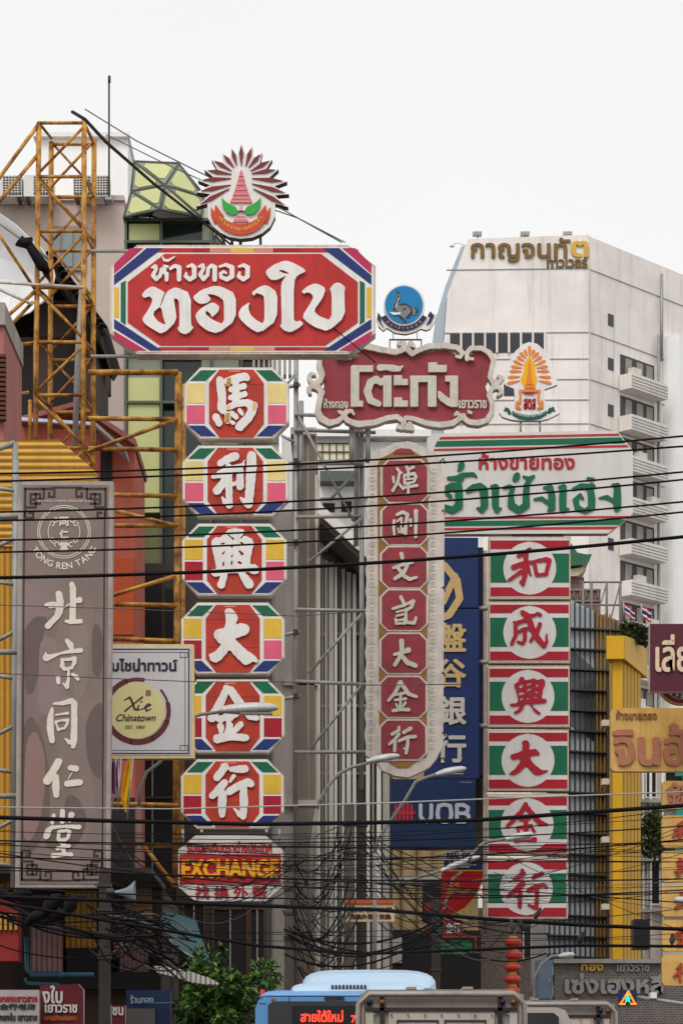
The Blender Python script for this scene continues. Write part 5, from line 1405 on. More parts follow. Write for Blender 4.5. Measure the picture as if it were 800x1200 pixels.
b.poly(chaikin([(26, 1000), (26, 850), (38, 838), (50, 860), (56, 890), (60, 940), (56, 970), (40, 1000)], 2)[::-1], .0125, .0132, V1[1])
b.poly(chaikin([(27, 985), (30, 870), (42, 854), (53, 880), (54, 920), (48, 960), (38, 985)], 2)[::-1], .0143, .015, V1[2])
b.poly(chaikin([(122, 820), (108, 830), (100, 850), (102, 890), (112, 912), (122, 912)], 2)[::-1], .0125, .0132, V1[1])
b.poly(chaikin([(74, 950), (80, 930), (92, 935), (104, 960), (92, 990), (72, 1000), (52, 992), (58, 975)], 2)[::-1], .0134, .0141, V1[1])
b.poly(chaikin([(118, 735), (112, 730), (108, 740), (108, 790), (118, 795), (123, 760)], 2), .0134, .0141, V1[1])
b.poly(chaikin([(80, 720), (92, 715), (104, 740), (104, 800), (90, 830), (84, 780)], 2)[::-1], .0125, .0132, V1[3])
t.part('printed_patch', b)
b = t.mb()
b.line([(29, 600), (26, 1030)], 1.6, .016, .019, BRK); b.line([(123, 600), (120, 1030)], 1.6, .016, .019, BRK)
b.line([(62, 571.5), (96, 571.5)], 2, .016, .019, BRK); b.line([(52, 1032), (94, 1032)], 1.6, .016, .019, BRK)
def fret(b, fx, fy, sx, sy):
    # Chinese key fretwork in a corner, unit 3.1 px
    u = 3.1
    g = lambda i, j: (fx + sx * i * u, fy + sy * j * u)
    for L_ in ([(0, 0), (11, 0), (11, 3), (9, 3), (9, 1.6)], [(0, 0), (0, 11), (3, 11), (3, 9), (1.6, 9)], [(7, 0), (7, 4), (4, 4), (4, 7), (0, 7)], [(2, 2), (5.6, 2), (5.6, 5.6), (2, 5.6), (2, 2)], [(2, 4), (4, 4)], [(4, 2), (4, 4)]):
        b.line([g(*p) for p in L_], 2.5, .016, .019, BRK)
fret(b, 30, 573, 1, 1); fret(b, 124, 573, -1, 1); fret(b, 26, 1031, 1, -1); fret(b, 120, 1031, -1, -1)
t.part('fretwork_border', b)
cx, cy = 75.5, 623.5
b = t.mb()
for r0, r1 in ((30.3, 31.2), (28, 28.9)): b.ring(cx, cy, r0, r1, .016, .02, PALE, 64)
for a in (35, 60, 120, 145, 215, 235, 305, 325): b.ring(cx + 17 * math.cos(R(a)), cy + 17 * math.sin(R(a)), 2.0, 3.2, .016, .02, PALE, 10, a, a + 250)
b.ring(cx, cy, 18.2, 19, .016, .02, PALE, 30, 130, 230); b.ring(cx, cy, 18.2, 19, .016, .02, PALE, 30, -50, 50)
for c, y in zip('同仁堂', (606, 621, 635)): b.text(c, cx - 5.5, y, cx + 5.5, y + 11, .016, .02, PALE, bold=.5)
t.part('round_seal', b)
b = t.mb(); b.arc_text('TONG REN TANG', cx, cy, 43.5, 153, 27, 10.6, .016, .02, PALE, bold=.22); t.part('arched_lettering', b)
b = t.mb(); b.text('HERITAGE CHINESE MEDICINE SINCE', 43.5, 586, 109.5, 588.6, .016, .019, PALE); t.part('small_lettering', b)
for g_, oy in (('north', 675), ('capital', 740), ('same', 805), ('kind', 875), ('hall', 940)):
    b = t.mb(); b.glyph(HALL_G[g_], 35, oy, 10.0, .016, .03, PALE, PALE, step=6, wobble=2.0); t.part('character', b)
b = t.mb()
for y in (600, 760, 930): b.bar(b.P(22, y, -.35), b.P(-40, y, -.35), .09, GREYSTEEL)
t.part('mounting_arm', b)

t = Thing('restaurant_sign', 'square white restaurant sign with yellow disc inside a brown brush ring', 'shop sign', 166, 889, 52)
b = t.mb(); b.poly([(88, 889.5), (228, 888.5), (227, 755), (88, 754)], -.28, 0, mat('cream sign edge', rgb(222, 200, 146), .5, .4, 3, .3), None); t.part('frame', b)
b = t.mb(); b.rect(90, 758, 224, 885, .002, .012, mat('grey white lightbox', rgb(206, 202, 204), .5, .15, 1, .08)); t.part('white_face', b)
b = t.mb(); LN = mat('dark plum line', rgb(70, 52, 58), .55, .1)
b.line([(92, 761), (221.5, 761), (221.5, 883), (92, 883)], 1.5, .014, .017, LN); b.line([(92, 764.5), (217, 764.5), (217, 879.5), (92, 879.5)], .6, .014, .017, LN)
for yy in ((764.5, 770.5), (873.5, 879.5)): b.line([(211.5, yy[0]), (220, yy[0]), (220, yy[1]), (211.5, yy[1])], .6, .018, .02, LN, closed=True)
t.part('line_border', b)
b = t.mb(); b.text('กินดื่มไชน่าทาวน์', 100, 771.5, 208, 787, .014, .022, mat('navy lettering', rgb(36, 34, 56), .5, .1), bold=.55); t.part('thai_lettering', b)
b = t.mb(); RG = mat('brush ring brown', rgb(104, 44, 46), .6, .3, 4, .1)
for a0, a1, w in ((100, 180, 6), (180, 250, 5.5), (250, 282, 4), (318, 345, 2.4), (345, 378, 4.6), (18, 60, 6), (60, 100, 6.2)):
    b.ring(161, 833, 36.8 - w * .55, 36.8 + w * .55, .014, .018, RG, 14, a0, a1 + 1.5)
t.part('brush_ring', b)
b = t.mb(); b.disc(160.5, 833, 32.5, .019, .022, mat('pale yellow disc', rgb(222, 212, 150), .55, .15, 1, .05), n=56, ry=33); t.part('yellow_disc', b)
b = t.mb(); b.glyph(XIE, 125, 750, 7.27, .0225, .026, LN, step=3, wobble=.4)
b.text('Chinatown', 136.5, 837, 183, 845.5, .0225, .026, LN, bold=.15, shear=.35); b.text('EST. 1989', 147.5, 850.5, 170, 854.5, .0225, .026, LN); b.rect(171, 809, 177, 816, .0225, .026, mat('seal rose', rgb(150, 104, 100), .6, .3)); t.part('script_lettering', b)

# ---------------------------------------------------------------- right edge signs
t = Thing('shop_sign', 'dark maroon signboard with cream Thai letters, cut by the right edge', 'shop sign', 800, 810, 60)
b = t.mb(); b.rect(761, 731, 880, 810, -.3, 0, mat('dark maroon enamel', rgb(88, 26, 44), .5, .35, 2, .2), RUST); t.part('board', b)
b = t.mb(); b.text('เลี่ยงเซ้ง', 767, 744, 866, 788, .002, .06, mat('cream lettering', rgb(222, 200, 170), .5, .2), bold=.9); t.part('thai_lettering', b)
t = Thing('round_sign', 'round white badge with a maroon rim, half hidden under the maroon signboard', 'emblem', 798, 826, 60.6)
b = t.mb(); b.disc(798, 797, 29, -.2, 0, mat('badge gold rim', rgb(196, 150, 90), .5, .4), n=48); t.part('backing_disc', b)
b = t.mb(); b.ring(798, 797, 23, 27, .002, .02, mat('badge maroon', rgb(120, 40, 60), .5, .3)); b.disc(798, 797, 22, .003, .012, WHITE); t.part('rim', b)
b = t.mb(); b.arc_text('SINCE CAN', 798, 797, 21.3, 150, 30, 9, .012, .02, mat('badge maroon', rgb(120, 40, 60)), bold=.3); t.part('lettering', b)
GT = mat('gold leaf board', rgb(218, 174, 98), .5, .5, 3, .4, metal=.0, dirtcol=(120, 80, 40)); GR = mat('carved rose letter', rgb(182, 116, 90), .55, .4, 5, .3, dirtcol=(120, 60, 40)); GRD = mat('carved letter red', rgb(176, 66, 48), .55, .4, 5, .3)
def rounded(x0, y0, x1, y1, r, n=5):
    P = []
    for cx_, cy_, a in ((x1 - r, y1 - r, 0), (x0 + r, y1 - r, 90), (x0 + r, y0 + r, 180), (x1 - r, y0 + r, 270)):
        for i in range(n + 1):
            q = R(a + 90 * i / n); P.append((cx_ + r * math.cos(q), cy_ + r * math.sin(q)))
    return P[::-1][::-1]
t = Thing('shop_sign', 'golden signboard with rounded corners and carved rose Thai letters', 'shop sign', 800, 904, 62)
b = t.mb(); b.poly(rounded(715, 829.5, 905, 904, 6), -.25, 0, GT); t.part('board', b)
b = t.mb(); b.text('จินฮั้วเฮง', 717, 848, 896, 898, .002, .07, GR, bold=1.5, side=GOLDPAINT); t.part('large_lettering', b)
b = t.mb(); b.text('ห้างขายทอง', 721, 832.5, 769, 843.5, .002, .03, GOLDPAINT, bold=.3); t.part('small_lettering', b)
TL = [(915, 948, None, 'with a tangled carved character, topmost below the golden signboard'), (955.5, 993, COLUMN_G['harmony'], 'beside the green plant, second in its column'), (996.5, 1034, COLUMN_G['prosper'], 'with a dense carved character, third in its column'), (1037, 1074, COLUMN_G['big'], 'with a simple carved character behind a small lamp'), (1078, 1115, COLUMN_G['gold'], 'with a roof-shaped carved character, second from the bottom'), (1119, 1155, COLUMN_G['row'], 'lowest of its column at the right edge')]
for y0, y1, sp, lab in TL:
    t = Thing('sign_panel', 'small golden square panel ' + lab, 'sign panel', 798, y1, 62, 'golden square panels at the right edge')
    b = t.mb(); b.poly(rounded(775, y0, 822, y1, 5), -.2, 0, GT); t.part('board', b)
    b = t.mb()
    if sp: b.glyph(sp, 780, y0 + 1, 800 / 38.0, .002, .06, GRD, GOLDPAINT, step=14, grow=6)
    else: b.text('錦', 780, y0 + 2, 816, y1 - 2, .002, .06, GR, bold=.7, side=GOLDPAINT)
    t.part('character', b)
# ================================================================ STEEL FRAMES
t = Thing('lattice_tower', 'rusty yellow lattice steel tower topped by a tied black cable', 'steel tower', 78, 640, 63)
b = t.mb()
legs = [((46, 143), (40, 660), 0), ((55, 148), (53, 660), -1.0), ((99, 140), (97, 660), 0), ((106, 146), (104, 660), -1.0)]
def lx(k, y):
    (x0, y0), (x1, y1), d = legs[k]; f = (y - y0) / (y1 - y0); return x0 + (x1 - x0) * f, d
for k in range(4):
    a, c, d = legs[k]; b.bar(b.P(a[0], a[1], d), b.P(c[0], c[1], d), .115, RUSTYELLOW)
t.part('leg', b)
lv = [144, 207, 271, 337, 401, 463, 525, 590]
b = t.mb()
for y in lv:
    for i, j in ((0, 2), (1, 3), (0, 1), (2, 3)):
        xa, da = lx(i, y); xb, db = lx(j, y)
        b.bar(b.P(xa, y + (7 if i == 1 and j == 3 else 0), da), b.P(xb, y + (7 if j == 3 else 0), db), .08, RUSTYELLOW)
t.part('horizontal_strut', b)
b = t.mb()
for k, (y0, y1) in enumerate(zip(lv, lv[1:])):
    for (i, j) in ((0, 2), (1, 3)):
        a, c = (i, j) if k % 2 else (j, i)
        ym = (y0 + y1) / 2
        xa, da = lx(a, y0 + 4); xb, db = lx(c, y1 - 4)
        b.bar(b.P(xa, y0 + 4, da + (.05 if i else 0)), b.P(xb, y1 - 4, db + (.05 if i else 0)), .065, RUSTYELLOW)
        if i == 1:
            xa, da = lx(c, y0 + 4); xb, db = lx(a, y1 - 4); b.bar(b.P(xa, y0 + 4, da - .06), b.P(xb, y1 - 4, db - .06), .055, RUSTYELLOW)
t.part('diagonal_strut', b)
b = t.mb()
for p in ((46, 145, -12, 245), (44, 182, -12, 270), (42, 340, -14, 260), (40, 402, 4, 418), (43, 340, -6, 400)):
    b.bar(b.P(p[0], p[1], 0), b.P(p[2], p[3], .8), .085, RUSTYELLOW)
for p in ((40, 360, -10, 337), (100, 340, -14, 333)): b.bar(b.P(p[0], p[1], .2), b.P(p[2], p[3], .2), .07, RUST)
for p in ((-8, 405, 40, 355), (42, 400, 42, 462), (36, 470, 36, 520), (-6, 468, 35, 461)): b.bar(b.P(p[0], p[1], .1), b.P(p[2], p[3], .1), .08, RUSTYELLOW)
t.part('side_brace', b)
b = t.mb(); b.tube([b.P(94, 320, -.6), b.P(89, 400, -.6), b.P(85, 520, -.6)], .075, GREYSTEEL); t.part('conduit', b)
b = t.mb()
for p in ([(28, 288), (38, 296), (52, 318), (60, 324)], [(30, 284), (24, 290), (40, 292)]): b.tube([b.P(x, y, .4) for x, y in p], [.05, .12, .16, .05][:len(p)], CABLE)
b.face([b.P(36, 292, .42), b.P(58, 312, .3), b.P(62, 338, .35), b.P(54, 330, .5)], CABLE); t.part('torn_wrap', b)
t = Thing('antenna_mast', 'thin dark antenna mast rising above the beige rooftop', 'antenna', 128, 236, 90)
b = t.mb(); b.tube([b.P(128, 236), b.P(128, 89)], .034, DARKSTEEL); b.tube([b.P(128.3, 97), b.P(128.3, 89)], .05, DARKSTEEL); t.part('mast', b)
b = t.mb(); b.rect(124, 233, 132, 236, -.3, .2, GREYSTEEL); t.part('base_plate', b)

t = Thing('steel_scaffold', 'rusty yellow steel frame bracketing the eight-sided panels', 'sign frame', 212, 1040, 61)
b = t.mb(); b.bar(b.P(209, 436), b.P(206, 1040), .14, RUSTYELLOW); b.bar(b.P(213, 436, -1), b.P(210, 1000, -1), .09, RUSTYELLOW); t.part('post', b)
for y, y2 in ((437, 437), (491, 492), (526, 528), (580, 582), (617, 616), (708, 710), (748, 752), (876, 878), (942, 944), (988, 992)):
    b = t.mb(); b.bar(b.P(104, y, .05), b.P(209, y2, .05), .13 if y < 450 else .1, RUSTYELLOW); t.part('rail', b)
b = t.mb()
for p in ((104, 530, 208, 493), (130, 598, 206, 617), (128, 700, 206, 676), (165, 986, 206, 1040)): b.bar(b.P(p[0], p[1], .1), b.P(p[2], p[3], .1), .09, RUSTYELLOW)
t.part('brace', b)
t = Thing('steel_scaffold', 'grey galvanised pipe frame holding the tall maroon board', 'sign frame', 385, 960, 67.5)
b = t.mb()
for x, y0, y1 in ((347, 420, 955), (418, 498, 640), (424, 505, 925), (353, 470, 600)): b.tube([b.P(x, y0), b.P(x - 1, y1)], .065, GREYSTEEL)
t.part('post', b)
for p in ((345, 487, 430, 490), (345, 505, 440, 508), (346, 545, 430, 540), (347, 607, 424, 606), (346, 715, 430, 717), (346, 799, 432, 803), (345, 882, 432, 882)):
    b = t.mb(); b.tube([b.P(p[0], p[1], .1), b.P(p[2], p[3], .1)], .05, GREYSTEEL); t.part('rail', b)
b = t.mb()
for p in ((350, 490, 414, 612), (362, 660, 426, 607), (365, 545, 425, 545), (362, 790, 424, 720), (364, 878, 424, 803), (386, 588, 420, 551), (330, 460, 346, 440), (345, 520, 330, 512)): b.tube([b.P(p[0], p[1], .15), b.P(p[2], p[3], .15)], .04, GREYSTEEL)
t.part('brace', b)
b = t.mb()
for y in (456, 545, 640, 745, 820): b.tube([b.P(332, y, .1), b.P(352, y - 4, .1)], .05, GREYSTEEL); b.rect(344, y - 6, 350, y - 1, 0, .2, DARKSTEEL)
t.part('clamp', b)

# ================================================================ POLES, LAMPS
POLEST = mat('dull lamp steel', rgb(128, 126, 122), .5, .5, 4, .4, dirtcol=(70, 62, 56))
def lamp(lab, Y, arm, head, pole=None, hw=.16):
    """cobra-head street lamp: arm polyline, head as (x0,y0)-(x1,y1) in photo pixels"""
    px, py = pole[-1] if pole else arm[0]
    t = Thing('street_lamp', lab, 'street lamp', px, py, Y, 'cobra head street lamps')
    if pole:
        b = t.mb(); b.tube([b.P(*p) for p in pole], .042, POLEST, 8); t.part('pole', b)
    b = t.mb(); b.tube([b.P(*p) for p in arm], .036, POLEST, 8); t.part('arm', b)
    (x0, y0), (x1, y1) = head
    a, c = Vector(t.mb().P(x0, y0)), Vector(t.mb().P(x1, y1)); L_ = (c - a).length
    b = t.mb(); N_ = 8; st = []
    prof = [(0, .35, .5), (.12, .6, .7), (.3, .9, 1.0), (.6, 1.0, 1.0), (.85, .85, .8), (.97, .5, .45), (1, .15, .2)]
    HD = mat('lamp head grey', rgb(196, 196, 194), .4, .4, 5, .3, metal=.1)
    base = len(b.v)
    for f, wy, wz in prof:
        p = a.lerp(c, f)
        for q in range(N_):
            th = 2 * math.pi * q / N_
            zz = math.sin(th); zz = zz * (.78 if zz > 0 else .5)
            b.v.append((p.x, p.y + math.cos(th) * hw * wy, p.z + zz * hw * wz))
    k = b.m(HD)
    for i in range(len(prof) - 1):
        for q in range(N_):
            b.smooth.add(len(b.f)); b.f.append((base + i * N_ + q, base + i * N_ + (q + 1) % N_, base + (i + 1) * N_ + (q + 1) % N_, base + (i + 1) * N_ + q)); b.mi.append(k)
    b.f.append(tuple(range(base, base + N_))); b.mi.append(k); b.f.append(tuple(range(base + 6 * N_ + N_ - 1, base + 6 * N_ - 1, -1))); b.mi.append(k)
    t.part('lamp_head', b)
    b = t.mb(); m0 = a.lerp(c, .35); m1 = a.lerp(c, .9)
    b.box(m0.x, m1.x, -.1 * hw / .16, .1 * hw / .16, (m0.z + m1.z) / 2 - hw * .58, (m0.z + m1.z) / 2 - hw * .42, mat('lamp lens', rgb(150, 146, 136), .3, .2)); t.part('lens', b)
    return t
lamp('grey cobra street lamp crossing the fifth eight-sided panel beside the restaurant sign', 54, [(163, 945), (164, 925), (172, 905), (188, 893), (205, 868), (222, 842), (236, 837), (262, 834)], ((258, 833), (326, 830)), [(163, 945), (163, 1060)], .19)
lamp('grey cobra street lamp in front of the lowest character of the maroon board', 55, [(371, 950), (374, 938), (385, 920), (398, 906), (412, 899), (432, 894)], ((429, 893), (468, 886)), [(371, 948), (366, 985), (362, 1090)], .13)
lamp('grey cobra street lamp above the square navy bank board', 56, [(439, 1000), (442, 985), (455, 965), (474, 938), (487, 916), (500, 911), (512, 907)], ((510, 908), (546, 901)), [(439, 1000), (438, 1180)], .13)
lamp('grey cobra street lamp touching the second lowest striped panel', 58, [(548, 1012), (552, 1002), (560, 993), (568, 987), (580, 985), (593, 983)], ((592, 984), (625, 978)), None, .13)
lamp('long pale lamp arm slanting under the square navy bank board', 60, [(458, 1037), (490, 1028), (520, 1019)], ((516, 1021), (562, 1004)), None, .13)
lamp('small white street lamp above the grey brick wall', 66, [(622, 1168), (624, 1148), (634, 1130), (645, 1121), (656, 1120)], ((654, 1121), (673, 1119)), [(622, 1168), (622, 1215)], .12)
lamp('small white lamp head in front of a golden panel at the right edge', 56, [(830, 1058), (812, 1056), (804, 1056)], ((806, 1056), (789, 1055)), None, .12)

def pole(lab, x0, x1, y0, y1, Y, m=DARKCONC):
    t = Thing('utility_pole', lab, 'utility pole', (x0 + x1) / 2, y1, Y)
    b = t.mb(); w = (x1 - x0) / 2 * t.s
    zt = (y1 - y0) * t.s; xc = 0
    b.hexa([(-w, -w, 0), (w, -w, 0), (w, w, 0), (-w, w, 0), (-w * .9, -w * .9, zt), (w * .9, -w * .9, zt), (w * .9, w * .9, zt), (-w * .9, w * .9, zt)], m); t.part('shaft', b)
    b = t.mb()
    for k in range(4):
        z = zt * (.93 - k * .09); b.box(-w * 1.15, w * 1.15, -w * 1.15, w * 1.15, z, z + .06, DARKSTEEL)
    t.part('clamp', b)
    return t
pole('left of two square concrete utility poles below the maroon board', 402, 416, 942, 1310, 61)
pole('right of two square concrete utility poles, with a ragged dark top', 418, 430, 943, 1310, 61.5, mat('dark pole concrete', rgb(66, 60, 56), .9, .5))
pole('dark utility pole wrapped in black cables below the tall brown board', 116, 130, 1018, 1330, 43, mat('dark pole concrete', rgb(66, 60, 56)))
pole('cable wrapped concrete pole right of the money exchange board', 333, 344, 993, 1310, 57)
pole('thin dark utility pole behind the small green sign', 505, 516, 1052, 1305, 68, mat('dark pole concrete', rgb(66, 60, 56)))

# ================================================================ CABLES
def sagline(p0, p1, sag, n=20):
    return [(p0[0] + (p1[0] - p0[0]) * i / n, p0[1] + (p1[1] - p0[1]) * i / n + sag * 4 * (i / n) * (1 - i / n)) for i in range(n + 1)]
def cable(lab, Y0, Y1, pts, r, m=CABLE, group=None):
    """pts in photo pixels; distance runs from Y0 to Y1 along it"""
    t = Thing('overhead_cable', lab, 'cable', pts[0][0], pts[0][1], Y0, group)
    o = Vector(t.o.location); P = []
    for i, (x, y) in enumerate(pts):
        P.append(Vector(wpos(x, y, Y0 + (Y1 - Y0) * i / (len(pts) - 1))) - o)
    b = MB(); b.tube(P, r, m, 6); c = b.build('overhead_cable'); c.location = o
    lab_, cat_, g_ = t.o['label'], t.o['category'], group
    bpy.data.objects.remove(t.o); tag(c, lab_, cat_, g_); return c
def ext(y0, y1, sag):   # carry a cable well past both sides of the frame
    k = (y1 - y0) / 800.0
    return sagline((-400, y0 - 400 * k), (1200, y1 + 400 * k), 0, 2) if False else [(x, y0 + k * x + sag * 4 * (x / 800.0) * (1 - x / 800.0)) for x in range(-400, 1201, 50)]
ORD = ['uppermost', 'second', 'third', 'fourth', 'fifth', 'sixth']
for i, (a, e, sg) in enumerate(((555, 511, 8), (564, 523, 5), (600, 553, 8), (610, 562, 9), (633, 588, 8), (647, 600, 9))):
    cable(ORD[i] + ' of the six thin black cables slanting across the sign boards', 30, 30, ext(a, e, sg), .0118, CABLE)
cable('thickest black cable slanting across the signs below six thinner ones', 29.5, 29.5, ext(677, 629, 9), .021, CABLE)
cable('thick black cable hanging level across the bottom of the brown board', 35, 35, [(-300, 950), (0, 958), (130, 962), (300, 966), (440, 964), (560, 961), (700, 951), (800, 944), (1100, 925)], .031)
cable('thick black cable with birds in front of the yellow column', 36, 36, [(-300, 1040), (200, 1058), (440, 1066), (570, 1077), (680, 1084), (800, 1089), (1100, 1098)], .03)
cable('black cable dipping to the left above the red lanterns', 34, 36, [(-300, 1040), (0, 1058), (300, 1108), (420, 1118), (500, 1115), (580, 1112), (680, 1108), (800, 1109), (1100, 1100)], .024)
cable('long black cable tied from the lattice tower down across the red signboard', 62, 57.6, [(85, 131), (100, 140), (124, 166), (180, 215), (250, 270), (330, 335), (440, 425)], [.042, .042, .04, .034, .026, .014, .012])
cable('thin cable from the tower top to the far end of the red signboard', 61, 57, [(100, 128), (160, 165), (240, 205), (330, 245), (400, 284)], .016, CABLEGREY)
cable('thin cable below another, crossing the sunburst badge', 61, 57, [(125, 158), (200, 195), (290, 235), (350, 256), (404, 284)], .014, CABLEGREY)
cable('thin grey wire crossing the restaurant sign and the eight-sided panels', 40, 40, [(-200, 776), (20, 790), (130, 795), (230, 799), (330, 799), (420, 803), (540, 802)], .008, CABLEGREY)
cable('thin grey wire over the first character of the brown board', 40, 40, [(-200, 705), (0, 709), (130, 713), (260, 718), (350, 722), (430, 716)], .007, CABLEGREY)
cable('pale wire running level above the navy bank board and striped panels', 37, 37, [(-200, 950), (0, 946), (200, 948), (450, 941), (600, 935), (800, 928), (1000, 922)], .011, mat('pale cable', rgb(176, 172, 168), .6, .3))
for i, (a, e, sg, Y, r) in enumerate(((985, 968, 10, 38, .011), (1004, 984, 14, 37, .012), (1016, 1030, 8, 40, .013), (1040, 1043, 12, 38, .012), (1000, 1046, 20, 41, .011), (990, 1010, 6, 42, .01), (1020, 1058, -6, 43, .011))):
    cable('black cable sagging among the lower cables over the street', Y, Y + 1, ext(a, e, sg), r, CABLE, 'lower black street cables')
rr = random.Random(11)
for i in range(15):
    a = rr.uniform(962, 1085); cable('thin black cable sagging low across the street among many others', rr.uniform(38, 56), rr.uniform(38, 56), ext(a, a + rr.uniform(-28, 34), rr.uniform(-4, 22)), rr.uniform(.005, .0095), CABLE, 'thin low street cables')
def tangle(grp, lab, n, A, B_, Y, r0, r1, sag0, sag1, seed):
    """service cables strung between two places; nothing tells those of one bundle apart"""
    q = random.Random(seed)
    for i in range(n):
        p0 = (q.uniform(A[0], A[2]), q.uniform(A[1], A[3])); p1 = (q.uniform(B_[0], B_[2]), q.uniform(B_[1], B_[3]))
        sg = q.uniform(sag0, sag1); ya, yb = Y + q.uniform(-1.2, 1.2), Y + q.uniform(-1.2, 1.2); w = q.uniform(-1.6, 1.6)
        pts = [(x + w * math.sin(k * .9 + i), y) for k, (x, y) in enumerate(sagline(p0, p1, sg, 14))]
        o = Vector(wpos(pts[0][0], pts[0][1], ya)); b = MB()
        b.tube([Vector(wpos(x, y, ya + (yb - ya) * k / 14)) - o for k, (x, y) in enumerate(pts)], q.uniform(r0, r1), CABLE if q.random() < .85 else CABLEGREY, 5, False)
        c = b.build('service_cable'); c.location = o; tag(c, lab, 'cable', grp)
tangle('cables drooping to the exchange board', 'black service cable drooping from the dark pole to the exchange board', 9, (120, 960, 140, 1030), (330, 1000, 352, 1040), 50, .006, .011, 20, 85, 1)
tangle('cables between the middle poles', 'black cable hanging in the mesh between the middle concrete poles', 24, (330, 990, 350, 1080), (395, 950, 430, 1060), 58, .008, .017, -5, 60, 2)
tangle('coils under the orange exchange sign', 'coil of black cable left of the small orange topped exchange sign', 14, (330, 1040, 360, 1140), (390, 1030, 425, 1120), 57, .01, .022, 10, 60, 3)
tangle('cables fanning from the twin poles', 'black cable fanning out right of the twin concrete poles', 17, (418, 965, 432, 1080), (500, 1010, 570, 1110), 60, .007, .014, -4, 45, 4)
tangle('low cables by the green sign', 'low black cable crossing toward the small green sign', 14, (500, 1050, 520, 1110), (560, 1070, 660, 1120), 64, .008, .02, 0, 26, 5)
tangle('cables spilling round the dark pole', 'black cable spilling around the dark pole under the brown board', 30, (100, 1030, 135, 1110), (150, 1045, 215, 1130), 43.5, .008, .018, -10, 36, 6)
tangle('thick cables under the brown board', 'thick black cable sagging under the tall brown board', 8, (-60, 1050, 0, 1095), (110, 1065, 200, 1110), 42, .012, .028, 4, 30, 7)
tangle('cables before the glass and yellow buildings', 'thin black cable crossing in front of the glass and yellow buildings', 8, (560, 985, 600, 1060), (770, 940, 860, 1090), 48, .005, .009, 4, 22, 8)
tangle('cables strung across the exchange board', 'thin black cable strung from the exchange board to the striped panels', 7, (200, 980, 330, 1040), (560, 985, 700, 1060), 46, .005, .009, 6, 30, 9)
tangle('drooping cables above the blue bus', 'heavy black cable drooping above the blue bus', 6, (330, 1080, 345, 1120), (500, 1080, 520, 1110), 56, .012, .026, 8, 34, 10)
tangle('knotted cables by the awnings', 'knotted black cable beside the two small awnings', 20, (128, 1060, 160, 1110), (200, 1095, 235, 1150), 44, .008, .024, -18, 20, 12)

# splice boxes and drooping black lumps on the left cable
for i, (x0, y0, x1, y1, lab) in enumerate(((-14, 1046, 38, 1050, 'black drooping cable splice at the left edge, below the ladder frame'), (30, 1086, 72, 1050, 'black slanting cable splice under the brown board'), (62, 1080, 92, 1052, 'black drooping splice case right of another under the brown board'))):
    t = Thing('cable_splice', lab, 'cable splice', (x0 + x1) / 2, max(y0, y1), 41)
    b = t.mb(); A_, C_ = Vector(b.P(x0, y0)), Vector(b.P(x1, y1))
    b.tube([A_.lerp(C_, f) + Vector((0, 0, .05 * math.sin(f * 9))) for f in (0, .15, .3, .5, .7, .85, 1)], [.02, .08, .1, .06, .12, .08, .02], CABLE, 8); t.part('case', b)
    b = t.mb(); b.tube([A_, A_ + Vector((-.3, 0, .1))], .02, CABLE); b.tube([C_, C_ + Vector((.4, 0, -.02))], .02, CABLE); t.part('cable_end', b)

# birds resting on the cables
for i, (x, y, Y, lab) in enumerate(((629, 1078, 36, 'dark bird perched on a cable under the striped panels'), (600, 1092, 35.5, 'left one of two dark birds on a cable above the lanterns'), (611, 1092, 35.5, 'right one of two dark birds on a cable above the lanterns'), (680, 1106, 36, 'dark bird on the lowest cable before the glass building'), (787, 1108, 36, 'dark bird on the cable before a golden panel'))):
    b = MB(); s_ = Y / F
    prof = [(.004, -.10), (.02, -.075), (.036, -.04), (.042, 0), (.038, .04), (.026, .065), (.03, .085), (.026, .105), (.008, .13)]
    N_ = 8; base = 0
    for r_, h_ in prof:
        for q in range(N_):
            th = 2 * math.pi * q / N_; b.v.append((math.cos(th) * r_ + h_ * .35, math.sin(th) * r_, h_ * .75 + .09))
    k = b.m(mat('bird feather', rgb(52, 50, 54), .7, .4))
    for q0 in range(len(prof) - 1):
        for q in range(N_):
            b.smooth.add(len(b.f)); b.f.append((q0 * N_ + q, q0 * N_ + (q + 1) % N_, (q0 + 1) * N_ + (q + 1) % N_, (q0 + 1) * N_ + q)); b.mi.append(k)
    b.face([(-.03, -.015, .03), (-.03, .015, .03), (-.12, .02, -.03), (-.12, -.02, -.03)], mat('bird feather', rgb(52, 50, 54)))
    b.tube([(0, .01, .06), (0, .01, 0)], .004, CABLE, 4); b.tube([(0, -.01, .06), (0, -.01, 0)], .004, CABLE, 4)
    b.face([(.05, -.008, .19), (.05, .008, .19), (.075, 0, .185)], mat('lamp lens', rgb(150, 146, 136)))
    o = b.build('bird'); o.location = wpos(x, y + 1, Y); o.rotation_euler = (0, 0, i * 1.9); tag(o, lab, 'bird', 'birds on the cables')

# ================================================================ SMALL THINGS AT STREET LEVEL
t = Thing('loudspeaker', 'grey horn loudspeaker on the dark pole under the brown board', 'loudspeaker', 134, 1046, 42.6)
b = t.mb(); SPK = mat('horn grey', rgb(128, 134, 138), .5, .4, 5, .3)
b.lathe([(.03, .0), (.05, .1), (.08, .2), (.14, .28), (.2, .34), (.205, .345), (.185, .34), (.02, .14)], (0, 0, 0), SPK, 20, 'x'); t.part('horn', b)
b = t.mb(); b.lathe([(.0, -.14), (.07, -.13), (.075, -.02), (.03, .01)], (0, 0, 0), DARKSTEEL, 14, 'x'); t.part('driver', b)
b = t.mb(); b.bar((-.05, .02, 0), (-.2, .05, -.12), .03, DARKSTEEL); t.part('bracket', b)

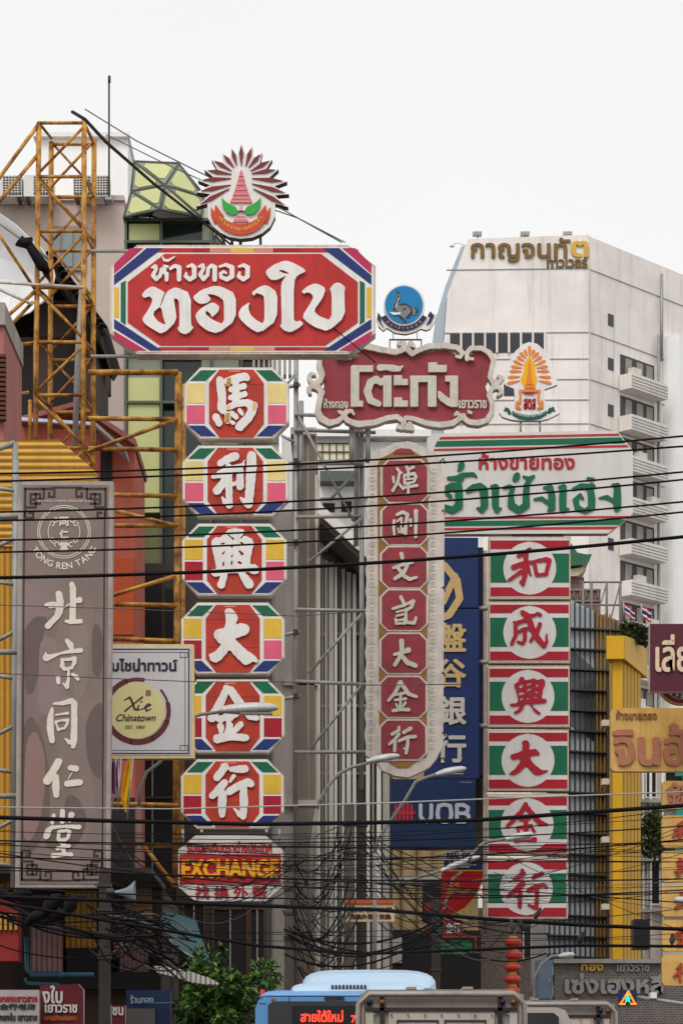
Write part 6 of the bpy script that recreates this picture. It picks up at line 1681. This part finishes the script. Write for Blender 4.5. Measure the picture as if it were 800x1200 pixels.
FY = mat('flag yellow', rgb(236, 186, 20), .8, .3); FV = mat('flag violet', rgb(90, 60, 120), .8, .3)
def hung_flag(lab, pts, Y, ms, polex):
    t = Thing('flag', lab, 'flag', polex[0], polex[1], Y, 'flags beside the restaurant sign')
    b = t.mb(); b.tube([b.P(polex[0], polex[1]), b.P(polex[2], polex[3])], .018, GREYSTEEL); t.part('pole', b)
    b = t.mb(); n = len(pts) - 1
    for i in range(n):
        (xl, xr, y), (xl2, xr2, y2) = pts[i], pts[i + 1]
        k = 6
        for j in range(k):
            f0, f1 = j / k, (j + 1) / k
            d = lambda f, y: .06 * math.sin(f * 9 + y * .05)
            m = ms[int(j * len(ms) / k)]
            b.face([b.P(xl + (xr - xl) * f0, y, d(f0, y)), b.P(xl + (xr - xl) * f1, y, d(f1, y)), b.P(xl2 + (xr2 - xl2) * f1, y2, d(f1, y2)), b.P(xl2 + (xr2 - xl2) * f0, y2, d(f0, y2))], m, True)
    t.part('cloth', b)
hung_flag('furled yellow flag hanging under the restaurant sign', [(150, 153, 890), (146, 154, 908), (143, 154, 925), (142, 152, 938), (147, 150, 952)], 50, [FY], (156, 886, 149, 960))
hung_flag('furled Thai striped flag beside the edge of the brown board', [(137, 140, 890), (134, 141, 908), (134, 142, 922), (135, 140, 932)], 50.5, [FLR, FLW, FLB, FLB, FLW, FLR], (142, 888, 138, 950))
hung_flag('furled violet flag half behind the edge of the brown board', [(132, 135, 892), (130, 136, 912), (130, 136, 930)], 50.8, [FV], (136, 890, 132, 950))

t = Thing('awning', 'faded teal fabric awning sloping down beside the green bush', 'awning', 215, 1130, 50)
AW = mat('faded teal canvas', rgb(66, 98, 106), .85, .4, .9, .4)
b = t.mb(); P_ = b.P
top, bot = [(183, 1065), (205, 1071), (229, 1080)], [(204, 1112), (226, 1126), (248, 1132)]
for i in range(2):
    b.face([P_(*top[i], -.2), P_(*top[i + 1], -.2), P_(*bot[i + 1], 1.1), P_(*bot[i], 1.1)], AW)
b.face([P_(*top[2], -.2), P_(*bot[2], 1.1), P_(*bot[2], -.2)], AW)
o = t.part('canopy', b); sm_ = o.modifiers.new('thick', 'SOLIDIFY'); sm_.thickness = .03
b = t.mb(); b.tube([P_(184, 1066, -.2), P_(206, 1112, 1.1)], .025, GREYSTEEL); b.tube([P_(206, 1113, 1.1), P_(247, 1135, 1.1)], .025, GREYSTEEL); t.part('frame', b)
t = Thing('awning', 'small grey ribbed awning under the black cables left of the bush', 'awning', 215, 1158, 46)
b = t.mb(); RBW = stripes('ribbed awning sheet', (176, 172, 166), (90, 86, 82), .09, 'X', .6)
P_ = b.P
pr = [(180, 1131, -.3), (200, 1134, .2), (225, 1141, .7), (245, 1149, 1.0), (260, 1157, 1.1)]
pl = [(186, 1140, -.1), (206, 1146, .4), (230, 1155, .9), (246, 1158, 1.1), (258, 1159, 1.2)]
for i in range(4): b.face([P_(*pr[i]), P_(*pr[i + 1]), P_(*pl[i + 1]), P_(*pl[i])], RBW)
o = t.part('canopy', b); sm_ = o.modifiers.new('thick', 'SOLIDIFY'); sm_.thickness = .03
b = t.mb(); b.tube([P_(186, 1141, -.1), P_(258, 1160, 1.2)], .02, DARKSTEEL); t.part('frame', b)
foliage('street_tree', 'dense bright green bush at the kerb left of the blue bus', 'tree', 268, 1276, 47, 116, 154, 5200, .15, (64, 100, 38), (118, 154, 62), True, None, 41)
foliage('street_tree', 'small shadowed bush behind the awnings at lower left', 'tree', 240, 1250, 53, 60, 140, 1200, .16, (40, 66, 28), (70, 100, 40), True, None, 42)

# lower left shopfront pieces
t = Thing('shophouse', 'cluttered dark shopfront with faded shutters under the brown board', 'building', 70, 1300, 50, ground=True)
b = t.mb(); b.rect(-60, 1040, 190, t.py, -5, 0, mat('dim shopfront wall', rgb(66, 52, 46), .85, .5, .8, .4)); t.part('wall', b)
b = t.mb(); b.rect(38, 1086, 76, 1152, .003, .3, stripes('faded pink shutter', (170, 132, 128), (116, 84, 82), .1, 'X', .7)); t.part('pink_shutter', b)
b = t.mb(); b.rect(-90, 1035, 192, 1041, -.5, 3.2, mat('added shade canopy sheet', rgb(70, 62, 58), .85, .5, .8, .4))  # deep canopy added to shade the shopfront below it
for x in range(-80, 190, 30): b.rect(x, 1041.2, x + 2, 1044, -.4, 3.1, DARKSTEEL)
t.part('canopy', b)
b = t.mb(); b.rect(78, 1045, 114, 1112, .003, .2, YCV); t.part('yellow_sheet', b)
b = t.mb(); b.poly([(132, 1090), (150, 1062), (178, 1060), (182, 1100), (190, 1122), (136, 1122)], .003, .15, mat('tan board', rgb(150, 112, 76), .8, .5)); b.rect(146, 1018, 178, 1062, .003, .1, mat('tan board', rgb(150, 112, 76))); t.part('timber_panel', b)
b = t.mb(); b.rect(142, 1108, 176, 1148, .16, .3, stripes('dusty rose shutter', (150, 108, 112), (96, 66, 70), .08, 'X', .7)); t.part('rose_shutter', b)
b = t.mb(); b.rect(20, 1140, 190, 1160, .003, .35, VOID); b.rect(80, 1112, 132, 1160, .003, .3, VOID); t.part('opening', b)
t = Thing('drain_pipe', 'pale blue water pipes bent below the faded pink shutter', 'pipe', 60, 1152, 48.6)
BP = mat('pale blue pipe', rgb(64, 112, 134), .45, .4, 4, .3)
b = t.mb(); b.tube([b.P(31, 1098), b.P(32, 1136), b.P(37, 1142), b.P(110, 1142)], .045, BP, 8); t.part('upper_pipe', b)
b = t.mb(); b.tube([b.P(30, 1146), b.P(32, 1152), b.P(70, 1154)], .035, BP, 8); b.tube([b.P(72, 1139), b.P(72, 1145)], .06, BP, 8); t.part('lower_pipe', b)
t = Thing('shop_sign', 'red and gold lantern-like board at the lower left edge', 'shop sign', 4, 1126, 47)
b = t.mb(); b.rect(-40, 1046, 22, 1126, -.5, 0, mat('dull red board', rgb(146, 40, 36), .6, .5, 2, .4)); t.part('board', b)
b = t.mb()
for i in range(5): b.rect(-6 + i * 6, 1066 + i * 2, -3 + i * 6, 1090, .002, .08, GLD2)
t.part('gold_ornament', b)
t = Thing('shop_sign', 'white board with rows of dark Thai and Chinese lettering at lower left corner', 'shop sign', 20, 1215, 46)
b = t.mb(); b.rect(-40, 1160, 46, 1215, -.2, 0, mat('dusty white board', rgb(176, 170, 166), .6, .4, 2, .3)); t.part('board', b)
b = t.mb(); b.text('ห้างทองเยาวราช', -10, 1165, 44, 1174, .002, .02, CR, bold=.3); b.text('金行老店', 0, 1176, 42, 1183, .002, .02, DARKSTEEL, bold=.2); b.text('ทองใบ เยาวราช', 0, 1187, 44, 1196, .002, .02, BRK, bold=.3); t.part('lettering', b)
t = Thing('shop_sign', 'dark red board with white Thai lettering at the bottom left', 'shop sign', 72, 1215, 46.5)
b = t.mb(); b.poly([(47, 1215), (98, 1215), (98, 1160), (92, 1153), (47, 1155)], -.2, 0, mat('dark red board', rgb(104, 26, 36), .6, .4, 2, .3), OFFWHITE); t.part('board', b)
b = t.mb(); b.text('งใบ', 50, 1155, 74, 1176, .002, .03, OFFWHITE, bold=.6); b.text('เยาวราช', 53, 1177, 91, 1187, .002, .03, OFFWHITE, bold=.5); b.text('แลกเปลี่ยนเงินตรา', 52, 1189, 90, 1196, .002, .02, mat('lettering orange', rgb(190, 96, 50), .6, .3), bold=.3); t.part('lettering', b)
t = Thing('shop_sign', 'small red and white hanging sign between bottom left shops', 'shop sign', 137, 1215, 47)
b = t.mb(); b.rect(127, 1178, 147, 1215, -.2, 0, mat('dark red board', rgb(104, 26, 36)), OFFWHITE); t.part('board', b)
b = t.mb(); b.text('ชน', 132, 1180, 145, 1190, .002, .03, OFFWHITE, bold=.5); b.rect(127, 1178, 131, 1215, .002, .02, OFFWHITE); t.part('lettering', b)
t = Thing('shop_sign', 'blue shop fascia in shadow left of the bush', 'shop sign', 176, 1215, 48)
b = t.mb(); b.rect(148, 1160, 200, 1215, -.3, 0, mat('shadow blue fascia', rgb(34, 54, 92), .6, .4, 2, .3)); t.part('board', b)
b = t.mb(); b.rect(149, 1182, 182, 1215, .002, .05, mat('grey fascia', rgb(110, 106, 102), .6, .4)); b.tube([b.P(170, 1176, .2), b.P(208, 1176, .2)], .02, BP); t.part('lower_panel', b)
b = t.mb(); b.text('ร้านทอง', 153, 1166, 180, 1176, .002, .03, WB, bold=.2); t.part('lettering', b)

t = Thing('exchange_sign', 'small orange topped cream money exchange sign on the concrete poles', 'shop sign', 434, 1080, 59)
b = t.mb(); b.rect(405, 1058, 462, 1080, -.12, 0, mat('tan sign face', rgb(214, 186, 150), .6, .4, 3, .3)); t.part('board', b)
b = t.mb(); b.rect(405, 1053, 461, 1059, -.12, .04, mat('orange strip', rgb(196, 84, 44), .6, .4)); t.part('orange_strip', b)
b = t.mb(); b.text('MONEY EXCHANGE', 408, 1063, 459, 1068.5, .002, .02, BRK, bold=.3); b.text('找換外幣 / 兌換', 409, 1071, 458, 1077, .002, .02, BRK, bold=.2); t.part('lettering', b)
t = Thing('shop_sign', 'red quarter-round banner with yellow rim and orange fish beside the striped panels', 'shop sign', 545, 1072, 80)
b = t.mb(); P_ = [(517, 1020), (566, 1020), (564, 1035), (556, 1052), (545, 1064), (532, 1071), (517, 1073)]
b.poly(P_[::-1], -.15, 0, mat('banner red', rgb(206, 26, 34), .55, .3, 2, .2)); t.part('board', b)
b = t.mb(); b.line(P_[1:], 1.6, .002, .02, YELLOW); b.rect(517, 1019.5, 566, 1021, .002, .02, YELLOW); t.part('yellow_rim', b)
b = t.mb(); b.glyph('525,1048,3 535,1042,4 545,1046,3 550,1042,1; 528,1040,1.5 536,1036,2', 0, 0, 1, .004, .03, ORG, step=1, wobble=0); b.line([(520, 1064), (530, 1030), (540, 1022)], 3, .004, .02, PIG); t.part('fish_emblem', b)
t = Thing('shop_sign', 'small navy and white sign board above the red quarter-round banner', 'shop sign', 543, 1019, 81)
b = t.mb(); b.rect(520, 997, 566, 1008, -.2, 0, OFFWHITE); b.rect(520, 1008, 566, 1019, -.2, 0, BLUESIGN); t.part('board', b)
b = t.mb(); b.text('REAL GOLD', 523, 999, 560, 1006, .002, .02, BLUESIGN, bold=.3); b.text('1168', 526, 1010, 550, 1017, .002, .02, WB, bold=.3); t.part('lettering', b)
t = Thing('shop_sign', 'small green sign with a red frame among the low cables', 'shop sign', 535, 1118, 76)
b = t.mb(); b.rect(516, 1102, 553, 1118, -.2, 0, mat('small sign green', rgb(40, 128, 66), .6, .4)); t.part('board', b)
b = t.mb(); b.line([(514, 1098), (557, 1098), (557, 1116)], 2, 0, .1, mat('red frame', rgb(170, 50, 40), .6, .4)); b.line([(518, 1104), (528, 1116), (538, 1104), (548, 1116)], 1, .002, .05, DARKSTEEL); t.part('frame', b)
t = Thing('shop_sign', 'pair of dull red lettered panels above the small green sign', 'shop sign', 530, 1098, 84)
b = t.mb(); b.rect(520, 1078, 541, 1097, -.2, 0, mat('dull red panel', rgb(128, 34, 38), .6, .4)); b.rect(497, 1058, 508, 1068, -.2, 0, mat('dull red panel', rgb(128, 34, 38))); b.rect(497, 1086, 505, 1096, -.2, 0, mat('dull red panel', rgb(128, 34, 38))); t.part('panel', b)
b = t.mb(); b.text('金行', 522, 1081, 539, 1094, .002, .03, OFFWHITE, bold=.3); t.part('lettering', b)

# lantern string
LR = mat('lantern red', rgb(178, 62, 48), .5, .4, 5, .15); LG = mat('lantern gold band', rgb(206, 150, 70), .5, .4, 5, .2)
LN_ = ['topmost', 'second', 'third', 'fourth', 'lowest']
for i, (x, y, w) in enumerate(((601, 1105, 21), (602, 1120, 20), (600, 1134, 19), (600, 1148, 19), (600, 1162, 18))):
    t = Thing('paper_lantern', LN_[i] + ' red lantern of the string below the striped panels', 'lantern', x, y + 6, 70, 'string of red lanterns')
    r_ = w / 2 * t.s
    b = t.mb(); b.lathe([(r_ * .45, 0), (r_ * .8, .04), (r_, .1), (r_, .16), (r_ * .8, .22), (r_ * .45, .26)], (0, 0, .02), LR, 24); t.part('body', b)
    b = t.mb(); b.lathe([(0, -.01), (r_ * .5, -.01), (r_ * .5, .03), (0, .03)], (0, 0, 0), LG, 16); b.lathe([(0, .27), (r_ * .5, .27), (r_ * .5, .31), (0, .31)], (0, 0, 0), LG, 16); t.part('cap', b)
t = Thing('lantern_cord', 'cord and post carrying the five red lanterns', 'cord', 607, 1215, 70.4)
b = t.mb(); b.tube([b.P(607, 1096), b.P(607, 1215)], .03, DARKSTEEL); t.part('post', b)
b = t.mb(); b.tube([b.P(607, 1098), b.P(601, 1099, .3)], .015, DARKSTEEL); t.part('arm', b)

# pedestrian signal
t = Thing('pedestrian_signal', 'dark blue pedestrian light with a glowing green figure in an orange triangle', 'traffic light', 735, 1181, 60)
b = t.mb(); b.rect(725, 1160, 745.5, 1179, -.25, 0, mat('signal blue', rgb(22, 44, 84), .5, .2)); t.part('housing', b)
OE = mat('signal orange glow', rgb(240, 96, 20), .5, 0, 1, 0, emit=((1.0, .22, .02, 1), 1.4)); GE = mat('signal green glow', rgb(30, 220, 150), .5, 0, 1, 0, emit=((.02, .9, .42, 1), 1.2))
b = t.mb(); b.line([(726.5, 1176.5), (735.5, 1161.5), (743.5, 1176.5)], 1.9, .003, .03, OE); b.line([(726, 1176.5), (731, 1176.5)], 2.4, .031, .04, OE); b.line([(739, 1176.5), (744, 1176.5)], 2.4, .031, .04, OE); t.part('triangle_light', b)
b = t.mb(); b.glyph('735,1166,1.1; 735,1168,1.3 734.6,1171,1.1 732.5,1174,.8; 734.8,1171,1 737,1174,.8; 732.6,1171,.6 734.5,1168.4,.8 737.4,1170.6,.6', 0, 0, 1, .003, .03, GE, step=.4, wobble=0); t.part('figure_light', b)
b = t.mb(); b.tube([b.P(745, 1168, -.1), b.P(800, 1176, -.1), b.P(860, 1182, -.1)], .05, GREYSTEEL); t.part('mast_arm', b)
t = Thing('traffic_camera', 'small white box on the arm right of the pedestrian light', 'camera', 765, 1172, 60)
b = t.mb(); b.rect(761, 1163, 768.5, 1170, -.3, .1, WHITE); t.part('housing', b)
b = t.mb(); b.rect(764, 1170, 766, 1173, -.1, 0, GREYSTEEL); t.part('bracket', b)

# ================================================================ VEHICLES
# blue city bus seen from behind
YBU = 33.0
t = Thing('city_bus', 'light blue city bus with a humped roof and red lit destination board', 'bus', 404, 1300, YBU, ground=True)
BB = mat('bus light blue', rgb(104, 168, 230), .3, .2, .8, .15, spec=.5); BL = mat('bus roof pale blue', rgb(188, 218, 248), .35, .2, .8, .15, spec=.5); BK = mat('bus black glass', rgb(24, 26, 34), .12, .15, 1, .05, spec=.5); RUB = mat('tyre rubber', rgb(30, 30, 30), .8, .3)
m_ = t.mb().map
def prof(pts): return [m_(*p) for p in pts]
b = t.mb()
b.prism_y(prof([(300, 1440), (512, 1440), (512, 1182), (509, 1172), (500, 1167), (312, 1167), (303, 1172), (299, 1182)]), 0, 11.0, BB); t.part('body', b)
b = t.mb()
b.loft([[(m_(x, 0)[0], d, m_(0, y)[1]) for x, y in P_] for d, P_ in ((.0, [(304, 1168), (508, 1168), (506, 1166.4), (306, 1166.4)]), (.25, [(304, 1168), (508, 1168), (500, 1161), (312, 1161)]), (.8, [(306, 1168), (506, 1168), (494, 1157), (322, 1157)]), (10.6, [(306, 1168), (506, 1168), (494, 1157), (322, 1157)]))], BB)
t.part('roof_edge', b)
b = t.mb()
def hump(x0, x1, yb, yt, rings, mt):
    """rounded roof pod: rings of (metres back, share of the height, inset in pixels)"""
    RR = []
    for d, f, ins in rings:
        pts = []
        for k in range(13):
            a = math.pi * (1 - k / 12.0)
            cx, hw = (x0 + x1) / 2, (x1 - x0) / 2 - ins
            c, s_ = math.cos(a), math.sin(a)
            px = cx + hw * (abs(c) ** .45) * (1 if c > 0 else -1); py = yb - (yb - yt) * f * (s_ ** .55 if s_ > 0 else 0)
            x, z = m_(px, py); pts.append((x, d, z))
        RR.append(pts)
    b.loft(RR, mt)
hump(338, 501, 1160, 1145, [(.45, .05, 6), (.55, .5, 3), (.8, .85, 1), (1.2, 1, 0), (2.6, 1, 0)], BL)
hump(350, 519, 1152, 1123, [(1.5, .05, 12), (1.62, .4, 6), (1.9, .75, 2), (2.4, .95, 0), (3.2, 1, 0), (7, 1, 0), (7.6, .3, 8)], BL)
h_ = t.part('air_conditioner_hump', b)
b = t.mb()
for i in range(10): b.prism_y(prof([(388 + i * 4.3, 1157), (390.6 + i * 4.3, 1157), (390.6 + i * 4.3, 1152), (388 + i * 4.3, 1152)]), .47, .9, BK)
t.part('vent_slot', b, h_)
b = t.mb()
for x in (338, 470): b.prism_y(prof([(x, 1173.3), (x + .8, 1173.3), (x + .8, 1167.5), (x, 1167.5)]), -.008, .02, mat('rubber seam', rgb(74, 70, 66)))
b.prism_y(prof([(303, 1176.2), (312, 1176.2), (312, 1175.6), (303, 1175.6)]), -.008, .02, mat('rubber seam', rgb(74, 70, 66)))
for x in (318, 494): b.prism_y(prof([(x, 1171.6), (x + 4, 1171.6), (x + 4, 1169.4), (x, 1169.4)]), -.02, .02, mat('marker amber', rgb(190, 110, 40), .3))
t.part('body_trim', b)
b = t.mb(); b.prism_y(prof([(314, 1300), (500, 1300), (500, 1178), (495, 1173.5), (320, 1173.5), (314, 1178)]), -.03, .1, BK); t.part('rear_window', b)
b = t.mb(); b.prism_y(prof([(342, 1202), (420, 1202), (420, 1179), (342, 1179)]), -.06, -.031, mat('led board black', rgb(30, 32, 40), .3, .1)); l_ = t.part('destination_board', b)
LE = mat('red led glow', rgb(255, 60, 40), .5, 0, 1, 0, emit=((1, .06, .03, 1), 1.6))
b = t.mb(); b.text('สายใต้ใหม่', 352, 1184, 402, 1198, .062, .068, LE, bold=.4); b.text('7', 411, 1190, 417, 1199, .062, .068, LE, bold=.4); t.part('led_lettering', b, l_)
b = t.mb(); b.prism_y(prof([(380, 1170.5), (403, 1170.5), (403, 1167.5), (380, 1167.5)]), -.06, .05, DARKSTEEL); t.part('rear_camera', b)
b = t.mb(); b.lathe([(0, .1), (.03, .09), (.035, 0)], (m_(307, 0)[0], .2, m_(0, 1167.5)[1]), mat('marker red', rgb(220, 40, 30), .3), 10); t.part('marker_light', b)
for sx in (306, 497):
    b = t.mb(); b.prism_y(prof([(sx, 1330), (sx + 9, 1330), (sx + 9, 1300), (sx, 1300)]), -.04, .05, mat('marker red', rgb(220, 40, 30))); t.part('tail_light', b)
b = t.mb(); b.prism_y(prof([(301, 1432), (511, 1432), (511, 1405), (301, 1405)]), -.12, .1, mat('bumper grey', rgb(80, 82, 86), .5, .3)); t.part('bumper', b)
for yy in (2.2, 8.2):
    for sx in (303, 493):
        b = t.mb(); x = m_(sx, 0)[0]; b.lathe([(.05, 0), (.46, 0), (.5, .04), (.5, .24), (.46, .28), (.05, .28)], (x - .02, yy, .5), RUB, 22, 'x'); w_ = t.part('wheel', b)
        b = t.mb(); b.lathe([(.02, -.012), (.26, -.012), (.28, 0)], (x - .02, yy, .5), GREYSTEEL, 18, 'x'); t.part('rim', b, w_)
b = t.mb()
for sx in (298.2, 511.2):
    x = m_(sx, 0)[0]; b.box(x, x + .02, .8, 10.4, 1.4, 2.7, BK)
t.part('side_window', b)

def songthaew(lab, px0, px1, py, Y, seed, cream, cargo):
    t = Thing('passenger_truck', lab, 'truck', (px0 + px1) / 2, 1300, Y, ground=True)
    s_ = t.s; W = (px1 - px0) * s_; h = (t.py - py) * s_; x0, x1 = -W / 2, W / 2
    ALU = mat('dull aluminium frame', rgb(176, 168, 158), .45, .5, 2, .4, metal=.15); PAN = mat('cream truck panel ' + str(seed), rgb(*cream), .6, .4, 1.2, .35)
    r_ = .14
    P_ = [(x0, h - 1.5), (x1, h - 1.5), (x1, h - r_), (x1 - r_ * .3, h - r_ * .35), (x1 - r_, h), (x0 + r_, h), (x0 + r_ * .3, h - r_ * .35), (x0, h - r_)]
    b = t.mb(); b.prism_y(P_, .04, 3.4, ALU); t.part('canopy', b)
    b = t.mb(); top = h - .24; w3 = (W - .24) / 3
    xs_ = [x0 + .12, x0 + .12 + W * .12, x1 - .12 - W * .12, x1 - .12]
    for a, c in ((x0 + .10, x0 + .19), (xs_[1] + .01, xs_[2] - .01), (x1 - .19, x1 - .10)): b.box(a, c, .0, .038, h - 1.2, top, PAN)
    t.part('rear_panel', b)
    b = t.mb(); SEAM = mat('rubber seam', rgb(74, 70, 66), .7, .4)
    za, zb = h - .34, h - .86
    for a, c in ((xs_[1] + .1, (xs_[1] + xs_[2]) / 2 - .03), ((xs_[1] + xs_[2]) / 2 + .03, xs_[2] - .1)):
        for u0, u1, v0, v1 in ((a, c, za - .022, za), (a, c, zb, zb + .022), (a, a + .02, zb + .0225, za - .0225), (c - .02, c, zb + .0225, za - .0225)): b.box(u0, u1, -.012, -.001, v0, v1, SEAM)
    for k in range(9): b.lathe([(0, -.01), (.012, -.008), (.014, 0)], (x0 + .2 + (W - .4) * k / 8, -.0205, h - .28), GREYSTEEL, 8, 'y')
    t.part('rear_trim', b)
    b = t.mb()
    for k in range(1, 6): b.box(x0 + .1, x1 - .1, k * .55, k * .55 + .04, h + .001, h + .03, ALU)
    b.box(x0 + W * .3, x0 + W * .36, .5, 2.9, h + .031, h + .06, ALU); b.box(x0 + W * .64, x0 + W * .7, .5, 2.9, h + .031, h + .06, ALU)
    t.part('roof_rib', b)
    b = t.mb()
    for a in (x0 + .03, xs_[1] - .09, xs_[2] + .03, x1 - .08): b.box(a, a + .05, -.02, .06, h - 1.5, h - .05, DARKSTEEL if a in (xs_[1] - .09, xs_[2] + .03) else ALU)
    b.tube([(x0 + .02, -.03, h - 1.4), (x0 + .02, -.03, h - .16), (x0 + .14, -.03, h - .05), (x1 - .14, -.03, h - .05), (x1 - .02, -.03, h - .16), (x1 - .02, -.03, h - 1.4)], .032, ALU, 8)
    b.box(x0 + .1, x1 - .1, -.02, .05, h - .24, h - .2, DARKSTEEL); t.part('frame', b)
    for i, (fx, c) in enumerate(((.075, (28, 32, 70)), (.15, (150, 88, 40)), (.86, (28, 32, 70)), (.925, (150, 88, 40)))):
        if i < 2 and cargo == 2: continue
        b = t.mb(); b.lathe([(0, -.035), (.026, -.03), (.034, 0), (.034, .06)], (x0 + W * fx, -.02, h - .14), mat('marker lens %d %d %d' % c, rgb(*c), .25, .1), 14, 'y'); t.part('marker_lamp', b)
    b = t.mb(); b.box(x0 + .04, x1 - .04, .05, 3.4, .62, h - 1.5, mat('truck bed paint', rgb(150, 60, 50), .4, .4)); t.part('bed', b)
    b = t.mb(); b.box(x0 + .05, x1 - .05, 3.45, 4.9, .6, 1.75, mat('truck bed paint', rgb(150, 60, 50))); b.hexa([(x0 + .1, 3.5, 1.75), (x1 - .1, 3.5, 1.75), (x1 - .1, 4.7, 1.75), (x0 + .1, 4.7, 1.75), (x0 + .2, 3.6, 2.1), (x1 - .2, 3.6, 2.1), (x1 - .2, 4.3, 2.1), (x0 + .2, 4.3, 2.1)], BK); t.part('cab', b)
    for yy in (.8, 4.2):
        for sx in (x0 + .02, x1 - .24):
            b = t.mb(); b.lathe([(.05, 0), (.32, 0), (.35, .03), (.35, .2), (.32, .22), (.05, .22)], (sx, yy, .35), RUB, 20, 'x'); w_ = t.part('wheel', b)
            b = t.mb(); b.lathe([(.02, -.01), (.18, -.01), (.2, 0)], (sx, yy, .35), GREYSTEEL, 14, 'x'); t.part('rim', b, w_)
    return t
songthaew('cream passenger truck with a rounded aluminium canopy in front of the bus', 418, 616, 1160, 29, 1, (214, 206, 194), 1)
songthaew('second cream passenger truck, lower and partly hidden right of the first', 585, 722, 1173, 37, 2, (222, 208, 190), 2)
t = Thing('delivery_van', 'small white van roof with a dark rear window between the two trucks', 'van', 640, 1300, 31.5, ground=True)
b = t.mb(); m_ = t.mb().map
b.prism_y([m_(*p) for p in [(598, 1445), (668, 1445), (668, 1196), (662, 1184), (652, 1180.5), (606, 1180.5), (600, 1184)]], 0, 3.6, mat('van white', rgb(200, 196, 190), .35, .3, 1, .2)); t.part('body', b)
b = t.mb(); b.prism_y([m_(*p) for p in [(606, 1260), (654, 1260), (654, 1192), (648, 1187), (610, 1187)]], -.03, .1, BK); t.part('rear_window', b)
for yy in (.7, 2.8):
    for sx in (597, 662):
        b = t.mb(); b.lathe([(.05, 0), (.3, 0), (.32, .03), (.32, .18), (.05, .2)], (m_(sx, 0)[0], yy, .32), RUB, 18, 'x'); t.part('wheel', b)
